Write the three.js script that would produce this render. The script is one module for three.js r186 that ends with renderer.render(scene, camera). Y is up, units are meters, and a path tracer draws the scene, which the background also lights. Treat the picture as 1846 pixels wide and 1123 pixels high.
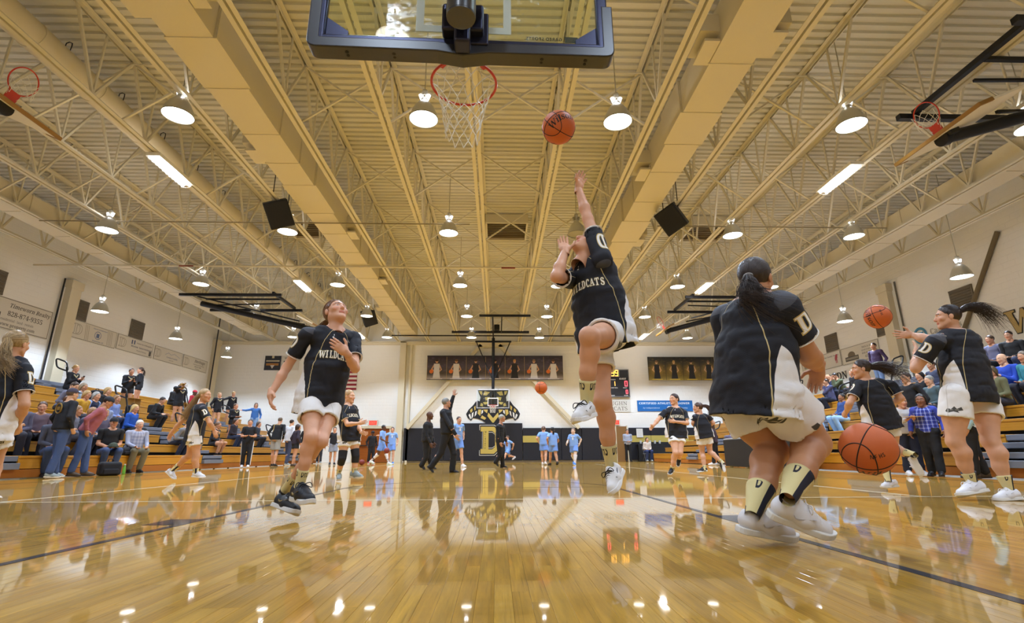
import * as THREE from 'three';
import { mergeGeometries } from 'three/addons/utils/BufferGeometryUtils.js';
import { RoundedBoxGeometry } from 'three/addons/geometries/RoundedBoxGeometry.js';
import { TextGeometry } from 'three/addons/geometries/TextGeometry.js';
import { FontLoader } from 'three/addons/loaders/FontLoader.js';

// ---------------------------------------------------------------- camera, light level
const scene = new THREE.Scene();
const camera = new THREE.PerspectiveCamera(62.52, 1846 / 1123, 0.05, 200);
camera.position.set(0.235, 0.43, 0);
camera.up.set(-0.00402, 0.96339, 0.26807);
camera.lookAt(0.235 + 0.028244, 0.43 + 0.268079, -0.962983);
scene.background = new THREE.Color(0x000000);
const renderer = new THREE.WebGLRenderer({ antialias: true });
renderer.toneMapping = THREE.LinearToneMapping;
renderer.toneMappingExposure = 1.0;
renderer.shadowMap.enabled = true;
const LAMP_COLOR = 0xd3e6ff, LAMP_CD = 97, LAMP_UP_CD = 1.0, TUBE_CD = 4;

// ---------------------------------------------------------------- helpers
const V = (x, y, z) => new THREE.Vector3(x, y, z);
function rng(seed) { let s = seed >>> 0; return () => { s = (s + 0x6d2b79f5) >>> 0; let t = s; t = Math.imul(t ^ (t >>> 15), t | 1); t ^= t + Math.imul(t ^ (t >>> 7), t | 61); return ((t ^ (t >>> 14)) >>> 0) / 4294967296; }; }
const R0 = rng(7);
const names = {};
function numbered(n) { const k = names[n] || 0; names[n] = k + 1; return k ? n + '_' + String(k).padStart(3, '0') : n; }
function tag(o, label, category, group) { o.userData.label = label; o.userData.category = category; if (group) o.userData.group = group; return o; }
function struct(o) { o.userData.kind = 'structure'; return o; }
function thing(name, label, category, pos = [0, 0, 0], turn = 0, group) {
  const o = new THREE.Group(); o.name = numbered(name); o.position.set(...pos); o.rotation.y = turn; scene.add(o);
  return tag(o, label, category, group);
}
function mesh(name, geo, mat, parent = scene) {
  const m = new THREE.Mesh(geo, mat); m.name = parent === scene ? numbered(name) : name; m.castShadow = true; m.receiveShadow = true; parent.add(m); return m;
}
function M(color, roughness = 0.6, o = {}) { return new THREE.MeshStandardMaterial({ color, roughness, ...o }); }
function MP(color, roughness = 0.6, o = {}) { return new THREE.MeshPhysicalMaterial({ color, roughness, ...o }); }
function box(w, h, d, x = 0, y = 0, z = 0) { const g = new THREE.BoxGeometry(w, h, d); g.translate(x, y, z); return g; }
function rbox(w, h, d, x = 0, y = 0, z = 0, r = 0.01, s = 2) { const g = new RoundedBoxGeometry(w, h, d, s, r); g.translate(x, y, z); return g; }
// box bar from a to b with section w (sideways) x h
function bar(a, b, w, h = w, upHint = V(0, 1, 0)) {
  const d = b.clone().sub(a), L = d.length(); d.normalize();
  let s = new THREE.Vector3().crossVectors(d, upHint); if (s.lengthSq() < 1e-6) s = new THREE.Vector3().crossVectors(d, V(1, 0, 0)); s.normalize();
  const u = new THREE.Vector3().crossVectors(s, d);
  const g = new THREE.BoxGeometry(w, h, L);
  g.applyMatrix4(new THREE.Matrix4().makeBasis(s, u, d.clone().negate()).setPosition(a.clone().add(b).multiplyScalar(0.5)));
  return g;
}
function rod(a, b, r, r2 = r, n = 8, open = false) {
  const d = b.clone().sub(a), L = d.length();
  const g = new THREE.CylinderGeometry(r2, r, L, n, 1, open);
  g.applyQuaternion(new THREE.Quaternion().setFromUnitVectors(V(0, 1, 0), d.normalize())); g.translate((a.x + b.x) / 2, (a.y + b.y) / 2, (a.z + b.z) / 2);
  return g;
}
function tube(pts, r, seg = 24, n = 6, closed = false) { return new THREE.TubeGeometry(new THREE.CatmullRomCurve3(pts, closed), seg, r, n, closed); }
function merge(list) { return mergeGeometries(list.map(g => g.index ? g.toNonIndexed() : g).map(g => { const o = new THREE.BufferGeometry(); for (const k of ['position', 'normal', 'uv']) if (g.attributes[k]) o.setAttribute(k, g.attributes[k]); return o; })); }
function canvas(w, h, draw) { const c = document.createElement('canvas'); c.width = w; c.height = h; const x = c.getContext('2d'); draw(x, w, h); const t = new THREE.CanvasTexture(c); t.colorSpace = THREE.SRGBColorSpace; t.anisotropy = 8; return t; }
function noiseTex(n, fn, srgb = false) {
  const d = new Uint8Array(n * n * 4);
  for (let j = 0; j < n; j++) for (let i = 0; i < n; i++) { const c = fn(i / n, j / n), k = (j * n + i) * 4; if (Array.isArray(c)) { d[k] = c[0]; d[k + 1] = c[1]; d[k + 2] = c[2]; } else d[k] = d[k + 1] = d[k + 2] = c; d[k + 3] = 255; }
  const t = new THREE.DataTexture(d, n, n); t.magFilter = THREE.LinearFilter; t.minFilter = THREE.LinearMipmapLinearFilter; t.generateMipmaps = true; t.wrapS = t.wrapT = THREE.RepeatWrapping; if (srgb) t.colorSpace = THREE.SRGBColorSpace; t.needsUpdate = true; return t;
}
function tileNoise(seed, P) { const r = rng(seed), a = Array.from({ length: P * P }, r); return (u, v) => { const x = u * P, y = v * P, i = Math.floor(x), j = Math.floor(y), fx = x - i, fy = y - j, s = fx * fx * (3 - 2 * fx), t = fy * fy * (3 - 2 * fy), g = (p, q) => a[((q % P + P) % P) * P + ((p % P + P) % P)]; return (g(i, j) * (1 - s) + g(i + 1, j) * s) * (1 - t) + (g(i, j + 1) * (1 - s) + g(i + 1, j + 1) * s) * t; }; }
const hash3 = (x, y, z) => { let h = Math.imul(x, 374761393) ^ Math.imul(y, 668265263) ^ Math.imul(z, 2147483647 - 1274126177); h = Math.imul(h ^ (h >>> 13), 1274126177); return ((h ^ (h >>> 16)) >>> 0) / 4294967296; };
function noise3(x, y, z) { const i = Math.floor(x), j = Math.floor(y), k = Math.floor(z); let a = x - i, b = y - j, c = z - k; a = a * a * (3 - 2 * a); b = b * b * (3 - 2 * b); c = c * c * (3 - 2 * c); const l = (p, q, t) => p + (q - p) * t; return l(l(l(hash3(i, j, k), hash3(i + 1, j, k), a), l(hash3(i, j + 1, k), hash3(i + 1, j + 1, k), a), b), l(l(hash3(i, j, k + 1), hash3(i + 1, j, k + 1), a), l(hash3(i, j + 1, k + 1), hash3(i + 1, j + 1, k + 1), a), b), c); }

// room dimensions (metres)
const XL = -16.55, XR = 16.2, ZF = -31, ZN = 3, DECK = 8.6, CHORD = 7.05;
// ---------------------------------------------------------------- materials of the hall
const nA = tileNoise(11, 16), nB = tileNoise(12, 64), nC = tileNoise(13, 128);
const paintBump = noiseTex(256, (u, v) => 255 * (0.5 * nB(u, v) + 0.5 * nC(u, v)));
// painted concrete block: low relief joints (too far away to tell the blocks apart)
const blockBump = noiseTex(512, (u, v) => { const row = Math.floor(v * 8), fy = v * 8 - row, fx = ((u * 4 + (row % 2) * 0.5) % 1); const j = (fy < 0.06 || fy > 0.94 || fx < 0.03 || fx > 0.97) ? 0 : 1; return 255 * (0.75 * j + 0.2 * nC(u, v)); });
const wallMat = M(0xeeeeea, 0.55, { bumpMap: blockBump, bumpScale: 0.004 });
const creamSteel = M(0xd6cfb8, 0.5), ductMat = M(0xd6cdb2, 0.5), darkSteel = M(0x14161c, 0.42, { metalness: 0.2 });
const goldWoodTex = noiseTex(512, (u, v) => { const g = 0.5 * nA(u * 0.25, v * 3) + 0.3 * nB(u * 0.2, v * 4) + 0.2 * nC(u * 0.3, v * 2); return [176 + 34 * g, 118 + 32 * g, 22 + 24 * g]; }, true);
const benchMat = MP(0xffffff, 0.38, { map: goldWoodTex, clearcoat: 0.3, clearcoatRoughness: 0.3 });
const deckGrey = M(0x6f7480, 0.55), blackMat = M(0x0d0e12, 0.6);

// ---------------------------------------------------------------- floor
const floor = new THREE.Group(); floor.name = 'floor'; struct(floor); scene.add(floor);
const grain = noiseTex(512, (u, v) => { const g = 0.55 * nA(u * 2, v * 0.5) + 0.3 * nB(u * 2, v * 0.25) + 0.15 * nC(u * 3, v * 0.5), e = Math.pow(nB(u * 3 + 0.3, v * 0.12), 6) * 0.6; const t = 0.8 + 0.3 * g - e * 0.3; return [Math.min(255, 232 * t), Math.min(255, 226 * t), Math.min(255, 214 * t)]; }, true);
const floorBump = noiseTex(512, (u, v) => 255 * (0.7 * nA(u, v) + 0.22 * nB(u, v) + 0.08 * nC(u, v)));
function maple(hex, repeat = 1) {
  const map = grain.clone(); map.repeat.set(repeat, repeat); map.needsUpdate = true;
  return MP(hex, 0.42, { map, clearcoat: 0.9, clearcoatRoughness: 0.035, ior: 1.5, specularIntensity: 0.15 });
}
const mapleTones = [0xcd9f36, 0xd1a43c, 0xc99a30, 0xd4a842, 0xcb9e38, 0xc5962e].map(h => maple(h));
// wide slab: strips here are too fine to tell apart, tone varies strip by strip in the map
const stripTone = (() => { const r = rng(31), rows = 128, cuts = Array.from({ length: rows }, () => { const a = []; let p = r() * 0.12; while (p < 1) { a.push([p, r()]); p += 0.06 + r() * 0.14; } return a; }); return (u, v) => { const a = cuts[Math.floor(u * rows) % rows]; let t = a[a.length - 1][1]; for (const [p, q] of a) { if (p > v) break; t = q; } return t; }; })();
const stripMap = noiseTex(1024, (u, v) => { const t = stripTone(u, v), g = nB(u * 4, v * 0.5), k = 0.9 + 0.12 * t + 0.05 * g; return [Math.min(255, 196 * k), Math.min(255, 148 * k), Math.min(255, 54 * k)]; }, true);
const slabMat = MP(0xffffff, 0.42, { map: stripMap, clearcoat: 0.9, clearcoatRoughness: 0.04, specularIntensity: 0.15, bumpMap: floorBump, bumpScale: 0.0002, ior: 1.5 });
function slab(x0, x1, z0, z1) {
  const g = new THREE.BoxGeometry(x1 - x0, 0.2, z1 - z0); g.translate((x0 + x1) / 2, -0.1, (z0 + z1) / 2);
  const p = g.attributes.position, uv = g.attributes.uv; for (let i = 0; i < p.count; i++) uv.setXY(i, p.getX(i) / (128 * 0.057), p.getZ(i) / 7.3); return g;
}
const PX = 6.27, PZ0 = -5.5, PZ1 = 0.4; // zone laid board by board
mesh('floor_slab', merge([slab(XL - 0.3, XR + 0.3, ZF - 0.3, PZ0), slab(XL - 0.3, -PX, PZ0, ZN + 0.3), slab(PX, XR + 0.3, PZ0, ZN + 0.3), slab(-PX, PX, PZ1, ZN + 0.3)]), slabMat, floor);
mesh('subfloor', box(2 * PX, 0.18, PZ1 - PZ0, 0, -0.112, (PZ0 + PZ1) / 2), M(0x4a3214, 0.8), floor);
{
  const W = 0.057, e = 0.0007, lens = [0.55, 0.8, 1.05, 1.3];
  const boardGeo = (L, k) => { // chamfered board, top at y = 0
    const w = W / 2 - 0.00025, h = L / 2 - 0.0003, P = [], U = [], q = (a, b, c, d) => { for (const v of [a, b, c, a, c, d]) { P.push(...v); U.push((v[0] + k * 0.173) * 1.2, (v[2] + k * 0.61) * 0.6); } };
    const t = [[-w + e, 0, -h + e], [-w + e, 0, h - e], [w - e, 0, h - e], [w - e, 0, -h + e]], b = [[-w, -e, -h], [-w, -e, h], [w, -e, h], [w, -e, -h]], f = b.map(v => [v[0], -0.02, v[2]]);
    q(...t); for (let i = 0; i < 4; i++) { const j = (i + 1) % 4; q(t[j], t[i], b[i], b[j]); q(b[j], b[i], f[i], f[j]); }
    const g = new THREE.BufferGeometry(); g.setAttribute('position', new THREE.Float32BufferAttribute(P, 3)); g.setAttribute('uv', new THREE.Float32BufferAttribute(U, 2)); g.computeVertexNormals(); return g;
  };
  const geos = lens.map(L => [0, 1, 2].map(k => boardGeo(L, k)));
  const r = rng(99), boards = [];
  for (let i = 0; i < 2 * PX / W; i++) {
    const x = -PX + (i + 0.5) * W; let z = PZ1;
    while (z > PZ0 + 1e-6) { let l = Math.floor(r() * 4), L = lens[l]; if (z - L < PZ0) { L = z - PZ0; l = -1; } boards.push({ x, z: z - L / 2, L, l, k: Math.floor(r() * 3), m: Math.floor(r() * 6) }); z -= L; }
  }
  // score: how large a board shows from the photographer's place
  for (const b of boards) { const d = -b.z, vis = d > 1.15 && Math.abs(b.x - 0.2) < d * 1.05; b.s = vis ? 1 / (d * d) : 0; }
  boards.sort((a, b) => b.s - a.s);
  const rest = Array.from({ length: 6 }, () => []);
  boards.forEach((b, i) => {
    const g = b.l < 0 ? boardGeo(b.L, b.k) : geos[b.l][b.k];
    if (i < 300) { const m = mesh('floorboard', g, mapleTones[b.m], floor); m.position.set(b.x, 0, b.z); }
    else { const c = g.clone(); c.translate(b.x, 0, b.z); rest[b.m].push(c); }
  });
  rest.forEach((list, i) => { const m = mesh('more_floorboards', mergeGeometries(list), mapleTones[i], floor); m.userData.kind = 'stuff'; });
}
// court markings: thin coats of paint under the same varnish
{
  const navy = MP(0x121828, 0.45, { clearcoat: 0.5, clearcoatRoughness: 0.06, specularIntensity: 0.1 }), pale = MP(0xdcdac4, 0.45, { clearcoat: 0.6, clearcoatRoughness: 0.06, specularIntensity: 0.1 });
  const T = 0.0012, BL = -1.47, line = (n, x0, x1, z0, z1, m) => mesh(n, box(x1 - x0, T, z1 - z0, (x0 + x1) / 2, T / 2, (z0 + z1) / 2), m, floor);
  const ringG = (cx, cz, ri, ro, a0, a1) => { const s = new THREE.Shape(); s.absarc(0, 0, ro, a0, a1, false); s.absarc(0, 0, ri, a1, a0, true); const g = new THREE.ExtrudeGeometry(s, { depth: T, bevelEnabled: false, curveSegments: 64 }); g.rotateX(-Math.PI / 2); g.translate(cx, 0, cz); return g; };
  const END = -29.09 - 1.22, mid = (BL + END) / 2;
  for (const [bl, s] of [[BL, -1], [END, 1]]) {
    const zs = (a, b) => [Math.min(bl + s * a, bl + s * b), Math.max(bl + s * a, bl + s * b)];
    for (const x of [-1.83, 1.78]) line('lane_line', x, x + 0.05, ...zs(0.05, 5.79), navy);
    line('free_throw_line', -1.83, 1.83, ...zs(5.79, 5.82), navy);
    for (const x of [-2.04, 1.83]) { line('lane_block', x, x + 0.21, ...zs(2.13, 2.44), navy); }
    mesh('free_throw_circle', ringG(0, bl + s * 5.79, 1.78, 1.83, s < 0 ? 0 : Math.PI, s < 0 ? Math.PI : 2 * Math.PI), navy, floor);
    line('baseline', -7.62, 7.62, ...zs(-0.05, 0), navy);
  }
  for (const x of [-7.67, 7.62]) line('sideline', x, x + 0.05, END, BL, navy);
  mesh('centre_circle', ringG(0, mid, 1.78, 1.83, 0, Math.PI * 1.999), navy, floor);
  line('division_line', -7.62, 7.62, mid - 0.025, mid + 0.025, navy);
  line('volleyball_line', -9, 9, -5.42, -5.39, pale);
  for (const x of [-4.6, 4.55]) line('volleyball_sideline', x, x + 0.04, -23.4, -5.42, pale);
}

// ---------------------------------------------------------------- walls
function wallGeo(w, h, d, x, y, z) { const g = new THREE.BoxGeometry(w, h, d); const p = g.attributes.position, uv = g.attributes.uv, n = g.attributes.normal; for (let i = 0; i < p.count; i++) { const a = Math.abs(n.getX(i)) > 0.5 ? p.getZ(i) : p.getX(i); uv.setXY(i, a / 1.6, (p.getY(i) + h / 2) / 1.6); } g.translate(x, y, z); return g; }
const HT = DECK + 0.3;
const wallLeft = struct(mesh('wall_left', wallGeo(0.3, HT, ZN - ZF, XL - 0.15, HT / 2, (ZN + ZF) / 2), wallMat));
const wallRight = struct(mesh('wall_right', wallGeo(0.3, HT, ZN - ZF, XR + 0.15, HT / 2, (ZN + ZF) / 2), wallMat));
const wallFar = struct(mesh('wall_far', wallGeo(XR - XL + 0.6, HT, 0.3, (XL + XR) / 2, HT / 2, ZF - 0.15), wallMat));
struct(mesh('wall_near', wallGeo(XR - XL + 0.6, HT, 0.3, (XL + XR) / 2, HT / 2, ZN + 0.15), wallMat));
// pilasters
const pil = M(0xd8cfb4, 0.55);
[[XL + 0.12, -19.7, 0], [XL + 0.12, -30.4, 0], [XR - 0.12, -19.6, 1], [XR - 0.12, -30.4, 1]].forEach(([x, z, s], i) => struct(mesh('trim_' + (i + 1), merge([box(0.24, CHORD, 0.5, x, CHORD / 2, z), box(0.3, 0.3, 0.6, x, CHORD - 0.15, z)]), pil)));
struct(mesh('trim_5', merge([box(0.36, CHORD, 0.3, -5.46, CHORD / 2, ZF + 0.15), box(0.12, CHORD, 0.16, -5.0, CHORD / 2, ZF + 0.08)]), pil));
struct(mesh('trim_6', merge([box(XR - XL, 0.14, 0.2, (XL + XR) / 2, CHORD - 0.09, ZF + 0.1), box(XR - XL, 0.08, 0.3, (XL + XR) / 2, CHORD - 0.02, ZF + 0.15)]), creamSteel));
// inclined steel braces in front of the far wall
{
  const b = thing('wall_brace', 'pair of cream steel braces spreading from the roof behind the mast of the hanging goal', 'brace', [0, 0, ZF + 0.26]);
  mesh('strut', bar(V(-0.75, 6.85, 0), V(-5.0, 1.9, 0), 0.2, 0.2, V(0, 0, 1)), pil, b); mesh('strut', bar(V(0.35, 6.85, 0), V(5.05, 1.9, 0), 0.2, 0.2, V(0, 0, 1)), pil, b);
  mesh('head_plate', box(1.5, 0.28, 0.2, -0.2, 6.86, 0), pil, b);
}
// ---------------------------------------------------------------- roof: ribbed deck in sheets
const ceiling = new THREE.Group(); ceiling.name = 'ceiling'; struct(ceiling); scene.add(ceiling);
{
  const W = 0.6, prof = []; const s = new THREE.Shape(); // three ribs to a sheet, profile in z
  const pts = []; for (let k = 0; k < 3; k++) { const a = k * 0.2; pts.push([a, 0.045], [a + 0.055, 0.045], [a + 0.075, 0], [a + 0.18, 0], [a + 0.2, 0.045]); }
  s.moveTo(0, 0.12); for (const [a, b] of pts) s.lineTo(a, b); s.lineTo(W, 0.12); s.lineTo(0, 0.12);
  const LX = XR - XL + 0.5, g = new THREE.ExtrudeGeometry(s, { depth: LX, bevelEnabled: false }); g.rotateY(Math.PI / 2); g.translate(XL - 0.25, DECK, 0);
  const tones = [0xcdcaba, 0xc9c6b5, 0xd0cdbf].map(h => M(h, 0.62));
  for (let z = ZN, i = 0; z > ZF - 0.3; z -= W, i++) { const m = mesh('deck_sheet', g, tones[i % 3], ceiling); m.position.z = z + 0.0; }
  mesh('roof_board', box(LX, 0.2, ZN - ZF + 1.2, (XL + XR) / 2, DECK + 0.21, (ZN + ZF) / 2 - 0.2), M(0x8a8478, 0.8), ceiling);
}
// ---------------------------------------------------------------- open-web joists, 1.83 m apart
const JX = []; for (let k = -9; k <= 9; k++) { const x = -0.26 + 1.825 * k; if (x > XL + 0.4 && x < XR - 0.4) JX.push(x); }
{
  const z0 = ZF + 0.05, z1 = ZN - 0.05, topY = DECK - 0.06, N = 22, dz = (z1 - z0) / N;
  const angle = (y, s) => merge([box(0.009, 0.085, z1 - z0, s * 0.028, y, (z0 + z1) / 2), box(0.085, 0.009, z1 - z0, s * 0.066, y - (y > 8 ? -0.042 : 0.042), (z0 + z1) / 2)]);
  const chordB = [angle(CHORD + 0.04, 1), angle(CHORD + 0.04, -1)], chordT = [angle(topY, 1), angle(topY, -1)];
  const dia = bar(V(0, CHORD + 0.05, 0), V(0, topY, dz / 2), 0.045, 0.05, V(1, 0, 0)), dia2 = bar(V(0, CHORD + 0.05, 0), V(0, topY, -dz / 2), 0.045, 0.05, V(1, 0, 0)), ver = bar(V(0, CHORD + 0.06, 0), V(0, topY, 0), 0.035, 0.035, V(1, 0, 0));
  JX.forEach((x, i) => {
    const j = thing('roof_joist', 'cream open-web steel roof joist running the length of the hall', 'roof joist', [x, 0, 0], 0, 'roof joists');
    for (const g of chordB) mesh('bottom_chord', g, creamSteel, j);
    for (const g of chordT) mesh('top_chord', g, creamSteel, j);
    for (let k = 0; k <= N - 8; k++) { const z = z0 + (k + 0.5) * dz; const a = mesh('web_member', dia, creamSteel, j); a.position.z = z; const b = mesh('web_member', dia2, creamSteel, j); b.position.z = z; const c = mesh('web_post', ver, creamSteel, j); c.position.z = z; }
  });
  // bridging: crossed angles between neighbouring joists
  for (const z of [-6.4, -9.4, -12.6, -15.6, -18.6, -21.6, -24.8, -28]) {
    const b = thing('joist_bridging', 'line of crossed cream braces bridging the roof joists', 'bridging', [0, 0, z], 0, 'joist bridging');
    for (let i = 0; i + 1 < JX.length; i++) { const c = (JX[i] + JX[i + 1]) / 2; if ([-4.82, 4.32, -13.5, 13].some(q => Math.abs(c - q) < 0.95)) continue; mesh('brace', bar(V(JX[i], CHORD + 0.08, 0), V(JX[i + 1], topY - 0.05, 0), 0.04, 0.04), creamSteel, b); mesh('brace', bar(V(JX[i], topY - 0.05, 0.05), V(JX[i + 1], CHORD + 0.08, 0.05), 0.04, 0.04), creamSteel, b); }
    mesh('rod', rod(V(JX[0], topY - 0.12, 0.1), V(JX[JX.length - 1], topY - 0.12, 0.1), 0.014, 0.014, 6), creamSteel, b);
  }
  const p = thing('sprinkler_main', 'long thin cream pipe crossing under the roof joists with a red tag', 'pipe', [0, CHORD - 0.07, -17.6]);
  mesh('pipe', rod(V(XL + 0.3, 0, 0), V(3.2, 0, 0), 0.035, 0.035, 8), creamSteel, p); mesh('red_tag', box(0.5, 0.05, 0.02, 0.62, -0.02, 0.045), M(0x8a2f22, 0.5), p); mesh('red_tag', box(0.5, 0.05, 0.02, -10.9, -0.02, 0.045), M(0x8a4a3a, 0.5), p);
  const q = thing('conduit_run', 'thin dark conduit strung across the roof joists between the pendant lamps', 'conduit', [0, CHORD - 0.07, -13.95]);
  mesh('conduit', merge([rod(V(-13, 0, 0), V(-0.6, 0, 0), 0.018, 0.018, 6), rod(V(5, 0, 0), V(12, 0, 0), 0.018, 0.018, 6)]), M(0x8a8064, 0.6), q);
}
// ---------------------------------------------------------------- ducts
function duct(label, x, w, h, y, z0, z1, seg, branches, mat = ductMat) {
  const d = thing('air_duct', label, 'air duct', [x, y, 0]);
  let z = z0, i = 0; const r = rng(Math.round(Math.abs(x) * 100));
  while (z > z1) { const L = Math.min(seg * (0.8 + 0.5 * r()), z - z1), ww = w * (i % 4 === 3 ? 1.12 : 1), hh = h * (i % 4 === 3 ? 1.04 : 1); mesh('duct_section', box(ww, hh, L - 0.012, 0, hh / 2, z - L / 2), mat, d); mesh('flange', box(w + 0.05, h + 0.04, 0.02, 0, h / 2 + 0.005, z - L), mat, d); z -= L; i++; }
  for (const [bz, s] of branches) { mesh('branch_box', merge([box(0.34, 0.34, 0.62, s * (w / 2 + 0.17), h / 2, bz), box(0.26, 0.05, 0.56, s * (w / 2 + 0.14), 0.04, bz)]), mat, d); mesh('grille', box(0.012, 0.26, 0.52, s * (w / 2 + 0.345), h / 2, bz), M(0x4a463a, 0.6), d); }
}
duct('wide cream rectangular duct in the joist bay left of the near hoop', -4.82, 0.76, 0.72, CHORD - 0.02, 1, -29.2, 1.25, [[-6.2, 1], [-6.4, -1], [-10.6, -1], [-15, 1], [-19.5, 1], [-23.5, -1]]);
duct('wide cream rectangular duct in the joist bay right of the near hoop', 4.32, 0.76, 0.72, CHORD - 0.02, 1, -29.2, 1.25, [[-7, 1], [-7.2, -1], [-11.2, -1], [-15.4, 1], [-20, -1], [-24, 1]]);
duct('low rectangular duct along the roof edge over the bleachers under the advertising banners', -13.5, 0.74, 0.5, CHORD + 0.1, 1, -29.4, 1.4, []);
duct('low rectangular duct along the roof edge beside the wall with gold lettering', 13.0, 0.74, 0.5, CHORD + 0.1, 1, -29.4, 1.4, []);
{
  const d = thing('round_duct', 'round cream spiral duct hung between the roof joists', 'air duct', [-8.35, CHORD + 0.85, 0]);
  for (let z = 1; z > -29; z -= 1.5) { mesh('duct_section', rod(V(0, 0, z), V(0, 0, z - 1.49), 0.27, 0.27, 20), ductMat, d); mesh('collar', rod(V(0, 0, z - 1.46), V(0, 0, z - 1.52), 0.28, 0.28, 20), ductMat, d); mesh('hanger_ring', tube([V(-0.05, 0.27, z - 0.7), V(-0.05, 0.5, z - 0.7), V(0.05, 0.5, z - 0.7), V(0.05, 0.27, z - 0.7)], 0.012, 8, 4), darkSteel, d); }
}
// louvred openings in the deck
for (const [x, l] of [[0.55, 'brown louvred exhaust opening in the roof near the middle joist'], [-6.6, 'brown louvred roof opening behind the loudspeaker with a lit lamp in front'], [7.9, 'brown louvred exhaust opening in the roof behind the loudspeaker hung clear of the lamps']]) {
  const v = thing('exhaust_louvre', l, 'vent', [x, DECK - 0.345, -17.25]);
  mesh('housing', merge([box(1.5, 0.34, 0.06, 0, 0.15, 0.75), box(1.5, 0.34, 0.06, 0, 0.15, -0.75), box(0.06, 0.34, 1.5, -0.72, 0.15, 0), box(0.06, 0.34, 1.5, 0.72, 0.15, 0)]), creamSteel, v);
  for (let k = 0; k < 9; k++) { const b = mesh('slat', box(1.38, 0.012, 0.15, 0, 0, 0), M(0x5c3b22, 0.6), v); b.position.set(0, 0.06, -0.64 + k * 0.16); b.rotation.x = 0.5; }
}
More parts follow.
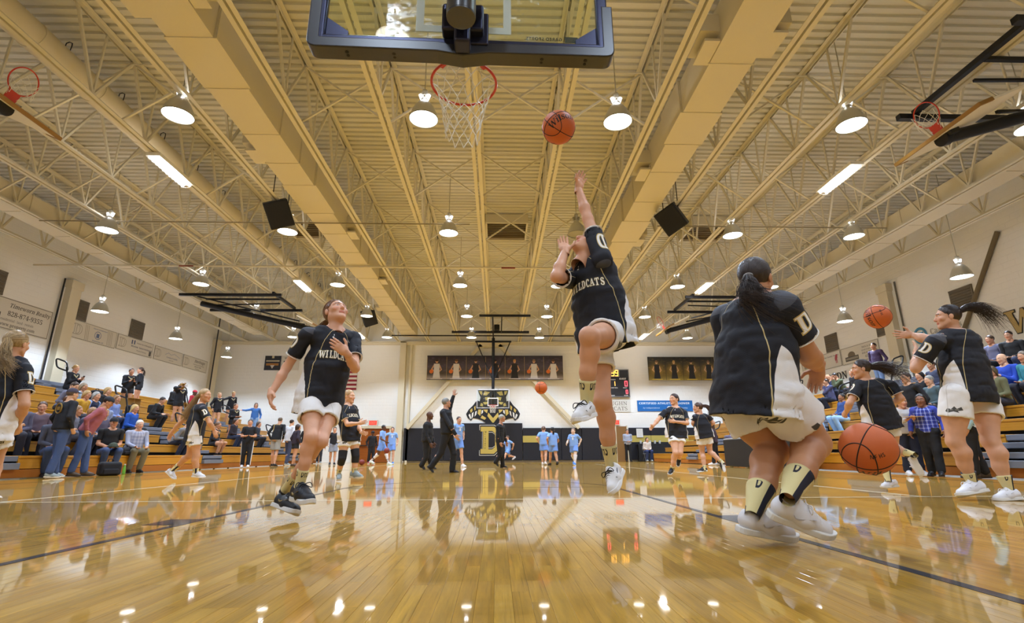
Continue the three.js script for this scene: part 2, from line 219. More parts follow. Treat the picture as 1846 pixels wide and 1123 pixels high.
// ---------------------------------------------------------------- pendant high-bay lamps
const ZS = [1.2, -3.6, -8.5, -13.75, -18.55, -23.05, -27.55];
{
  const domePts = [[0.055, 0.30], [0.075, 0.30], [0.08, 0.26], [0.12, 0.24], [0.19, 0.17], [0.245, 0.08], [0.275, 0.0], [0.268, 0.0], [0.238, 0.08], [0.184, 0.162], [0.115, 0.232], [0.06, 0.25]].map(p => new THREE.Vector2(...p));
  const domeG = new THREE.LatheGeometry(domePts, 36).scale(1, 1.45, 1), faceG = new THREE.CircleGeometry(0.262, 32); faceG.rotateX(Math.PI / 2); faceG.translate(0, 0.012, 0);
  const capG = new THREE.LatheGeometry([[0, 0.52], [0.05, 0.52], [0.055, 0.5], [0.055, 0.42], [0.03, 0.41], [0.03, 0.36]].map(p => new THREE.Vector2(...p)), 16).translate(0, 0.12, 0);
  const hornG = merge([rod(V(-0.045, 0.29, 0), V(-0.085, 0.42, 0), 0.028, 0.034, 10), rod(V(0.045, 0.29, 0), V(0.085, 0.42, 0), 0.028, 0.034, 10)]).translate(0, 0.125, 0);
  const domeM = M(0xc9c9c0, 0.3, { metalness: 0.55 }), capM = M(0xb9b6a8, 0.4, { metalness: 0.4 }), glow = M(0xffffff, 0.4, { emissive: 0xfffaf0, emissiveIntensity: 9 }), hornGlow = M(0xffffff, 0.4, { emissive: 0xf2f8ff, emissiveIntensity: 4 }), dull = M(0x9a9684, 0.5), rim = M(0x8d8d84, 0.35, { metalness: 0.5 });
  const rimG = new THREE.TorusGeometry(0.272, 0.008, 6, 40); rimG.rotateX(Math.PI / 2);
  function lamp(x, y, z, lit, label, group, stemTop, power = 1) {
    const l = thing('pendant_lamp', label, 'lamp', [x, y, z], 0, group);
    if (z > -5) power = 0.42;
    mesh('reflector', domeG, domeM, l); mesh('rim', rimG, rim, l); mesh('cap', capG, capM, l); mesh('stem', rod(V(0, 0.6, 0), V(0, stemTop - y, 0), 0.011, 0.011, 6), capM, l);
    mesh('lamp_glow', faceG, lit ? glow : dull, l); mesh('lamp_vent', hornG, lit ? hornGlow : dull, l);
    if (!lit) return;
    const s = new THREE.SpotLight(LAMP_COLOR, LAMP_CD * power, 0, 1.12, 0.25, 2); s.position.set(0, -0.02, 0); s.target.position.set(0, -5, 0); s.castShadow = true; s.shadow.radius = 11; l.add(s); l.add(s.target);
    const u = new THREE.PointLight(0xf6f4ff, LAMP_UP_CD, 0, 2); u.position.set(0, 0.5, 0); u.castShadow = true; u.shadow.radius = 5; l.add(u);
    s.name = 'lamp_light'; u.name = 'lamp_vent_light'; s.target.name = 'lamp_aim';
  }
  for (const [x, row] of [[-10.87, 'over the sideline below the advertising banners'], [-5.8, 'between the round duct and a wide rectangular duct'], [-1.19, 'beside the middle joist, toward the round duct'], [2.54, 'beside the middle joist, toward the scoreboard'], [7.14, 'between a wide duct and the scoreboard-side tube lights'], [10.78, 'over the sideline below the gold wall lettering']])
    ZS.forEach((z, i) => { const off = x === 2.54 && i === 3; lamp(x, 6.6, z, !off, off ? 'unlit grey dome lamp hanging behind the raised arm of the shooting player' : 'lit dome pendant lamp hanging ' + row, off ? undefined : 'dome lamps ' + row, DECK + 0.02); });
  for (const z of [-13.6, -18.75, -23.4, -28]) { lamp(-14.5, 5.58, z, true, 'lit dome lamp on a long stem near the wall with advertising banners', 'long-stem lamps by the banner wall', DECK + 0.02, 0.62); lamp(13.6, 5.3, z, true, 'lit dome lamp on a long stem near the wall with gold lettering', 'long-stem lamps by the lettered wall', DECK + 0.02, 0.62); }
  // tube lights under the joists
  const bodyG = box(0.32, 0.08, 1.36), tubeG = merge([-0.08, 0.08].map(a => rod(V(a, -0.06, -0.64), V(a, -0.06, 0.64), 0.03, 0.03, 12))), cageG = merge([...Array(11)].map((_, k) => tube([V(-0.15, -0.03, -0.62 + k * 0.124), V(-0.1, -0.11, -0.62 + k * 0.124), V(0.1, -0.11, -0.62 + k * 0.124), V(0.15, -0.03, -0.62 + k * 0.124)], 0.005, 8, 4)));
  const tg = M(0xffffff, 0.4, { emissive: 0xfbfbff, emissiveIntensity: 7 }), white = M(0xe8e6da, 0.4);
  for (const [x, l] of [[-7.55, 'caged tube light under the joist beside the round duct'], [8.65, 'caged tube light under the joist on the scoreboard side']])
    for (const z of [-11.1, -19.7, -28.6]) {
      const t = thing('tube_light', l, 'light', [x, CHORD - 0.06, z], 0, l.includes('duct') ? 'tube lights by the round duct' : 'tube lights on the scoreboard side');
      mesh('housing', bodyG, white, t); mesh('tube', tubeG, tg, t); mesh('wire_cage', cageG, white, t);
      const a = new THREE.PointLight(0xfbfbff, TUBE_CD, 0, 2); a.position.set(0, -0.22, 0); a.castShadow = true; a.shadow.radius = 8; a.name = 'tube_glow_light'; t.add(a);
    }
  // hanging loudspeakers
  for (const [x, y, z, ry, l] of [[-5.72, 6.75, -12.9, 0.5, 'black loudspeaker box hung in front of a lit dome lamp'], [5.05, 6.7, -12.9, -0.5, 'black loudspeaker box hung beside the wide duct over the scoreboard side'], [-5.9, 6.75, -23.9, 0.5, 'small-looking black loudspeaker box hung over the far half of the court']]) {
    const s = thing('hanging_speaker', l, 'speaker', [x, y, z], ry);
    const g = rbox(0.62, 0.72, 0.46, 0, 0, 0, 0.03); mesh('cabinet', g, blackMat, s).rotation.set(0.5, 0, 0.45); mesh('grille', rbox(0.56, 0.66, 0.03, 0, 0, 0.24, 0.01), M(0x1c1d22, 0.8), s.children[0]);
    mesh('hanger', merge([rod(V(-0.2, 0.3, 0), V(-0.2, DECK - y, 0), 0.012), rod(V(0.2, 0.3, 0), V(0.2, DECK - y, 0), 0.012)]), darkSteel, s);
  }
}
// ---------------------------------------------------------------- baskets
const orange = M(0xc2331d, 0.4), netMat = M(0xe9e6dc, 0.8), padBlack = M(0x1a1a22, 0.42), frameMat = M(0x2c2e44, 0.32, { metalness: 0.6 });
const font = await new FontLoader().loadAsync('fonts/droid/droid_sans_bold.typeface.json');
function netGeo(r0, r1, h, n = 12, rows = 6, tr = 0.0028, seed = 3, n4 = 4) {
  const out = [], r = rng(seed), P = []; for (let j = 0; j <= rows; j++) { P.push([]); for (let i = 0; i < n; i++) { const t = j / rows, rad = r0 + (r1 - r0) * Math.pow(t, 0.6) + (r() - 0.5) * 0.02 * t, a = (i + (j % 2) * 0.5) / n * Math.PI * 2 + (r() - 0.5) * 0.1; P[j].push(V(Math.cos(a) * rad, -h * t + (r() - 0.5) * 0.03 * t, Math.sin(a) * rad)); } }
  for (let j = 0; j < rows; j++) for (let i = 0; i < n; i++) { const a = P[j][i], k = j % 2 ? [i, (i + 1) % n] : [(i + n - 1) % n, i]; for (const q of k) { const b = P[j + 1][q], m = a.clone().add(b).multiplyScalar(0.5); m.x *= 0.97; m.z *= 0.97; out.push(tube([a, m, b], tr, 4, n4)); } }
  return merge(out);
}
function rimParts(parent, fromBoard = 0.38) { // rim centred at the origin, board toward +z
  const g = new THREE.TorusGeometry(0.236, 0.0095, 10, 48); g.rotateX(Math.PI / 2); mesh('rim', g, orange, parent);
  mesh('rim_bracket', merge([box(0.2, 0.012, 0.16, 0, 0.0, fromBoard - 0.075), box(0.2, 0.13, 0.015, 0, -0.05, fromBoard - 0.012), bar(V(-0.09, 0, 0.24), V(-0.15, 0, 0.16), 0.02, 0.012), bar(V(0.09, 0, 0.24), V(0.15, 0, 0.16), 0.02, 0.012)]), orange, parent);
}
{ // near goal, seen from behind and below
  const g = thing('near_goal', 'glass basketball goal with dark padded frame hanging over the near baseline', 'basketball goal', [0.01, 0, -2.7], 0.026);
  const W = 1.91, b = 2.86;
  const railS = (x0, y0, x1, y1) => bar(V(x0, y0, 0), V(x1, y1, 0), 0.1, 0.065, V(0, 0, 1));
  mesh('board_frame', merge([rbox(0.075, 1.15, 0.05, -W / 2 + 0.06, b + 0.62, 0.02, 0.015), rbox(0.075, 1.15, 0.05, W / 2 - 0.06, b + 0.62, 0.02, 0.015), rbox(W - 0.05, 0.075, 0.05, 0, b + 1.17, 0.02, 0.015), rbox(W - 0.1, 0.06, 0.045, 0, b + 0.06, 0.022, 0.012)]), frameMat, g);
  const padS = new THREE.Shape(); // padding outline: long bar with upturned rounded ends
  const hw = W / 2, t = 0.058; padS.moveTo(-hw, b + 0.38); padS.lineTo(-hw, b + 0.05); padS.quadraticCurveTo(-hw, b, -hw + 0.06, b); padS.lineTo(-0.16, b - 0.004); padS.lineTo(0, b - 0.03); padS.lineTo(0.16, b - 0.004); padS.lineTo(hw - 0.06, b); padS.quadraticCurveTo(hw, b, hw, b + 0.05); padS.lineTo(hw, b + 0.38); padS.lineTo(hw - t, b + 0.38); padS.lineTo(hw - t, b + 0.075); padS.quadraticCurveTo(hw - t, b + t, hw - t - 0.02, b + t); padS.lineTo(0.16, b + t - 0.004); padS.lineTo(0, b + t - 0.03); padS.lineTo(-0.16, b + t - 0.004); padS.lineTo(-hw + t + 0.02, b + t); padS.quadraticCurveTo(-hw + t, b + t, -hw + t, b + 0.075); padS.lineTo(-hw + t, b + 0.38);
  const pg = new THREE.ExtrudeGeometry(padS, { depth: 0.1, bevelEnabled: true, bevelSize: 0.008, bevelThickness: 0.008, bevelSegments: 3, curveSegments: 10 }); pg.translate(0, 0, -0.06); const pad = mesh('edge_padding', pg, MP(0x12121b, 0.36, { clearcoat: 0.45, clearcoatRoughness: 0.3 }), g);
  for (const x of [-0.72, -0.43, -0.14, 0.22, 0.5, 0.78]) mesh('bolt_hole', merge([rod(V(x, b - 0.011, -0.025), V(x, b + 0.01, -0.025), 0.01, 0.01, 10), rod(V(x, b - 0.011, 0.005), V(x, b + 0.01, 0.005), 0.012, 0.012, 10)]), M(0x050506, 0.7), pad);
  const smudge = noiseTex(512, (u, v) => { const k = nA(u, v) * 0.6 + nB(u, v) * 0.4, cx = Math.abs(u - 0.4) < 0.18 && v < 0.45 ? 1 : 0.35; return 255 * Math.min(1, Math.pow(k, 4) * (cx > 0.5 ? 1.6 : 0.1) + 0.01); });
  mesh('glass', box(W - 0.14, 1.1, 0.012, 0, b + 0.6, -0.01), MP(0xf3fbf6, 1, { transmission: 1, thickness: 0, ior: 1.5, roughnessMap: smudge }), g);
  const tw = 0.61, th = 0.46, ty = 3.05 - 0.02; mesh('target_square', merge([box(0.05, th, 0.006, -tw / 2 + 0.025, ty + th / 2, 0.004), box(0.05, th, 0.006, tw / 2 - 0.025, ty + th / 2, 0.004), box(tw - 0.1, 0.05, 0.006, 0, ty + 0.025, 0.004), box(tw - 0.1, 0.05, 0.006, 0, ty + th - 0.025, 0.004)]), M(0xbfc8bd, 0.6), g);
  for (const s of [-1, 1]) { const sh = new THREE.Shape(); sh.moveTo(0, 0); sh.lineTo(s * -0.15, 0); sh.lineTo(s * -0.15, 0.05); sh.lineTo(0, 0.16); sh.lineTo(0, 0); const gg = new THREE.ExtrudeGeometry(sh, { depth: 0.02, bevelEnabled: false }); gg.translate(s * (hw - 0.085), b + 0.085, 0.0); mesh('corner_gusset', gg, frameMat, g); }
  const tx = new TextGeometry('GARED SPORTS.', { font, size: 0.024, depth: 0.001, curveSegments: 3 }); tx.computeBoundingBox(); const tg = merge([tx, (() => { const q = box(0.085, 0.046, 0.001, -0.06, 0.01, 0); return q; })()]); tg.rotateY(Math.PI); tg.translate(0.64, b + 0.16, -0.02); mesh('maker_mark', tg, M(0x15150f, 0.6), g);
  const hub = mesh('mount_block', merge([rbox(0.26, 0.2, 0.1, 0, 3.05, 0.07, 0.02), rbox(0.1, 0.3, 0.12, 0, 2.98, 0.1, 0.02), rbox(0.14, 0.24, 0.03, 0.09, 3.02, 0.045, 0.01)]), frameMat, g);
  const mast = mesh('mast', merge([rod(V(0, 2.86, 0.3), V(0, 7.1, 0.3), 0.085, 0.085, 32), rod(V(0, 2.85, 0.3), V(0, 2.87, 0.3), 0.083, 0.085, 32)]), MP(0x24252c, 0.35, { clearcoat: 0.5 }), g);
  mesh('mast_clamp', merge([rbox(0.34, 0.07, 0.14, 0, 3.14, 0.26, 0.02), rod(V(0, 3.1, 0.3), V(0, 3.19, 0.3), 0.1, 0.1, 28), rbox(0.3, 0.07, 0.14, 0, 3.7, 0.26, 0.02)]), M(0x14151a, 0.4), mast);
  for (const s of [-1, 1]) mesh('clamp_bolt', merge([rod(V(s * 0.135, 3.07, 0.26), V(s * 0.135, 3.24, 0.26), 0.012, 0.012, 8), new THREE.TorusGeometry(0.022, 0.006, 6, 14).translate(s * 0.135, 3.1, 0.335)]), M(0x8b8b90, 0.3, { metalness: 0.8 }), mast);
  mesh('mast_arm', bar(V(0, 3.05, 0.28), V(0, 3.02, 0.1), 0.12, 0.12), frameMat, mast);
  const hoop = new THREE.Group(); hoop.name = 'hoop'; hoop.position.set(-0.015, 3.05, -0.49); g.add(hoop); rimParts(hoop, 0.43); mesh('net', netGeo(0.228, 0.12, 0.46, 12, 6, 0.0032, 5, 5), netMat, hoop);
}
{ // far goal on its mast
  const g = thing('far_goal', 'far basketball goal on a black mast with braces in front of the big-cat emblem', 'basketball goal', [0, 0, -29.09]);
  mesh('board_frame', merge([box(0.05, 1.07, 0.04, -0.9, 3.43, 0), box(0.05, 1.07, 0.04, 0.9, 3.43, 0), box(1.83, 0.05, 0.04, 0, 3.95, 0), box(1.83, 0.05, 0.04, 0, 2.92, 0)]), M(0xd5d8dc, 0.4), g);
  mesh('edge_padding', merge([rbox(1.9, 0.07, 0.07, 0, 2.88, 0, 0.02), rbox(0.06, 0.4, 0.07, -0.94, 3.05, 0, 0.02), rbox(0.06, 0.4, 0.07, 0.94, 3.05, 0, 0.02)]), padBlack, g);
  mesh('glass', box(1.76, 1.0, 0.012, 0, 3.43, 0), MP(0xf6fbfa, 0.05, { transmission: 1, thickness: 0 }), g);
  mesh('target_square', merge([box(0.05, 0.46, 0.008, -0.28, 3.26, 0.012), box(0.05, 0.46, 0.008, 0.28, 3.26, 0.012), box(0.51, 0.05, 0.008, 0, 3.465, 0.012), box(0.51, 0.05, 0.008, 0, 3.055, 0.012)]), M(0xf0f0ec, 0.5), g);
  const hoop = new THREE.Group(); hoop.name = 'hoop'; hoop.position.set(0, 3.05, 0.4); hoop.rotation.y = Math.PI; g.add(hoop); rimParts(hoop, 0.39); mesh('net', netGeo(0.226, 0.13, 0.42, 10, 5, 0.006, 9, 3), netMat, hoop);
  mesh('mast', merge([rod(V(0, 2.95, -0.3), V(0, 7.0, -0.3), 0.085, 0.085, 16), bar(V(0, 3.1, -0.3), V(0, 3.1, -0.02), 0.1, 0.2), bar(V(0, 3.75, -0.3), V(0, 3.75, -0.02), 0.08, 0.1)]), darkSteel, g);
  mesh('side_brace', bar(V(-0.98, 6.75, -0.3), V(-0.06, 4.6, -0.3), 0.06, 0.06), darkSteel, g); mesh('side_brace', bar(V(0.98, 6.75, -0.3), V(0.06, 4.6, -0.3), 0.06, 0.06), darkSteel, g);
  mesh('cross_bar', bar(V(-1.05, 6.78, -0.3), V(1.05, 6.78, -0.3), 0.09, 0.09), darkSteel, g); mesh('ceiling_beam', bar(V(-2.3, 7.0, 1.2), V(2.0, 7.0, 1.2), 0.11, 0.12), darkSteel, g); mesh('ceiling_beam', bar(V(-6, 6.97, 0.4), V(5, 6.97, 0.4), 0.06, 0.06), darkSteel, g); mesh('ceiling_beam', bar(V(-0.65, 6.95, 4.9), V(1.85, 6.95, 4.9), 0.1, 0.1), darkSteel, g);
  mesh('backstay', merge([bar(V(0, 6.8, -0.3), V(0, 6.95, 4.9), 0.07, 0.07), bar(V(0.45, 6.95, 1.2), V(0.45, 6.95, 4.9), 0.06, 0.06)]), darkSteel, g); mesh('winch', rbox(0.3, 0.3, 0.4, 0.2, 7.12, 1.7, 0.03), darkSteel, g);
}
// side goals folded up under the roof; built for the right-hand wall, s = -1 mirrors
function sideGoal(label, s, z, x0, hoopAt, boardTilt) {
  const g = thing('folded_side_goal', label, 'basketball goal', [0, 0, z]);
  const X = a => s * a, Y = CHORD - 0.14;
  for (const dz of [1.15, -1.25]) mesh('ceiling_beam', bar(V(X(x0), Y, dz), V(X(x0 + 4.2), Y, dz), 0.11, 0.11), darkSteel, g);
  mesh('frame_tie', bar(V(X(x0 + 0.35), Y + 0.1, 1.15), V(X(x0 + 0.35), Y + 0.1, -1.25), 0.1, 0.1), darkSteel, g);
  mesh('fold_rail', bar(V(X(x0 + 0.4), Y + 0.08, 0.25), V(X(x0 + 3.6), Y + 0.08, 0.25), 0.07, 0.07), darkSteel, g);
  mesh('fold_rail', bar(V(X(x0 + 0.6), Y + 0.02, -0.2), V(X(x0 + 3.4), Y - 0.15, 0.1), 0.05, 0.05), darkSteel, g);
  const top = V(X(x0 + 3.9), Y - 0.05, 0), end = V(X(hoopAt[0] + 0.15), hoopAt[1] - 0.1, (hoopAt[2] || 0) - 0.05);
  mesh('fold_arm', merge([rod(top, end, 0.12, 0.11, 14), rod(end, end.clone().add(V(X(-0.12), -0.03, 0)), 0.14, 0.14, 16)]), darkSteel, g);
  mesh('side_stay', bar(V(X(x0 + 3.6), Y, 0.9), V(X(hoopAt[0] + 0.9), hoopAt[1] + 0.25, 0.3), 0.05, 0.05), darkSteel, g); mesh('side_stay', bar(V(X(x0 + 3.6), Y, -0.9), V(X(hoopAt[0] + 0.9), hoopAt[1] + 0.25, -0.3), 0.05, 0.05), darkSteel, g);
  // board swung up: hoop plane nearly vertical, board face looking up and inward
  const b = new THREE.Group(); b.name = 'swung_board'; b.position.set(X(hoopAt[0]), hoopAt[1], hoopAt[2] || 0); b.rotation.set(0, 0, s * boardTilt); g.add(b);
  const q = new THREE.Group();
  mesh('board', rbox(0.05, 1.07, 1.83, X(0.06), 0.36, 0, 0.015), M(0xe7e2d2, 0.5), b);
  mesh('board_edge', merge([rbox(0.07, 0.05, 1.87, X(0.06), -0.19, 0, 0.012), rbox(0.07, 0.3, 0.05, X(0.06), -0.06, 0.92, 0.012), rbox(0.07, 0.3, 0.05, X(0.06), -0.06, -0.92, 0.012)]), M(0x8f6a2c, 0.5), b);
  const rg = new THREE.TorusGeometry(0.236, 0.011, 8, 36); rg.rotateX(Math.PI / 2); rg.translate(X(-0.38), -0.03, 0); mesh('rim', rg, orange, b);
  mesh('rim_bracket', merge([box(0.2, 0.02, 0.2, X(-0.06), -0.03, 0), box(0.02, 0.13, 0.22, X(0.02), -0.04, 0)]), orange, b);
  const ng = netGeo(0.226, 0.15, 0.3, 10, 4, 0.004, 21, 3); ng.rotateZ(-s * boardTilt); ng.translate(X(-0.38), -0.03, 0); mesh('net', ng, netMat, b);
  mesh('mount_plate', merge([rbox(0.1, 0.22, 0.3, X(0.12), 0.1, 0, 0.02)]), darkSteel, b);
  return g;
}
sideGoal('folded side goal with orange hoop under the roof beside the round duct', -1, -7.4, 9.5, [7.92, 6.15, -0.1], -1.15);
sideGoal('folded side goal with thick black arm under the roof opposite the round duct', 1, -7.4, 8.25, [8.32, 6.1, -0.54], -1.15);
sideGoal('black folded goal frame under the far roof over the bleachers by the flag', -1, -22, 8.85, [7.4, 5.75], -1.1);
sideGoal('black folded goal frame under the far roof beside the gold banner', 1, -22, 8.3, [7.9, 5.95, -0.6], -1.1);

// ---------------------------------------------------------------- far wall dressing
function panel(name, label, category, tex, x0, y0, x1, y1, z, opts = {}, group) {
  const w = x1 - x0, h = y0 - y1, g = new THREE.BoxGeometry(w, h, 0.02), m = thing(name, label, category, [(x0 + x1) / 2, (y0 + y1) / 2, z], 0, group);
  mesh('face', new THREE.PlaneGeometry(w, h).translate(0, 0, 0.012), M(0xffffff, opts.rough ?? 0.45, { map: tex, ...(opts.mat || {}) }), m); mesh('backing', g, M(opts.back ?? 0x333333, 0.6), m); if (z > ZF + 0.3) mesh('wall_bracket', merge([-0.45, 0, 0.45].map(a => box(0.04, 0.04, z - ZF - 0.01, a * w, h / 2 - 0.05, -(z - ZF) / 2 + 0.005))), pil, m); return m;
}
const ZW = ZF + 0.03;
function playerPrint(x, w, h, px, jersey, skin, hair, glow) { // printed figure on a vinyl panel
  const g = x.createLinearGradient(px, 0, px, h); if (glow) { g.addColorStop(0, '#14110a'); g.addColorStop(0.55, '#4a3f16'); g.addColorStop(1, '#8a7524'); } else { g.addColorStop(0, '#241a28'); g.addColorStop(0.45, '#4a4250'); g.addColorStop(0.75, '#4a4038'); g.addColorStop(1, '#b9b2bb'); }
  x.fillStyle = g; x.fillRect(px, 0, w, h);
  for (let i = 0; i < 40; i++) { x.fillStyle = glow ? `rgba(190,150,50,${0.08 + 0.1 * hash3(i, px, 3)})` : `rgba(120,100,130,${0.1 + 0.12 * hash3(i, px, 4)})`; x.fillRect(px + hash3(i, px, 1) * w, hash3(i, px, 2) * h * 0.8, w * 0.12, h * 0.05); }
  if (glow) { const r = x.createRadialGradient(px + w / 2, h * 0.55, 4, px + w / 2, h * 0.55, w * 0.6); r.addColorStop(0, 'rgba(225,180,80,0.9)'); r.addColorStop(1, 'rgba(120,90,20,0)'); x.fillStyle = r; x.fillRect(px, 0, w, h); }
  const c = px + w * 0.5; x.fillStyle = skin; x.beginPath(); x.ellipse(c, h * 0.24, w * 0.07, h * 0.075, 0, 0, 7); x.fill(); x.fillStyle = hair; x.beginPath(); x.ellipse(c, h * 0.2, w * 0.075, h * 0.05, 0, 0, 7); x.fill();
  x.strokeStyle = skin; x.lineWidth = w * 0.06; x.beginPath(); x.moveTo(c - w * 0.14, h * 0.4); x.lineTo(c - w * 0.25, h * 0.56); x.lineTo(c - w * 0.1, h * 0.66); x.moveTo(c + w * 0.14, h * 0.4); x.lineTo(c + w * 0.24, h * 0.58); x.lineTo(c + w * 0.1, h * 0.68); x.stroke();
  x.fillStyle = jersey; x.beginPath(); x.moveTo(c - w * 0.15, h * 0.34); x.lineTo(c + w * 0.15, h * 0.34); x.lineTo(c + w * 0.14, h * 0.66); x.lineTo(c + w * 0.19, h * 0.93); x.lineTo(c - w * 0.19, h * 0.93); x.lineTo(c - w * 0.14, h * 0.66); x.fill();
  if (!glow) { x.fillStyle = '#d8702a'; x.beginPath(); x.arc(c - w * 0.27, h * 0.66, w * 0.1, 0, 7); x.fill(); }
  x.fillStyle = glow ? '#caa93a' : '#d8d5dc'; x.fillRect(px + w * 0.2, h * 0.945, w * 0.6, h * 0.025);
  x.fillStyle = glow ? '#0c0a06' : '#b9a06a'; x.fillRect(px, 0, 4, h);
}
panel('player_banner', 'long vinyl banner of seven basketball players in purple grey arenas', 'banner', canvas(1792, 320, (x, w, h) => { const j = ['#cfcdd2', '#d6d4d8', '#16161e', '#1a1a20', '#17171d', '#d2d0d5', '#d8d6da'], hr = ['#3a2418', '#6a4a2a', '#4a3020', '#241610', '#b98a4a', '#8a6a48', '#5a3c26']; for (let i = 0; i < 7; i++) playerPrint(x, 256, h, i * 256, j[i], '#c99a78', hr[i], false); x.fillStyle = '#1b1622'; x.fillRect(0, 0, w, 14); x.fillRect(0, h - 8, w, 8); }), -3.96, 6.16, 4.18, 4.7, ZW + 0.45, { back: 0x2a2430 });
panel('team_banner', 'dark gold vinyl banner of cheerleader portraits in glowing panels', 'banner', canvas(1536, 384, (x, w, h) => { for (let i = 0; i < 6; i++) playerPrint(x, 256, h, i * 256, '#17140f', '#c59a6c', ['#6a4a2a', '#b08a4a', '#2a1a10', '#7a5a3a', '#4a3020', '#a07a40'][i], true); }), 9.35, 6.11, 15.7, 4.68, ZW + 0.4, { back: 0x14120c });
{ // scoreboard
  const x0 = 6.26, x1 = 8.23, y0 = 5.39, y1 = 3.71;
  const draw = lit => (x, w, h) => {
    x.fillStyle = lit ? '#000' : '#15161c'; x.fillRect(0, 0, w, h);
    const dig = (s, cx, cy, hh, col) => { const seg = { 0: 'abcdef', 1: 'bc', 2: 'abged', 3: 'abgcd', 4: 'fgbc', 5: 'afgcd', 6: 'afgedc', 7: 'abc', 8: 'abcdefg', 9: 'abfgcd' }; x.strokeStyle = col; x.lineWidth = hh * 0.15; x.lineCap = 'round'; [...s].forEach((d, i) => { const W = hh * 0.46, X = cx + (i - (s.length - 1) / 2) * hh * 0.72 - W / 2, Y = cy - hh / 2, p = { a: [0, 0, 1, 0], b: [1, 0, 1, .5], c: [1, .5, 1, 1], d: [0, 1, 1, 1], e: [0, .5, 0, 1], f: [0, 0, 0, .5], g: [0, .5, 1, .5] }; if (d === ':') { x.fillStyle = col; x.beginPath(); x.arc(X + W / 2, cy - hh * .2, hh * .07, 0, 7); x.arc(X + W / 2, cy + hh * .2, hh * .07, 0, 7); x.fill(); return; } for (const k of seg[d]) { const q = p[k]; x.beginPath(); x.moveTo(X + q[0] * W, Y + q[1] * hh); x.lineTo(X + q[2] * W, Y + q[3] * hh); x.stroke(); } }); };
    const A = lit ? '#ffb347' : '#ffc46a', B = lit ? '#ff4050' : '#ff7078';
    dig('39', w * 0.56, h * 0.13, h * 0.2, A); dig('10:', w * 0.26, h * 0.13, h * 0.2, A); dig('0', w * 0.12, h * 0.52, h * 0.18, B); dig('0', w * 0.9, h * 0.52, h * 0.18, B); dig('1', w * 0.52, h * 0.52, h * 0.15, A); dig('0', w * 0.91, h * 0.82, h * 0.13, B); dig('0', w * 0.1, h * 0.82, h * 0.13, B);
    if (!lit) { x.strokeStyle = '#e8e8e8'; x.lineWidth = 4; x.strokeRect(w * 0.06, h * 0.015, w * 0.64, h * 0.24); x.strokeRect(3, 3, w - 6, h - 6); x.fillStyle = '#eee'; x.font = `bold ${h * 0.085}px sans-serif`; x.textAlign = 'center'; x.fillText('GUEST', w * 0.8, h * 0.37); x.fillText('HOME', w * 0.2, h * 0.37); x.font = `bold ${h * 0.05}px sans-serif`; x.fillText('PERIOD', w * 0.5, h * 0.39); x.fillText('FOULS', w * 0.86, h * 0.69); x.fillText('FOULS', w * 0.12, h * 0.69); x.fillText('PLAYER FOUL', w * 0.5, h * 0.69); x.fillText('MATCH', w * 0.45, h * 0.97); x.fillText('SCORE', w * 0.88, h * 0.97); }
  };
  const s = thing('scoreboard', 'black electronic scoreboard with red and amber digits on the white block wall', 'scoreboard', [(x0 + x1) / 2, (y0 + y1) / 2, ZW + 0.06]);
  mesh('cabinet', rbox(x1 - x0, y0 - y1, 0.16, 0, 0, 0, 0.02), M(0x101116, 0.5), s); const em = canvas(640, 540, draw(true));
  mesh('display', new THREE.PlaneGeometry(x1 - x0 - 0.04, y0 - y1 - 0.04).translate(0, 0, 0.083), M(0xffffff, 0.5, { map: canvas(640, 540, draw(false)), emissiveMap: em, emissive: 0xffffff, emissiveIntensity: 3.2 }), s);
}
panel('name_sign', 'white sign with dark serif lettering below the scoreboard', 'sign', canvas(768, 240, (x, w, h) => { x.fillStyle = '#d9d8d0'; x.fillRect(0, 0, w, h); x.fillStyle = '#6b6558'; x.textAlign = 'right'; x.font = '104px serif'; x.fillText('VAUGHN', w - 60, 104); x.fillText('WILDCATS', w - 60, 206); }), 5.75, 3.55, 8.24, 2.84, ZW, { back: 0xcfcdc2 });
panel('trainer_banner', 'blue banner reading certified athletic trainer', 'banner', canvas(1024, 256, (x, w, h) => { x.fillStyle = '#1668b4'; x.fillRect(0, 0, w, h); x.fillStyle = '#dfe9f4'; x.font = 'bold 66px sans-serif'; x.fillText('CERTIFIED ATHLETIC TRAINER', 30, 90, w - 60); x.font = 'italic 40px sans-serif'; x.fillText('by independence', 100, 190); x.beginPath(); x.arc(590, 175, 42, 0, 7); x.fill(); x.font = '40px sans-serif'; x.fillText('on staff today', 680, 190); }), 8.65, 3.52, 12.0, 2.88, ZW, { back: 0x124f8a });
panel('wall_flag', 'stars and stripes flag hanging on the white block wall', 'flag', canvas(640, 340, (x, w, h) => { for (let i = 0; i < 13; i++) { x.fillStyle = i % 2 ? '#e6e2e0' : '#8f1f33'; x.fillRect(0, i * h / 13, w, h / 13 + 1); } x.fillStyle = '#23305c'; x.fillRect(0, 0, w * 0.4, h * 7 / 13); x.fillStyle = '#e8e8ee'; for (let r = 0; r < 9; r++) for (let c = 0; c < (r % 2 ? 5 : 6); c++) { x.beginPath(); x.arc(w * 0.4 * (c + (r % 2 ? 1 : 0.5)) / 6, h * 7 / 13 * (r + 0.5) / 9, 5, 0, 7); x.fill(); } }), -11.0, 5.78, -8.17, 4.16, ZW);
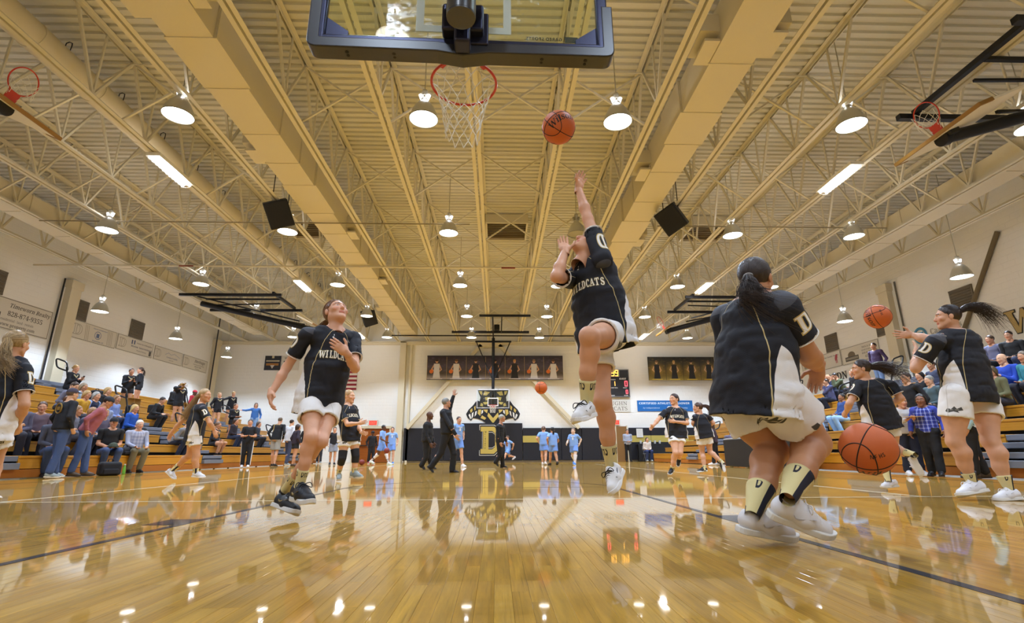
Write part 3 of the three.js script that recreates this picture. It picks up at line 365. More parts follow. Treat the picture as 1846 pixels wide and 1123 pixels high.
panel('record_plaque', 'black and gold record plaque beside a small white poster', 'plaque', canvas(256, 256, (x, w, h) => { x.fillStyle = '#20222e'; x.fillRect(0, 0, w, h); x.fillStyle = '#c9bfa0'; x.fillRect(w * 0.43, 0, w * 0.14, h * 0.17); x.fillRect(w * 0.08, h * 0.32, w * 0.84, h * 0.08); x.fillStyle = '#a5702a'; x.fillRect(w * 0.1, h * 0.52, w * 0.78, h * 0.16); x.fillStyle = '#c9c6c0'; x.beginPath(); x.moveTo(w * 0.36, h * 0.65); x.lineTo(w * 0.64, h * 0.65); x.lineTo(w * 0.5, h * 0.9); x.fill(); }), -13.75, 6.21, -12.8, 5.34, ZW);
panel('wall_poster', 'small white printed poster right beside the record plaque', 'poster', canvas(256, 256, (x, w, h) => { x.fillStyle = '#d6d2c8'; x.fillRect(0, 0, w, h); x.fillStyle = '#7a6a5a'; x.font = 'bold 30px sans-serif'; x.fillText('WILDCATS', 40, 50); x.fillStyle = '#3a3f55'; x.fillRect(30, 90, 60, 24); x.fillRect(30, 130, 160, 8); x.fillRect(30, 160, 120, 8); }), -12.75, 6.21, -11.7, 5.34, ZW, { back: 0xcfcabc });
// emblem of a crouching big cat: flat paint cut-outs on the wall
{
  const e = thing('wall_emblem', 'black and gold crouching big-cat emblem painted on the wall behind the far goal', 'emblem', [0, 3.12, ZW]);
  const shp = (pts, m, d) => { const s = new THREE.Shape(); pts.forEach(([a, b], i) => i ? s.lineTo(a, b) : s.moveTo(a, b)); s.closePath(); const g = new THREE.ExtrudeGeometry(s, { depth: 0.006, bevelEnabled: false }); g.translate(0, 0, d); return g; };
  const K = M(0x10131b, 0.55), G = M(0xc9b05c, 0.55), Wt = M(0xe4e4e0, 0.55);
  const mir = p => p.concat(p.slice().reverse().map(([a, b]) => [-a, b]));
  mesh('black_shape', shp(mir([[0, 1.06], [0.3, 1.1], [0.62, 1.04], [0.92, 1.06], [0.86, 0.82], [0.76, 0.6], [0.8, 0.36], [0.98, 0.42], [1.2, 0.12], [1.45, -0.12], [1.6, -0.38], [1.5, -0.62], [1.3, -0.78], [1.18, -0.62], [0.9, -0.66], [0.6, -0.78], [0.35, -1.0], [0.2, -1.06]]), K, 0), K, e);
  const pc = (pts, mat, n) => { for (const s of [1, -1]) mesh(n, shp(pts.map(([a, b]) => [a * s, b]), mat, 0.007), mat, e); };
  pc([[0.66, 0.95], [0.86, 0.98], [0.78, 0.8], [0.68, 0.72]], G, 'gold_patch'); pc([[0.2, 0.9], [0.52, 0.96], [0.6, 0.72], [0.4, 0.7]], G, 'gold_patch'); pc([[0.2, 0.62], [0.5, 0.6], [0.44, 0.4], [0.26, 0.46]], G, 'gold_patch'); pc([[0.32, 0.34], [0.62, 0.3], [0.5, 0.16], [0.36, 0.2]], G, 'gold_patch');
  pc([[0.6, 0.2], [0.72, 0.28], [0.78, 0.1], [0.62, 0.06]], G, 'gold_patch'); pc([[0.3, -0.02], [0.66, 0.02], [0.52, -0.22], [0.36, -0.34]], G, 'gold_patch'); pc([[0.0, -0.62], [0.28, -0.3], [0.34, -0.5], [0.06, -0.86], [0, -0.9]], G, 'gold_patch');
  pc([[0.7, -0.1], [0.86, -0.02], [0.92, -0.36], [0.76, -0.5]], G, 'gold_patch'); pc([[1.0, 0.16], [1.14, 0.02], [1.1, -0.18], [0.98, -0.06]], G, 'gold_patch'); pc([[1.24, -0.04], [1.38, -0.16], [1.32, -0.32], [1.22, -0.2]], G, 'gold_patch'); pc([[0.4, -0.62], [0.66, -0.46], [0.74, -0.62], [0.5, -0.72]], G, 'gold_patch');
  pc([[0.96, -0.2], [1.06, -0.24], [1.1, -0.54], [1.0, -0.42]], Wt, 'claw'); pc([[1.16, -0.26], [1.26, -0.34], [1.28, -0.68], [1.18, -0.52]], Wt, 'claw'); pc([[1.36, -0.36], [1.46, -0.44], [1.34, -0.7], [1.3, -0.6]], Wt, 'claw'); pc([[0.6, -0.14], [0.68, -0.18], [0.7, -0.4], [0.6, -0.3]], Wt, 'claw');
}
// wall pads with gold stripe, in panels
{
  const navyPad = M(0x141722, 0.5), gold = M(0xb9a653, 0.5);
  const pad = (x0, x1, h, label, stripe, group) => { const p = thing('wall_pad', label, 'wall pad', [(x0 + x1) / 2, 0.08, ZF + 0.1], 0, group); mesh('cushion', rbox(x1 - x0 - 0.01, h - 0.08, 0.12, 0, (h - 0.08) / 2, 0, 0.03), navyPad, p); if (stripe) mesh('gold_stripe', rbox(x1 - x0 - 0.01, 0.38, 0.02, 0, 1.2, 0.056, 0.008), gold, p); return p; };
  const tall = 1.92;
  for (const [a, b, s] of [[-5.2, -4.0, 0], [-4.0, -2.85, 0], [-2.85, -1.86, 1], [1.74, 2.85, 1], [2.85, 4.0, 0], [4.0, 5.2, 0], [5.2, 6.3, 0], [6.3, 7.2, 0]]) pad(a, b, tall, s ? 'black wall pad with a gold stripe right beside the tall lettered pad' : 'plain black wall pad under the long player banner', s, s ? 'striped pads beside the lettered pad' : 'plain black wall pads');
  for (const [a, b] of [[8.0, 9.3], [9.3, 10.6], [10.6, 11.9], [11.9, 13.2]]) pad(a, b, tall, 'black wall pad with a long gold stripe under the blue banner', 1, 'striped pads under the blue banner');
  const c = pad(-1.85, 1.73, 2.2, 'tall black wall pad with a big gold block letter under the emblem', 0);
  const D = (s) => { const o = new THREE.Shape(); o.moveTo(-0.62 * s, 0.85 * s); o.lineTo(0.25 * s, 0.85 * s); o.lineTo(0.62 * s, 0.5 * s); o.lineTo(0.62 * s, -0.5 * s); o.lineTo(0.25 * s, -0.85 * s); o.lineTo(-0.62 * s, -0.85 * s); o.lineTo(-0.62 * s, -0.55 * s); o.lineTo(-0.46 * s, -0.55 * s); o.lineTo(-0.46 * s, 0.55 * s); o.lineTo(-0.62 * s, 0.55 * s); o.closePath(); return o; };
  const hole = k => { const p = new THREE.Path(); p.moveTo(-0.1, 0.5 * k); p.lineTo(0.12, 0.5 * k); p.lineTo(0.28, 0.36 * k); p.lineTo(0.28, -0.36 * k); p.lineTo(0.12, -0.5 * k); p.lineTo(-0.1, -0.5 * k); p.closePath(); return p; };
  const ex = (s, h, z, m, n) => { if (h) s.holes.push(h); const g = new THREE.ExtrudeGeometry(s, { depth: 0.006, bevelEnabled: false }); g.translate(-0.1, 1.15, z); mesh(n, g, m, c); };
  ex(D(1.02), hole(0.86), 0.061, M(0xe3e0d2, 0.5), 'letter_outline'); ex(D(0.985), hole(0.92), 0.064, navyPad, 'letter_gap'); ex(D(0.9), hole(1.04), 0.067, M(0xc6ad55, 0.5), 'gold_letter');
  const tx = [...'WILDCATS'].map((ch, i) => { const g = new TextGeometry(ch, { font, size: 0.085, depth: 0.002, curveSegments: 2 }); g.translate(-0.43, 1.15 + 0.42 - i * 0.13, 0.0735); return g; }); mesh('letter_text', merge(tx), M(0x2a2412, 0.6), c);
}
// doors and exit signs
{
  const wood = MP(0xc09468, 0.45, { map: goldWoodTex }), d = new THREE.Group(); d.name = 'door_1'; struct(d); d.position.set(-7.05, 0, ZF); scene.add(d);
  mesh('frame', merge([box(0.09, 2.0, 0.14, -1.06, 1.0, 0.07), box(0.09, 2.0, 0.14, 1.06, 1.0, 0.07), box(2.3, 0.14, 0.16, 0, 1.98, 0.08)]), pil, d);
  for (const s of [-1, 1]) { const l = mesh('leaf', rbox(1.0, 1.88, 0.05, s * 0.505, 0.95, 0.06, 0.006), wood, d); mesh('panic_bar', bar(V(s * 0.15, 0.95, 0.14), V(s * 0.9, 0.95, 0.14), 0.05, 0.06), M(0x2a2018, 0.5), l); }
  const e = new THREE.Group(); e.name = 'door_2'; struct(e); e.position.set(7.58, 0, ZF); scene.add(e); mesh('leaf', rbox(0.62, 2.0, 0.06, 0, 1.0, 0.06, 0.006), M(0x8a6436, 0.5), e); mesh('frame', merge([box(0.06, 2.05, 0.12, -0.34, 1.02, 0.06), box(0.06, 2.05, 0.12, 0.34, 1.02, 0.06)]), pil, e); mesh('handle', rod(V(0.22, 1.0, 0.1), V(0.22, 1.12, 0.1), 0.015), darkSteel, e);
  for (const [x, l] of [[-7.02, 'red lit exit sign above the wooden double doors'], [7.25, 'red lit exit sign below the white sign with serif lettering']]) { const s = thing('exit_sign', l, 'exit sign', [x, 2.23, ZF + 0.08]); mesh('housing', rbox(0.56, 0.34, 0.1, 0, 0, 0, 0.015), M(0xd8d2c6, 0.5), s); mesh('sign_face', new THREE.PlaneGeometry(0.44, 0.24).translate(0, 0, 0.055), M(0xff9a8a, 0.5, { map: canvas(256, 128, (x, w, h) => { x.fillStyle = '#c8372c'; x.fillRect(0, 0, w, h); x.fillStyle = '#ffd9cf'; x.font = 'bold 90px sans-serif'; x.textAlign = 'center'; x.fillText('EXIT', w / 2, 96); }), emissive: 0xff4638, emissiveIntensity: 1.1 }), s); }
  const p = panel('paper_notice', 'white paper notice taped on the striped wall pad', 'notice', canvas(64, 96, (x, w, h) => { x.fillStyle = '#e2e0d8'; x.fillRect(0, 0, w, h); x.fillStyle = '#aaa'; for (let i = 0; i < 8; i++) x.fillRect(8, 12 + i * 10, 46, 2); }), 8.44, 1.86, 8.82, 1.36, ZF + 0.2);
}
// ---------------------------------------------------------------- side wall banners, vents, lettering
const beigeVent = M(0x6e675a, 0.6);
function wallVent(x, y, z, l, g) { const v = thing('wall_louvre', l, 'vent', [x, y, z], 0, g); const s = x < 0 ? 1 : -1; mesh('frame', merge([box(0.05, 0.76, 0.05, 0, 0, 0.42), box(0.05, 0.76, 0.05, 0, 0, -0.42), box(0.05, 0.05, 0.9, 0, 0.38, 0), box(0.05, 0.05, 0.9, 0, -0.38, 0)]), beigeVent, v); for (let k = 0; k < 8; k++) { const b = mesh('slat', box(0.05, 0.085, 0.8), beigeVent, v); b.position.set(0, -0.32 + k * 0.091, 0); b.rotation.z = s * 0.4; } }
for (const z of [-16.6, -20.25, -23.7]) wallVent(XL + 0.03, 6.08, z, 'grey louvre high on the wall above the advertising banners', 'louvres over the banners');
for (const z of [-23.55, -20.1, -16.4]) wallVent(XR - 0.03, 5.5, z, 'grey louvre high on the wall with gold lettering', 'louvres on the lettered wall');
function sideBanner(label, tex, side, z0, z1, y0, y1, back) { const w = Math.abs(z1 - z0), h = y0 - y1, p = thing('advert_banner', label, 'banner', [side < 0 ? XL + 0.02 : XR - 0.02, (y0 + y1) / 2, (z0 + z1) / 2], side < 0 ? Math.PI / 2 : -Math.PI / 2); mesh('face', new THREE.PlaneGeometry(w, h).translate(0, 0, 0.012), M(0xffffff, 0.5, { map: tex }), p); mesh('backing', box(w, h, 0.02), M(back ?? 0xc9c5b8, 0.6), p); }
const adTex = (draw) => canvas(896, 288, (x, w, h) => { x.fillStyle = '#d6d2c6'; x.fillRect(0, 0, w, h); x.strokeStyle = '#4a463e'; x.lineWidth = 5; x.strokeRect(8, 8, w - 16, h - 16); draw(x, w, h); });
const bigD = (x, px) => { x.font = 'bold 230px serif'; x.lineWidth = 7; x.strokeStyle = '#8d8672'; x.strokeText('D', px, 222); };
const txt = (x, s, px, py, f, c = '#54504a') => { x.fillStyle = c; x.font = f; x.textAlign = 'left'; x.fillText(s, px, py); };
const catBlob = (x, px, py, s) => { x.fillStyle = '#6f6047'; x.beginPath(); x.ellipse(px, py, 60 * s, 44 * s, 0, 0, 7); x.fill(); x.fillStyle = '#4b473f'; x.fillRect(px - 110 * s, py + 10 * s, 220 * s, 50 * s); x.fillStyle = '#8d8778'; x.fillRect(px - 100 * s, py + 22 * s, 200 * s, 24 * s); };
sideBanner('wide advertising banner with a phone number on the wall beside the thick rope', adTex((x, w, h) => { catBlob(x, 190, 130, 1.3); txt(x, 'Timeworn Realty', 400, 80, 'italic bold 54px serif'); txt(x, '828-874-9355', 400, 160, 'bold 64px serif'); txt(x, 'residential · land · rentals', 340, 210, '30px serif'); txt(x, 'www.property.com', 340, 258, 'bold 40px serif'); }), -1, -16, -19.15, 5.66, 4.6);
sideBanner('banner with a striped field and a blue round crest between block letters', adTex((x, w, h) => { bigD(x, 30); x.strokeStyle = '#9a927c'; x.lineWidth = 8; for (const a of [250, 280, 310, 700, 730, 760, 790]) { x.beginPath(); x.moveTo(a, 20); x.lineTo(a + 20, 270); x.stroke(); } x.strokeStyle = '#5c6f96'; x.lineWidth = 10; x.beginPath(); x.arc(510, 150, 62, 0, 7); x.stroke(); x.fillStyle = '#5c6f96'; x.fillRect(480, 120, 60, 70); txt(x, 'Church of Rutherford', 400, 60, 'bold 26px serif', '#5c6f96'); txt(x, 'Hometown, NC', 420, 262, 'bold 30px serif', '#5c6f96'); }), -1, -20.1, -22.55, 5.66, 4.94);
sideBanner('banner with two small blue figures beside a block letter', adTex((x, w, h) => { bigD(x, 40); x.fillStyle = '#3f4f78'; x.fillRect(330, 40, 28, 80); x.fillRect(390, 36, 28, 80); txt(x, 'Center for Orthopedics', 460, 90, 'bold 34px serif'); txt(x, 'Mission  Interventional', 330, 170, 'bold 46px serif', '#3f4458'); txt(x, 'Physical therapy', 480, 230, '32px serif'); x.fillRect(800, 170, 60, 90); }), -1, -22.62, -25.05, 5.66, 4.97);
sideBanner('banner with a thin blue mountain line beside a block letter', adTex((x, w, h) => { bigD(x, 30); x.strokeStyle = '#6d86b0'; x.lineWidth = 6; x.beginPath(); x.moveTo(330, 130); x.lineTo(430, 80); x.lineTo(520, 110); x.lineTo(620, 70); x.lineTo(820, 130); x.stroke(); txt(x, 'Carolina Foothills', 380, 190, 'bold 40px serif', '#6d7690'); txt(x, 'care for life', 470, 240, '26px serif'); }), -1, -25.18, -27.45, 5.66, 4.98);
sideBanner('banner with a cursive shop heading nearest the far corner column', adTex((x, w, h) => { bigD(x, 40); txt(x, 'Heritage', 400, 110, 'italic bold 90px serif'); txt(x, 'Furniture & Flooring', 370, 170, '40px serif'); txt(x, '828 437 5100', 430, 220, 'bold 40px serif'); txt(x, 'downtown', 460, 262, '30px serif'); }), -1, -27.55, -29.88, 5.66, 4.98);
sideBanner('white advertising banner with a brown cat head over a grey badge', adTex((x, w, h) => { catBlob(x, 250, 150, 1.5); txt(x, 'PAUL D. SMITH', 520, 80, 'bold 38px serif'); txt(x, 'HOMETOWN', 500, 130, '34px serif'); txt(x, 'GOLD SPONSOR', 500, 180, 'bold 44px serif'); txt(x, '433 4877', 560, 240, 'bold 50px serif'); }), 1, -23.0, -20.6, 5.06, 4.3);
sideBanner('faint white advertising banner with a small red bird figure', adTex((x, w, h) => { x.fillStyle = '#8a8474'; x.fillRect(60, 120, 120, 60); x.fillRect(330, 120, 130, 60); txt(x, 'Burke Family Dental', 500, 90, 'bold 34px serif'); x.fillStyle = '#a33a44'; x.beginPath(); x.ellipse(800, 120, 26, 60, 0.3, 0, 7); x.fill(); x.fillRect(780, 160, 14, 60); x.fillRect(805, 160, 14, 60); }), 1, -26.2, -23.06, 5.08, 4.32);
{ // gold lettering on the right-hand wall
  const l = thing('wall_lettering', 'gold slab lettering with dark outline on the white wall', 'lettering', [XR - 0.01, 3.95, -15.15], -Math.PI / 2);
  const f2 = await new FontLoader().loadAsync('fonts/droid/droid_serif_bold.typeface.json');
  [...'WILDCATS'].reduce((px, ch) => { const a = new TextGeometry(ch, { font: f2, size: 0.72, depth: 0.01, curveSegments: 4 }); a.computeBoundingBox(); const w = a.boundingBox.max.x; const k = new TextGeometry(ch, { font: f2, size: 0.72, depth: 0.006, curveSegments: 4, bevelEnabled: true, bevelSize: 0.03, bevelThickness: 0.002 }); a.translate(px, 0, 0.012); k.translate(px, 0, 0.0); mesh('letter_outline', k, M(0x2a2a2a, 0.6), l); mesh('letter', a, M(0xb59b5a, 0.5), l); return px + w + 0.14; }, 0);
  const c = thing('wall_crest', 'blue round crest with faint lettering on the white wall beside the column', 'crest', [XR - 0.015, 4.68, -18.45], -Math.PI / 2); const t = new THREE.TorusGeometry(0.27, 0.05, 8, 32); t.scale(1, 1, 0.15); mesh('ring', t, M(0x3f86a8, 0.5), c); mesh('bars', merge([box(0.3, 0.06, 0.01, 0, 0.1, 0), box(0.36, 0.06, 0.01, 0, 0, 0), box(0.3, 0.06, 0.01, 0, -0.1, 0)]), M(0x3f86a8, 0.5), c); const tg = new TextGeometry('Carolinas', { font: f2, size: 0.2, depth: 0.004, curveSegments: 3 }); tg.translate(0.45, -0.05, 0); mesh('crest_text', tg, M(0xb3b0a8, 0.6), c);
  const s = thing('wall_script', 'black hand-painted script letters on the wall above seated spectators', 'lettering', [XR - 0.01, 3.72, -24.3], -Math.PI / 2); const sg = new TextGeometry('ARDN', { font: f2, size: 0.34, depth: 0.006, curveSegments: 3 }); mesh('letters', sg, M(0x2b2a2c, 0.6), s);
  const r = thing('climbing_rope', 'dark rope hanging down the wall beside the column and the phone-number banner', 'rope', [XL + 0.08, 0, -19.25]); mesh('rope', rod(V(0, 2.9, 0), V(0, CHORD, 0), 0.03, 0.03, 8), M(0x23242a, 0.8), r);
  const r2 = thing('climbing_rope', 'dark rope hanging down in the far corner beside the column', 'rope', [XL + 0.3, 0, -30.0]); mesh('rope', rod(V(0, 2, 0), V(0, DECK + 0.02, 0), 0.035, 0.035, 8), M(0x33343a, 0.8), r2);
  const r3 = thing('conduit_drop', 'dark conduit dropping down the white wall beside the blue round crest', 'conduit', [XR - 0.05, 0, -19.1]); mesh('pipe', rod(V(0, 3, 0), V(0, CHORD, 0), 0.03, 0.03, 8), M(0x6a675e, 0.7), r3);
  const r4 = thing('wall_stripe', 'brown diagonal pipe rising across the wall beside the gold lettering', 'pipe', [XR - 0.08, 0, 0]); mesh('pipe', rod(V(0, 4.4, -16.6), V(0, 7.2, -14.6), 0.07, 0.07, 10), M(0x6f6248, 0.6), r4);
}
// ---------------------------------------------------------------- bleachers
const ROWS = 9, RD = 0.72, RISE = 0.305, SEAT0 = 0.44;
const rowX = (side, i) => side < 0 ? -9.1 - RD * i : 8.75 + RD * i * 0.93;
const ORD = ['lowest', 'second', 'third', 'fourth', 'fifth', 'sixth', 'seventh', 'eighth', 'topmost'];
function bleacher(side, z0, z1, aisles, where) { // every row rolls out on its own: one thing per row
  const s = side, spans = []; let z = z0; for (const a of aisles) { spans.push([z, a + 0.6]); z = a - 0.6; } spans.push([z, z1]);
  const cut = L => Math.max(1, Math.round(L / 4.6)), dep = Math.abs(rowX(s, 1) - rowX(s, 0)), railM = M(0x16181c, 0.35), kick = M(0xa8641c, 0.5);
  for (let i = 0; i < ROWS; i++) {
    const x = rowX(s, i), y = SEAT0 + RISE * i, b = thing('bleacher_row', ORD[i] + ' row of the gold wooden bleacher ' + where, 'bleacher row', [x, 0, 0]);
    for (const [a, c] of spans) { const n = cut(a - c), L = (a - c) / n, sg = rbox(0.3, 0.05, L - 0.015, 0, 0, 0, 0.008, 1), fg = rbox(0.035, i ? 0.17 : 0.2, L - 0.015, 0, 0, 0, 0.006, 1); for (let k = 0; k < n; k++) { const zc = a - (k + 0.5) * L; mesh('seat_board', sg, benchMat, b).position.set(s * 0.15, y - 0.025, zc); mesh('front_board', fg, benchMat, b).position.set(s * 0.03, y - 0.05 - (i ? 0.085 : 0.1), zc); } }
    mesh('foot_deck', box(dep - 0.3, 0.03, z0 - z1, s * (dep / 2 + 0.15), y - 0.12, (z0 + z1) / 2), deckGrey, b);
    mesh('deck_face', box(0.02, 0.24, z0 - z1, s * 0.31, y - 0.25, (z0 + z1) / 2), blackMat, b);
    for (const a of aisles) { mesh('aisle_step', rbox(0.3, 0.1, 1.16, s * 0.15, y - 0.06, a, 0.01), deckGrey, b); if (i) mesh('aisle_step', rbox(0.26, 0.1, 1.16, s * -0.14, y - 0.2, a, 0.01), deckGrey, b); }
    if (!i) { for (const a of aisles) mesh('aisle_step', rbox(0.3, 0.12, 1.16, s * 0.08, 0.24, a, 0.01), deckGrey, b); const n = cut(z0 - z1), L = (z0 - z1) / n; for (let k = 0; k < n; k++) mesh('kick_board', rbox(0.04, 0.16, L - 0.01, s * 0.04, 0.1, z0 - (k + 0.5) * L, 0.006), kick, b); }
    mesh('end_frame', merge([z1 + 0.03, z0 - 0.03].flatMap(e => [box(0.07, y - 0.14, 0.05, s * 0.36, (y - 0.14) / 2, e), box(dep - 0.3, 0.07, 0.05, s * (dep / 2 + 0.15), y - 0.17, e)])), blackMat, b);
    if ([1, 4, 7].includes(i)) for (const az of aisles) { const a = 0, h = thing('aisle_handrail', 'black looped handrail in an aisle of the bleacher ' + where, 'handrail', [x, 0, az], 0, 'handrails of the bleacher ' + where), c0 = V(s * 0.49, y + 0.86, a), loop = []; for (let k = 0; k < 24; k++) { const th = k / 24 * 6.2832, c = Math.cos(th), q = Math.sin(th), p = v => Math.sign(v) * Math.pow(Math.abs(v), 0.45); loop.push(V(c0.x + s * (0.2 * p(c) + 0.05 * p(q)), c0.y + 0.16 * p(q) + 0.07 * p(c), a)); } mesh('loop', tube(loop, 0.026, 72, 8, true), railM, h); mesh('post', merge([tube([V(s * 0.09, y - 0.005, a), V(s * 0.17, y + 0.3, a), V(s * 0.28, y + 0.66, a), V(s * 0.31, y + 0.78, a)], 0.026, 16, 8), rod(V(s * 0.09, y - 0.01, a), V(s * 0.09, y + 0.01, a), 0.06, 0.06, 14)]), railM, h); }
  }
}
bleacher(-1, -7.2, -28.4, [-10.1, -17.8, -24.8], 'below the advertising banners');
bleacher(1, -5.6, -28.8, [-8.7, -12.2, -17.0, -23.0], 'below the gold wall lettering');
{ // scorer's table with black skirt on the right
  const t = thing('scorer_table', 'long scorer table with black padded front before the right-hand bleacher', 'table', [8.05, 0, -15.9]);
  mesh('front_panel', rbox(0.08, 0.86, 4.2, 0, 0.45, 0, 0.02), M(0x12141d, 0.5), t); mesh('end_panel', rbox(0.5, 0.86, 0.06, 0.26, 0.45, 2.1, 0.02), M(0x12141d, 0.5), t); mesh('table_top', rbox(0.6, 0.04, 4.2, 0.28, 0.9, 0, 0.01), M(0xb9bec4, 0.4), t);
}
// ---------------------------------------------------------------- distance fields and their skins
class Field {
  constructor(lo, hi, c) { this.c = c; this.o = lo; this.n = [0, 1, 2].map(i => Math.ceil((hi[i] - lo[i]) / c) + 2); this.f = new Float32Array(this.n[0] * this.n[1] * this.n[2]).fill(1); }
  each(bb, pad, fn) {
    const { c, o, n, f } = this, r = [0, 1, 2].map(i => [Math.max(0, Math.floor((bb[i] - pad - o[i]) / c)), Math.min(n[i] - 1, Math.ceil((bb[i + 3] + pad - o[i]) / c))]);
    for (let k = r[2][0]; k <= r[2][1]; k++) for (let j = r[1][0]; j <= r[1][1]; j++) { let q = (k * n[1] + j) * n[0] + r[0][0]; for (let i = r[0][0]; i <= r[0][1]; i++, q++) f[q] = fn(f[q], o[0] + i * c, o[1] + j * c, o[2] + k * c); }
  }
  add(p, k = 0.02) { const P = k + 2.5 * this.c; this.each(p.bb, P, (a, x, y, z) => { const d = p.d(x, y, z), h = Math.max(k - Math.abs(a - d), 0); return Math.min(a, d) - (k ? h * h / (4 * k) : 0); }); return this; }
  sub(p, k = 0.006) { this.each(p.bb, 0.03, (a, x, y, z) => { const d = -p.d(x, y, z), h = Math.max(k - Math.abs(a - d), 0); return Math.max(a, d) + h * h / (4 * k); }); return this; }
  all(fn) { const e = 1e3; this.each([-e, -e, -e, e, e, e], 0, fn); return this; }
  folds(amp, sx, sy, sz, seed) { return this.all((a, x, y, z) => Math.abs(a) > 0.06 ? a : a + amp * (1 - 2 * Math.abs(2 * noise3(x * sx + seed, y * sy + seed * 1.7, z * sz + seed * 0.3) - 1)) * 0.5); }
  geo() { // surface nets
    const { c, o, n, f } = this, [nx, ny, nz] = n, id = new Int32Array(nx * ny * nz).fill(-1), P = [], I = [], sx = 1, sy = nx, sz = nx * ny, E = [[0, 1], [0, 2], [0, 4], [1, 3], [1, 5], [2, 3], [2, 6], [3, 7], [4, 5], [4, 6], [5, 7], [6, 7]], v = new Float32Array(8);
    const ea = new Uint8Array(E.map(e => e[0])), eb = new Uint8Array(E.map(e => e[1])), act = [], lim = 2.2 * c;
    for (let k = 0; k < nz - 1; k++) for (let j = 0; j < ny - 1; j++) for (let i = 0, q = k * sz + j * sy; i < nx - 1; i++, q++) {
      const f0 = f[q]; if (f0 > lim || f0 < -lim) continue;
      v[0] = f0; v[1] = f[q + 1]; v[2] = f[q + sy]; v[3] = f[q + sy + 1]; v[4] = f[q + sz]; v[5] = f[q + sz + 1]; v[6] = f[q + sz + sy]; v[7] = f[q + sz + sy + 1];
      let m = 0; for (let t = 0; t < 8; t++) if (v[t] < 0) m++;
      if (m === 0 || m === 8) continue;
      let x = 0, y = 0, z = 0, w = 0;
      for (let e = 0; e < 12; e++) { const a = ea[e], b = eb[e], A = v[a], B = v[b]; if ((A < 0) === (B < 0)) continue; const t = A / (A - B); x += (a & 1) + t * ((b & 1) - (a & 1)); y += ((a >> 1) & 1) + t * (((b >> 1) & 1) - ((a >> 1) & 1)); z += ((a >> 2) & 1) + t * (((b >> 2) & 1) - ((a >> 2) & 1)); w++; }
      id[q] = P.length / 3; if (i && j && k) act.push(q); P.push(o[0] + (i + x / w) * c, o[1] + (j + y / w) * c, o[2] + (k + z / w) * c);
    }
    const ax = [sx, sy, sz];
    for (const q of act) { const s = f[q] < 0; for (let d = 0; d < 3; d++) { const t = f[q + ax[d]] < 0; if (s === t) continue; const a = ax[(d + 1) % 3], b = ax[(d + 2) % 3], w = id[q - a - b], x = id[q - a], y = id[q], z = id[q - b]; if (w < 0 || x < 0 || y < 0 || z < 0) continue; if (s) I.push(w, x, y, w, y, z); else I.push(w, y, x, w, z, y); } }
    const g = new THREE.BufferGeometry(); g.setAttribute('position', new THREE.Float32BufferAttribute(P, 3)); g.setIndex(I); g.computeVertexNormals(); return g;
  }
}
const bbOf = (pts, r) => { const b = [1e9, 1e9, 1e9, -1e9, -1e9, -1e9]; for (const p of pts) { const a = [p.x, p.y, p.z]; for (let i = 0; i < 3; i++) { b[i] = Math.min(b[i], a[i] - r); b[i + 3] = Math.max(b[i + 3], a[i] + r); } } return b; };
function cone(a, b, ra, rb) { const dx = b.x - a.x, dy = b.y - a.y, dz = b.z - a.z, L = dx * dx + dy * dy + dz * dz || 1e-9; return { bb: bbOf([a, b], Math.max(ra, rb)), d: (x, y, z) => { const px = x - a.x, py = y - a.y, pz = z - a.z; let t = (px * dx + py * dy + pz * dz) / L; t = t < 0 ? 0 : t > 1 ? 1 : t; const ex = px - t * dx, ey = py - t * dy, ez = pz - t * dz; return Math.sqrt(ex * ex + ey * ey + ez * ez) - (ra + t * (rb - ra)); } }; }
function ell(c, r, ax) { const R = Math.max(r[0], r[1], r[2]), m = Math.min(r[0], r[1], r[2]); return { bb: bbOf([c], R), d: (x, y, z) => { let a = x - c.x, b = y - c.y, e = z - c.z; if (ax) { const u = a * ax[0].x + b * ax[0].y + e * ax[0].z, v = a * ax[1].x + b * ax[1].y + e * ax[1].z, w = a * ax[2].x + b * ax[2].y + e * ax[2].z; a = u; b = v; e = w; } const A = a / r[0], B = b / r[1], C = e / r[2], k0 = Math.sqrt(A * A + B * B + C * C), k1 = Math.sqrt(A * A / (r[0] * r[0]) + B * B / (r[1] * r[1]) + C * C / (r[2] * r[2])); return k1 < 1e-9 ? -m : k0 * (k0 - 1) / k1; } }; }
const chain = (list, k) => { const b = [1e9, 1e9, 1e9, -1e9, -1e9, -1e9]; for (const p of list) for (let i = 0; i < 3; i++) { b[i] = Math.min(b[i], p.bb[i]); b[i + 3] = Math.max(b[i + 3], p.bb[i + 3]); } return { bb: b, d: (x, y, z) => { let a = 1; for (const p of list) { const d = p.d(x, y, z), h = Math.max(k - Math.abs(a - d), 0); a = Math.min(a, d) - h * h / (4 * k); } return a; } }; };
const cutBy = (p, pt, nrm) => ({ bb: p.bb, d: (x, y, z) => Math.max(p.d(x, y, z), (x - pt.x) * nrm.x + (y - pt.y) * nrm.y + (z - pt.z) * nrm.z) });
const mid = (a, b, t = 0.5) => a.clone().lerp(b, t);
function colorize(g, fn) { const p = g.attributes.position, c = new Float32Array(p.count * 3); for (let i = 0; i < p.count; i++) { const q = fn(p.getX(i), p.getY(i), p.getZ(i), i); c[3 * i] = q[0]; c[3 * i + 1] = q[1]; c[3 * i + 2] = q[2]; } g.setAttribute('color', new THREE.BufferAttribute(c, 3)); return g; }
const lin = h => { const c = new THREE.Color(h); return [c.r, c.g, c.b]; };

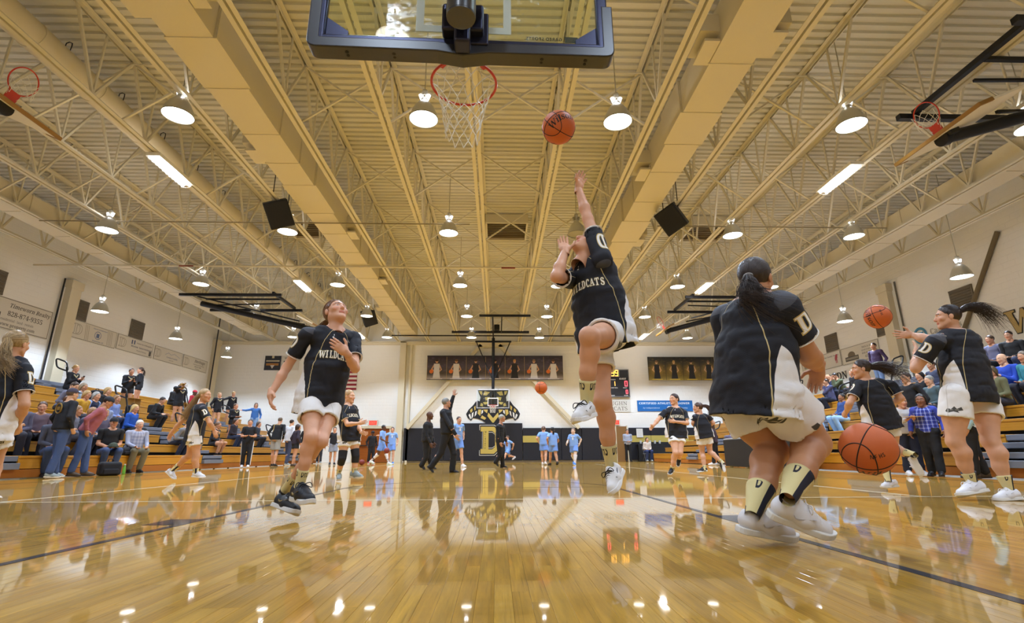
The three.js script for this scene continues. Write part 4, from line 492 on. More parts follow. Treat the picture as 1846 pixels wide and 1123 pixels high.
// ---------------------------------------------------------------- heads, hands, shoes (built once, re-used)
const headCache = {}, capCache = {}, handCache = {}, shoeCache = {};
function headGeo(cell) { // y up, z forward, origin mid-skull
  const key = cell; if (headCache[key]) return headCache[key];
  const F = new Field([-0.12, -0.2, -0.13], [0.12, 0.15, 0.14], cell);
  F.add(ell(V(0, 0.03, -0.012), [0.075, 0.086, 0.094]), 0).add(ell(V(0, -0.028, 0.022), [0.058, 0.086, 0.07]), 0.03).add(cone(V(-0.046, -0.055, 0), V(-0.012, -0.098, 0.062), 0.022, 0.018), 0.03).add(cone(V(0.046, -0.055, 0), V(0.012, -0.098, 0.062), 0.022, 0.018), 0.03).add(ell(V(0, -0.1, 0.066), [0.022, 0.016, 0.018]), 0.02);
  for (const s of [-1, 1]) { F.add(ell(V(s * 0.041, -0.022, 0.056), [0.026, 0.022, 0.024]), 0.02); F.add(cone(V(s * 0.012, 0.028, 0.083), V(s * 0.046, 0.026, 0.066), 0.011, 0.01), 0.014); F.add(ell(V(s * 0.078, -0.004, -0.012), [0.01, 0.031, 0.019]), 0.008); }
  F.add(cone(V(0, 0.012, 0.086), V(0, -0.028, 0.103), 0.009, 0.0125), 0.012).add(ell(V(0, -0.034, 0.094), [0.017, 0.009, 0.014]), 0.008);
  for (const s of [-1, 1]) { F.sub(ell(V(s * 0.031, 0.006, 0.096), [0.017, 0.011, 0.014]), 0.012); F.add(ell(V(s * 0.031, 0.005, 0.072), [0.0125, 0.0125, 0.0125]), 0.003); }
  F.add(ell(V(0, -0.0585, 0.084), [0.023, 0.006, 0.01]), 0.006).add(ell(V(0, -0.068, 0.082), [0.02, 0.0065, 0.0105]), 0.005).add(cone(V(0, -0.05, -0.03), V(0, -0.19, -0.045), 0.05, 0.055), 0.03);
  const g = F.geo(), p = g.attributes.position, t = []; for (let i = 0; i < p.count; i++) { const x = p.getX(i), y = p.getY(i), z = p.getZ(i), ax = Math.abs(x); let r = 0; if (z > 0.06) { if (Math.hypot((ax - 0.031) / 0.0115, (y - 0.005) / 0.0055) < 1) r = Math.hypot(ax - 0.031, y - 0.005) < 0.0058 ? 3 : 2; else if (ax > 0.012 && ax < 0.05 && Math.abs(y - 0.03 + (ax - 0.03) * (ax - 0.03) * 8) < 0.005) r = 4; else if (z > 0.07 && ax < 0.024 && y < -0.052 && y > -0.0755) r = 1; else if (Math.hypot(ax - 0.043, y + 0.025) < 0.022) r = 5; else if (z > 0.09 && y < -0.02 && y > -0.045) r = 5; } t.push(r); }
  return headCache[key] = { g, t };
}
function placedHead(cell, mat4, skin, browCol) {
  const h = headGeo(cell), g = h.g.clone(), s = lin(skin), b = lin(browCol), L = [s[0] * 0.86, s[1] * 0.52, s[2] * 0.5];
  const pal = [s, L, [0.58, 0.55, 0.52], [0.06, 0.04, 0.03], [b[0] * 0.8 + s[0] * 0.1, b[1] * 0.8 + s[1] * 0.1, b[2] * 0.8 + s[2] * 0.1], [s[0], s[1] * 0.86, s[2] * 0.84]];
  colorize(g, (x, y, z, i) => pal[h.t[i]]); g.applyMatrix4(mat4); return g;
}
function handGeo(kind, cell, thumb) { // fingers +y, palm +z, thumb toward thumb*x
  const key = kind + cell + thumb; if (handCache[key]) return handCache[key];
  const F = new Field([-0.1, -0.05, -0.05], [0.1, 0.21, 0.12], cell), curl = { open: 0.08, relaxed: 0.5, fist: 1.45, flat: 0.2 }[kind], spread = kind === 'open' ? 0.13 : kind === 'flat' ? 0.05 : 0.03;
  F.add(cone(V(0, -0.03, 0), V(0, 0.02, 0), 0.026, 0.028), 0).add(ell(V(0, 0.05, 0), [0.039, 0.052, 0.0155]), 0.025).add(ell(V(thumb * 0.026, 0.03, 0.008), [0.018, 0.03, 0.014]), 0.012);
  [[0.029, 0.088, 0.072, 0.2], [0.01, 0.094, 0.08, 0], [-0.01, 0.09, 0.074, -0.1], [-0.028, 0.08, 0.058, -0.3]].forEach(([x, y, L, sp], i) => { let a = V(thumb * x, y - 0.012, 0), an = curl * (0.5 + 0.1 * i) * (0.9), sd = thumb * sp * spread * 6; for (const [f, r0, r1] of [[0.46, 0.0092, 0.0085], [0.31, 0.0085, 0.0078], [0.25, 0.0078, 0.0065]]) { const d = V(Math.sin(sd) * Math.cos(an), Math.cos(an) * Math.cos(sd), Math.sin(an)), b = a.clone().addScaledVector(d, L * f); F.add(cone(a, b, r0, r1), 0.004); a = b; an += curl * 0.75; } });
  { const a = V(thumb * 0.03, 0.022, 0.008), o = kind === 'fist' ? [0.02, 0.045, 0.032] : [0.034, 0.028, 0.012], b = a.clone().add(V(thumb * o[0] * (kind === 'fist' ? 0.5 : 1), o[1] * 0.9, o[2])), c = b.clone().add(V(thumb * (kind === 'fist' ? -0.014 : 0.012), 0.028, 0.008)); F.add(cone(a, b, 0.0125, 0.0105), 0.008).add(cone(b, c, 0.0105, 0.008), 0.004); }
  return handCache[key] = F.geo();
}
function shoeParts(style) { // heel at z = -0.075, toe tip at z = 0.205, sole bottom y = 0
  const hi = style.cell || 0.005, key = hi; let s = shoeCache[key];
  if (!s) {
    const F = new Field([-0.075, -0.01, -0.1], [0.075, 0.15, 0.225], hi);
    F.add(cone(V(0, 0.052, -0.03), V(0, 0.048, 0.06), 0.038, 0.042), 0).add(cone(V(0, 0.045, 0.06), V(0.004, 0.034, 0.15), 0.044, 0.036), 0.03).add(cone(V(0, 0.062, -0.04), V(0, 0.078, -0.036), 0.036, 0.035), 0.03).add(cone(V(0, 0.078, 0.03), V(0, 0.055, 0.1), 0.028, 0.02), 0.025).add(cone(V(0, 0.104, 0.018), V(0, 0.085, 0.035), 0.019, 0.02), 0.015);
    F.all((a, x, y, z) => Math.max(a, 0.012 - y)); F.sub(cone(V(0, 0.15, -0.03), V(0, 0.092, -0.026), 0.034, 0.029), 0.006);
    const sh = new THREE.Shape(), o = [[-0.028, -0.072], [0.028, -0.072], [0.038, -0.04], [0.034, 0.02], [0.046, 0.09], [0.048, 0.13], [0.036, 0.178], [0.008, 0.2], [-0.022, 0.19], [-0.042, 0.15], [-0.044, 0.09], [-0.034, 0.02], [-0.038, -0.04]]; const cv = new THREE.CatmullRomCurve3(o.map(([a, b]) => V(a, b, 0)), true).getPoints(40); cv.forEach((p, i) => i ? sh.lineTo(p.x, p.y) : sh.moveTo(p.x, p.y));
    const sole = new THREE.ExtrudeGeometry(sh, { depth: 0.018, bevelEnabled: true, bevelSize: 0.004, bevelThickness: 0.005, bevelSegments: 2, curveSegments: 1 }); sole.rotateX(Math.PI / 2); sole.translate(0, 0.0235, 0); sole.scale(0.92, 1, 1);
    { const p = sole.attributes.position; for (let i = 0; i < p.count; i++) { const z = p.getZ(i); p.setY(i, p.getY(i) + (z > 0.13 ? (z - 0.13) * (z - 0.13) * 3 : 0)); } sole.computeVertexNormals(); }
    const lace = []; for (let k = 0; k < 6; k++) { const z = 0.045 + k * 0.015, y = 0.103 - k * 0.0078; lace.push(tube([V(-0.03, y - 0.012, z), V(-0.01, y + 0.004, z + 0.004), V(0.012, y + 0.004, z + 0.01), V(0.03, y - 0.012, z + 0.014)], 0.0032, 8, 5)); if (k < 5) lace.push(tube([V(0.03, y - 0.012, z), V(0.01, y + 0.006, z + 0.004), V(-0.012, y + 0.006, z + 0.01), V(-0.03, y - 0.012, z + 0.014)], 0.0032, 8, 5)); }
    lace.push(tube([V(0, 0.108, 0.05), V(0.04, 0.118, 0.055), V(0.05, 0.09, 0.06), V(0.015, 0.102, 0.055)], 0.003, 12, 5), tube([V(0, 0.108, 0.05), V(-0.04, 0.118, 0.055), V(-0.05, 0.09, 0.06), V(-0.015, 0.102, 0.055)], 0.003, 12, 5));
    const sw = new THREE.Shape(); sw.moveTo(0, 0.012); sw.quadraticCurveTo(0.004, -0.008, 0.026, -0.002); sw.lineTo(0.09, 0.026); sw.lineTo(0.026, 0.006); sw.quadraticCurveTo(0.006, 0.0, 0, 0.012); const swg = new THREE.ExtrudeGeometry(sw, { depth: 0.006, bevelEnabled: false }); const mk = merge([-1, 1].map(q => { const g = swg.clone(); g.rotateY(q * Math.PI / 2); g.scale(1, 1, 1); g.translate(q * 0.0415 - (q > 0 ? 0 : 0), 0.048, q > 0 ? 0.09 : 0.0); return g; }));
    s = shoeCache[key] = { upper: F.geo(), sole, lace: merge(lace), mark: mk };
  }
  return s;
}
// ---------------------------------------------------------------- printed cloth
const jerseyTex = canvas(1536, 1024, (x, w, h) => {
  x.fillStyle = '#12141f'; x.fillRect(0, 0, w, h);
  const U = a => (0.5 + a / 360) * w, Y = t => (1 - t) * h;
  for (const s of [-1, 1]) { x.fillStyle = '#e9e8ea'; x.beginPath(); x.moveTo(U(s * 98) + s * 30, Y(0.56)); x.quadraticCurveTo(U(s * 70), Y(0.42), U(s * 64), Y(0)); x.lineTo(U(s * 118), Y(0)); x.quadraticCurveTo(U(s * 116), Y(0.4), U(s * 98) + s * 30, Y(0.56)); x.fill(); x.strokeStyle = '#cdbb86'; x.lineWidth = 7; x.beginPath(); x.moveTo(U(s * 22), Y(1)); x.bezierCurveTo(U(s * 52), Y(0.9), U(s * 60), Y(0.66), U(s * 66), Y(0.45)); x.lineTo(U(s * 64), Y(0)); x.stroke(); x.beginPath(); x.moveTo(U(s * 160), Y(1)); x.bezierCurveTo(U(s * 138), Y(0.9), U(s * 126), Y(0.7), U(s * 120), Y(0.5)); x.lineTo(U(s * 118), Y(0)); x.stroke(); }
  const t = 'WILDCATS'; x.textAlign = 'center'; x.font = 'bold 118px serif'; x.lineJoin = 'round';
  [...t].forEach((c, i) => { const k = i - 3.5, px = w / 2 + k * 56, py = Y(0.66) + k * k * 1.6; x.save(); x.translate(px, py); x.rotate(k * 0.025); x.scale(0.62, 1); x.lineWidth = 18; x.lineWidth = 13; x.strokeStyle = '#9c8a4e'; x.strokeText(c, 0, 0); x.fillStyle = '#f4f2ea'; x.fillText(c, 0, 0); x.restore(); });
  x.fillStyle = '#dfe1e6'; x.fillRect(U(-24), Y(0.9), 26, 16); x.fillRect(U(-21), Y(0.93), 12, 20);
});
jerseyTex.wrapS = THREE.RepeatWrapping;
const sleeveTex = canvas(512, 256, (x, w, h) => { x.fillStyle = '#12141f'; x.fillRect(0, 0, w, h); x.fillStyle = '#e8e6e6'; x.fillRect(0, h - 7, w, 7); x.font = 'bold 150px serif'; x.textAlign = 'center'; x.lineWidth = 14; x.strokeStyle = '#c9b06a'; x.save(); x.translate(w / 2, 190); x.scale(0.8, 1); x.strokeText('D', 0, 0); x.fillStyle = '#ecebea'; x.fillText('D', 0, 0); x.restore(); x.strokeStyle = '#cdbb86'; x.lineWidth = 5; x.beginPath(); x.moveTo(40, 0); x.lineTo(20, h); x.moveTo(w - 40, 0); x.lineTo(w - 20, h); x.stroke(); });
sleeveTex.wrapS = THREE.RepeatWrapping;
const shortsTex = canvas(1024, 384, (x, w, h) => { x.fillStyle = '#e9e6e4'; x.fillRect(0, 0, w, h); const mark = px => { x.save(); x.translate(px, h * 0.8); x.fillStyle = '#4a4741'; x.beginPath(); x.moveTo(-30, 10); x.lineTo(-22, -18); x.lineTo(-10, -4); x.lineTo(2, -30); x.lineTo(10, -6); x.lineTo(26, -22); x.lineTo(30, 8); x.lineTo(12, 14); x.lineTo(16, 30); x.lineTo(-2, 16); x.lineTo(-20, 26); x.fill(); x.fillStyle = '#b9b3a2'; x.fillRect(-14, -2, 10, 4); x.fillRect(4, 0, 12, 4); x.restore(); }; mark(w * 0.36); mark(w * 0.64); mark(w * 0.77); mark(w * 0.23); x.strokeStyle = '#cfcac4'; x.lineWidth = 3; for (const a of [0.25, 0.5, 0.75]) { x.beginPath(); x.moveTo(w * a, 0); x.lineTo(w * a, h); x.stroke(); } });
shortsTex.wrapS = THREE.RepeatWrapping;
const sockTex = (big) => canvas(512, 256, (x, w, h) => { x.fillStyle = '#d9cb93'; x.fillRect(0, 0, w, h); x.strokeStyle = '#b9a866'; x.lineWidth = 3; for (const y of [26, 52, 78]) { x.beginPath(); x.moveTo(0, y); x.lineTo(w, y); x.stroke(); } x.fillStyle = '#15182a'; if (big) { for (const s of [0, 0.5]) { const o = s * w; x.beginPath(); x.moveTo(o + 20, 0); x.lineTo(o + 120, 0); x.lineTo(o + 120, 60); x.lineTo(o + 70, 90); x.lineTo(o + 70, 180); x.lineTo(o + 130, 220); x.lineTo(o + 130, h); x.lineTo(o + 10, h); x.lineTo(o + 20, 0); x.fill(); } x.font = 'bold 64px sans-serif'; x.fillText('D', 190, 150); x.fillText('D', 446, 150); } else { x.font = 'bold 64px sans-serif'; for (const o of [10, 180, 350]) x.fillText('DHS', o, 150); x.fillRect(0, 226, w, 30); } });
const weave = noiseTex(256, (u, v) => 255 * (0.5 + 0.25 * Math.sin(u * 402) * Math.sin(v * 402) + 0.25 * nC(u, v)));
const cloth = (o) => MP(0xffffff, 0.78, { sheen: 0.25, sheenRoughness: 0.6, bumpMap: weave, bumpScale: 0.0006, ...o });
const jerseyMat = cloth({ map: jerseyTex }), sleeveMat = cloth({ map: sleeveTex }), shortsMat = cloth({ map: shortsTex });
const sockMats = [cloth({ map: sockTex(false) }), cloth({ map: sockTex(true) })];
const skinMats = {}; const skinMat = MP(0xffffff, 0.52, { vertexColors: true, sheen: 0.1 }), hairMat = MP(0xffffff, 0.42, { vertexColors: true });
const plainMats = {}; const plain = (h, r = 0.8) => plainMats[h + '_' + r] ||= M(h, r);
const shoeStyles = { white: { u: 0xdedde2, s: 0xd9d6cf, l: 0xe8e8ea, m: 0xb9b7bd }, black: { u: 0x14151c, s: 0xd8d8d8, l: 0x1d1e26, m: 0x9c8a5a }, whiteblack: { u: 0xe2e0e0, s: 0xe6e4e2, l: 0x0e0e12, m: 0x14141a }, grey: { u: 0x8f9a9a, s: 0xd8cdb8, l: 0xbfc8c8, m: 0x5a6a6a }, dark: { u: 0x101014, s: 0x1a1a1e, l: 0x101014, m: 0x101014 }, blue: { u: 0x2f78c8, s: 0xe6e6ea, l: 0xe6e6ea, m: 0x1c3f78 }, navywhite: { u: 0xdadce4, s: 0xe6e6ea, l: 0xdadce4, m: 0x1d2a55 }, brown: { u: 0x4a3826, s: 0x2a2018, l: 0x2a2018, m: 0x4a3826 }, red: { u: 0xa02838, s: 0xe0dcd8, l: 0xe0dcd8, m: 0xa02838 }, pastel: { u: 0xd9dccf, s: 0xc8e4d4, l: 0xe0b8b8, m: 0x70b8a0 } };

// strands of hair: square tubes following a path that frays out
function strands(n, path, r0, r1, thick, seed, segs = 9) {
  const r = rng(seed), P = [], I = [], N = [], cur = new THREE.CatmullRomCurve3(path);
  for (let s = 0; s < n; s++) {
    const a = r() * 6.283, q = Math.sqrt(r()), len = 0.72 + 0.28 * r(), ph = r() * 6, fr = 2 + r() * 3; let up = V(0, 1, 0);
    const b0 = P.length / 3, dr = V(r() - 0.5, r() - 0.6, r() - 0.5).multiplyScalar(r1 * 2.2);
    for (let k = 0; k <= segs; k++) {
      const t = k / segs * len, c = cur.getPoint(t), T = cur.getTangent(t), A = new THREE.Vector3().crossVectors(T, Math.abs(T.y) > 0.9 ? V(0, 0, 1) : up).normalize(), B = new THREE.Vector3().crossVectors(T, A), R = (r0 + (r1 - r0) * t) * q, wob = 0.06 * t * Math.sin(ph + fr * t * 3) * r1 * 3, th = thick * (1 - 0.75 * k / segs);
      c.addScaledVector(A, Math.cos(a) * R + wob).addScaledVector(B, Math.sin(a) * R + wob * 0.6).addScaledVector(dr, t * t);
      for (const [u, v] of [[1, 0], [0, 1], [-1, 0], [0, -1]]) { P.push(c.x + (A.x * u + B.x * v) * th, c.y + (A.y * u + B.y * v) * th, c.z + (A.z * u + B.z * v) * th); N.push(A.x * u + B.x * v, A.y * u + B.y * v, A.z * u + B.z * v); }
    }
    for (let k = 0; k < segs; k++) for (let e = 0; e < 4; e++) { const a0 = b0 + k * 4 + e, a1 = b0 + k * 4 + (e + 1) % 4; I.push(a0, a1, a1 + 4, a0, a1 + 4, a0 + 4); }
  }
  const g = new THREE.BufferGeometry(); g.setAttribute('position', new THREE.Float32BufferAttribute(P, 3)); g.setAttribute('normal', new THREE.Float32BufferAttribute(N, 3)); g.setIndex(I); return g;
}
function capGeo(style, cell) { // hair on the skull, head frame
  const key = style + cell; if (capCache[key]) return capCache[key];
  const F = new Field([-0.14, -0.3, -0.17], [0.14, 0.17, 0.14], cell);
  F.add(ell(V(0, 0.034, -0.02), [0.085, 0.096, 0.1]), 0);
  if (style === 'long') { F.add(cone(V(0.062, 0.0, -0.03), V(0.066, -0.2, -0.03), 0.035, 0.03), 0.03).add(cone(V(-0.062, 0.0, -0.03), V(-0.066, -0.2, -0.03), 0.035, 0.03), 0.03).add(cone(V(0, 0, -0.07), V(0, -0.22, -0.075), 0.055, 0.06), 0.04); }
  else if (style === 'bob') { F.add(cone(V(0.062, 0.0, -0.02), V(0.066, -0.09, -0.02), 0.036, 0.034), 0.03).add(cone(V(-0.062, 0.0, -0.02), V(-0.066, -0.09, -0.02), 0.036, 0.034), 0.03).add(cone(V(0, 0, -0.07), V(0, -0.09, -0.07), 0.06, 0.05), 0.04); }
  else if (style === 'bun') F.add(ell(V(0, 0.01, -0.125), [0.035, 0.04, 0.03]), 0.012);
  const nape = style === 'short' ? -0.045 : style === 'long' || style === 'bob' ? -9 : -0.075;
  F.all((a, x, y, z) => { const face = 0.83 * (z - 0.062) - 0.5 * (y - 0.07) - 0.0, side = (style === 'short' || style === 'pony' || style === 'bun') ? Math.min(1, 1) * (z - 0.012 - (y > 0.02 ? 9 : 0)) : z - 0.03 - (y > 0.03 ? 9 : 0); let d = Math.max(a, face, nape - y); d = Math.max(d, Math.min(side, 0.03)); const hs = noise3(x * 110, y * 22, z * 110) * 0.5 + noise3(x * 45, y * 12, z * 45) * 0.5; return Math.abs(a) < 0.03 ? d + (hs - 0.5) * 0.008 : d; });
  return capCache[key] = F.geo();
}
// ---------------------------------------------------------------- a person from joints
const TW = [[-0.2, 0.15, 0.11], [-0.05, 0.172, 0.118], [0.08, 0.168, 0.115], [0.26, 0.148, 0.102], [0.45, 0.13, 0.093], [0.66, 0.145, 0.108], [0.8, 0.15, 0.11], [0.92, 0.13, 0.085], [1.02, 0.07, 0.062]];
function prof(tab, t) { if (t <= tab[0][0]) return tab[0]; for (let i = 1; i < tab.length; i++) if (t <= tab[i][0]) { const a = tab[i - 1], b = tab[i], u = (t - a[0]) / (b[0] - a[0]); return [t, a[1] + u * (b[1] - a[1]), a[2] + u * (b[2] - a[2])]; } return tab[tab.length - 1]; }
function person(sp) {
  const J = {}; for (const k in sp.J) J[k] = Array.isArray(sp.J[k]) ? V(...sp.J[k]) : sp.J[k];
  const sc = sp.sc ?? 1, fat = sp.fat ?? 1, cell = sp.cell ?? 0.016, fine = cell < 0.013, lite = cell > 0.017, seed = sp.seed ?? 1;
  const G = thing('person', sp.label, 'person', sp.base, sp.turn || 0, sp.group);
  const up = J.nk.clone().sub(J.pv), L = up.length(); up.normalize();
  const lb = J.hL.clone().sub(J.hR).normalize(), lt = J.sL.clone().sub(J.sR).normalize();
  const latAt = t => { const l = lb.clone().lerp(lt, Math.min(1, Math.max(0, t))); l.addScaledVector(up, -l.dot(up)).normalize(); return l; };
  const lats = [...Array(17)].map((_, i) => latAt(i / 16)), fronts = lats.map(l => new THREE.Vector3().crossVectors(l, up));
  const front = fronts[8], left = lats[8];
  const lx = new Float64Array(17 * 6); lats.forEach((l, i) => lx.set([l.x, l.y, l.z, fronts[i].x, fronts[i].y, fronts[i].z], i * 6));
  const loft = (tab, t0, t1, inf = 0, fk = 1) => {
    const a = J.pv.clone().addScaledVector(up, t0 * L), b = J.pv.clone().addScaledVector(up, t1 * L), N = 96, wd = new Float64Array((N + 1) * 2); let mx = 0;
    for (let i = 0; i <= N; i++) { const q = prof(tab, t0 + (t1 - t0) * i / N); wd[2 * i] = q[1] * sc * fk + inf; wd[2 * i + 1] = q[2] * sc * fk + inf; mx = Math.max(mx, wd[2 * i], wd[2 * i + 1]); }
    const { x: vx, y: vy, z: vz } = J.pv, ux = up.x / L, uy = up.y / L, uz = up.z / L, inv = N / (t1 - t0);
    return { bb: bbOf([a, b], mx), d: (x, y, z) => { const px = x - vx, py = y - vy, pz = z - vz, tp = px * ux + py * uy + pz * uz, t = tp < t0 ? t0 : tp > t1 ? t1 : tp, i = 6 * Math.round((t < 0 ? 0 : t > 1 ? 1 : t) * 16), fi = (t - t0) * inv, j = Math.min(N - 1, fi | 0), fr = fi - j, w = wd[2 * j] + fr * (wd[2 * j + 2] - wd[2 * j]), d = wd[2 * j + 1] + fr * (wd[2 * j + 3] - wd[2 * j + 1]), X = (px * lx[i] + py * lx[i + 1] + pz * lx[i + 2]) / w, Y = (px * lx[i + 3] + py * lx[i + 4] + pz * lx[i + 5]) / d, s = (Math.sqrt(X * X + Y * Y) - 1) * (w < d ? w : d), e = Math.abs(tp - t) * L; return e > 0 ? (s > 0 ? Math.sqrt(s * s + e * e) : Math.max(s, e)) : s; } };
  };
  const all = Object.values(J), box_ = (pts, m) => { const b = bbOf(pts, m); return [[b[0], b[1], b[2]], [b[3], b[4], b[5]]]; };
  const arm = sp.arm ?? 1, leg = sp.leg ?? 1;
  // ---- body
  const BF = new Field(...box_([J.pv, J.nk, J.sL, J.sR, J.eL, J.eR, J.wL, J.wR, J.hL, J.hR, J.kL, J.kR, J.aL, J.aR], 0.2 * sc * Math.max(1, fat) + 0.03), lite && sp.wear && !sp.wear.short && sp.wear.kind !== 'jersey' && (sp.wear.sleeve ?? 2) > 1 ? cell * 1.35 : cell);
  BF.add(loft(TW, -0.16, 1.0, -0.004, fat), 0).add(cone(J.nk.clone().addScaledVector(up, -0.05), J.hd.clone().lerp(J.nk, 0.25), 0.06 * sc, 0.05 * sc), 0.04);
  for (const s of ['L', 'R']) {
    const S = J['s' + s], E = J['e' + s], W = J['w' + s], H = J['h' + s], K = J['k' + s], A = J['a' + s], ra = sc * arm, rl = sc * leg;
    BF.add(cone(mid(J.nk, S, 0.35), S, 0.05 * ra, 0.058 * ra), 0.05).add(chain([cone(S, E, 0.054 * ra, 0.04 * ra), cone(E, mid(E, W, 0.35), 0.04 * ra, 0.042 * ra), cone(mid(E, W, 0.35), W, 0.041 * ra, 0.026 * Math.sqrt(ra))], 0.02), 0.012);
    const back = new THREE.Vector3().crossVectors(left, K.clone().sub(A).normalize()).multiplyScalar(-0.018 * rl), calf = mid(K, A, 0.3).add(back);
    BF.add(chain([cone(H, mid(H, K, 0.5), 0.088 * rl, 0.078 * rl), cone(mid(H, K, 0.5), K, 0.078 * rl, 0.055 * rl), cone(K, calf, 0.052 * rl, 0.056 * rl), cone(calf, mid(K, A, 0.62), 0.056 * rl, 0.046 * rl), cone(mid(K, A, 0.62), A, 0.046 * rl, 0.034 * Math.sqrt(rl)), ell(K.clone().addScaledVector(back, -1.2), [0.036 * rl, 0.042 * rl, 0.036 * rl])], 0.03), 0.008);
    if (lite || !J['hl' + s]) BF.add(cone(A, mid(A, J['t' + s], 0.3), 0.032, 0.03), 0.01);
  }
  const skin = lin(sp.skin ?? 0xc98f6c), geos = [];
  const bg = BF.geo(); colorize(bg, (x, y, z) => { const n = 0.94 + 0.1 * noise3(x * 30, y * 30, z * 30); return [skin[0] * n, skin[1] * n, skin[2] * n]; }); geos.push(bg);
  const zf = sp.face ? V(...sp.face).normalize() : front.clone(), xu = new THREE.Vector3().crossVectors(sp.headUp ? V(...sp.headUp) : V(0, 1, 0), zf).normalize(), yf = new THREE.Vector3().crossVectors(zf, xu);
  const hs = (sp.head ?? 1) * (sc * 0.35 + 0.65), HM = new THREE.Matrix4().makeBasis(xu, yf, zf).scale(V(hs, hs, hs)).setPosition(J.hd);
  geos.push(placedHead(fine ? 0.0042 : lite ? (cell > 0.02 ? 0.0135 : 0.0105) : 0.007, HM, sp.skin ?? 0xc98f6c, sp.hairColor ?? 0x3a2418));
  for (const s of ['L', 'R']) {
    const W = J['w' + s], d = J['f' + s].clone().sub(W).normalize(), th0 = sp['thumb' + s] ? V(...sp['thumb' + s]) : front.clone(), th = th0.addScaledVector(d, -th0.dot(d)).normalize(), palm = s === 'L' ? new THREE.Vector3().crossVectors(d, th) : new THREE.Vector3().crossVectors(th, d);
    const tx = th.clone().multiplyScalar(s === 'L' ? -1 : 1), k = (sp.hand ?? 1) * sc; const hm = new THREE.Matrix4().makeBasis(tx, d, palm).scale(V(k, k, k)).setPosition(W);
    const hg = handGeo(sp['grip' + s] || 'relaxed', fine ? 0.004 : lite ? 0.0095 : 0.007, s === 'L' ? -1 : 1).clone(); colorize(hg, (x, y, z) => { const n = 0.95 + 0.08 * noise3(x * 80, y * 80, z * 80); return [skin[0] * n, skin[1] * n, skin[2] * n]; }); hg.applyMatrix4(hm); geos.push(hg);
  }
  const strip = g => { const o = new THREE.BufferGeometry(); for (const k of ['position', 'normal', 'color']) o.setAttribute(k, g.attributes[k]); o.setIndex(g.index); return o; };
  mesh('body', mergeGeometries(geos.map(strip)), skinMat, G);
  // ---- hair
  if (sp.hair !== 'none') {
    const st = sp.hair || 'pony', cg = capGeo(st === 'cap' ? 'short' : st === 'loose' ? 'pony' : st, fine ? 0.0052 : lite ? 0.0135 : 0.009).clone(); const hc = lin(sp.hairColor ?? 0x3a2418), streak = (x, y, z) => { const n = 0.7 + 0.6 * noise3(x * 140, y * 18, z * 140); return [hc[0] * n, hc[1] * n, hc[2] * n]; };
    colorize(cg, streak); cg.applyMatrix4(HM); const hm = mesh('hair', cg, hairMat, G);
    if (fine) { // combed strands lying on the skull, drawn back to the tie
      const rt = sp.tail ? V(0, (sp.tail.y ?? 0.02) - 0.034, -0.088) : V(0, 0, -0.1), R = rng(seed + 77), P = [], I = [], C = [], n = 320, S = 7, c0 = V(0, 0.034, -0.02), rad = V(0.0865, 0.0975, 0.1015);
      for (let q = 0; q < n; q++) { const th = (R() - 0.5) * 3.6, ph = 0.1 + 1.35 * Math.sqrt(R()), a = V(Math.sin(th) * Math.sin(ph), Math.cos(ph), Math.cos(th) * Math.sin(ph) * 0.75).normalize(), e = rt.clone().divide(rad).normalize(), k = 0.55 + 0.9 * R(), w = 0.0013 + 0.001 * R(), b0 = P.length / 3; if (a.z > 0.62 || (a.z > 0.2 && a.y < 0.35)) continue;
        for (let i = 0; i <= S; i++) { const d = a.clone().lerp(e, i / S).normalize(), l = 1.0 + 0.012 * Math.sin(i / S * 3.14), p = d.clone().multiply(rad).multiplyScalar(l).add(c0), t = e.clone().sub(a), sd = new THREE.Vector3().crossVectors(t, d).normalize(); for (const [u, v] of [[w, -0.001], [0, 0.0016], [-w, -0.001]]) { const o = p.clone().addScaledVector(sd, u).addScaledVector(d, v).applyMatrix4(HM); P.push(o.x, o.y, o.z); C.push(hc[0] * k, hc[1] * k, hc[2] * k); } }
        for (let i = 0; i < S; i++) for (let v = 0; v < 2; v++) { const g = b0 + i * 3 + v; I.push(g, g + 1, g + 4, g, g + 4, g + 3); } }
      const g = new THREE.BufferGeometry(); g.setAttribute('position', new THREE.Float32BufferAttribute(P, 3)); g.setAttribute('color', new THREE.Float32BufferAttribute(C, 3)); g.setIndex(I); g.computeVertexNormals(); mesh('combed_strands', g, hairMat, hm); }
    if (sp.tail) { const root = V(0, sp.tail.y ?? 0.02, -0.108).applyMatrix4(HM), path = [root, ...sp.tail.path.map(p => root.clone().add(V(...p)))]; const g = strands(sp.tail.n || (fine ? 240 : 70), path, sp.tail.r0 || 0.018, sp.tail.r1 || 0.045, sp.tail.t || (fine ? 0.0022 : 0.005), seed + 5, fine ? 12 : 7); let i = 0; const per = (fine ? 13 : 8) * 4, rr = rng(seed); let k = 1; colorize(g, (x, y, z, q) => { if (q % per === 0) k = 0.6 + 0.8 * rr(); return [hc[0] * k, hc[1] * k, hc[2] * k]; }); mesh('ponytail', g, hairMat, G); if (sp.tail.tie) { const t = new THREE.TorusGeometry(0.022, 0.008, 6, 16); t.lookAt(path[1].clone().sub(root)); t.translate(root.x, root.y, root.z); mesh('hair_tie', t, plain(sp.tail.tie, 0.5), G); } }
    if (st === 'cap') { const c = new THREE.SphereGeometry(0.1, 18, 10, 0, 6.3, 0, 1.5); c.scale(0.93, 1.05, 1.08); c.translate(0, 0.03, -0.015); const b = new THREE.CylinderGeometry(0.075, 0.075, 0.008, 18, 1, false, -1.4, 2.8); b.scale(1, 1, 1.3); b.translate(0, 0.045, 0.06); const g = merge([c, b]); g.applyMatrix4(HM); mesh('cap', g, plain(sp.capColor ?? 0x1a1c24), G); }
  }
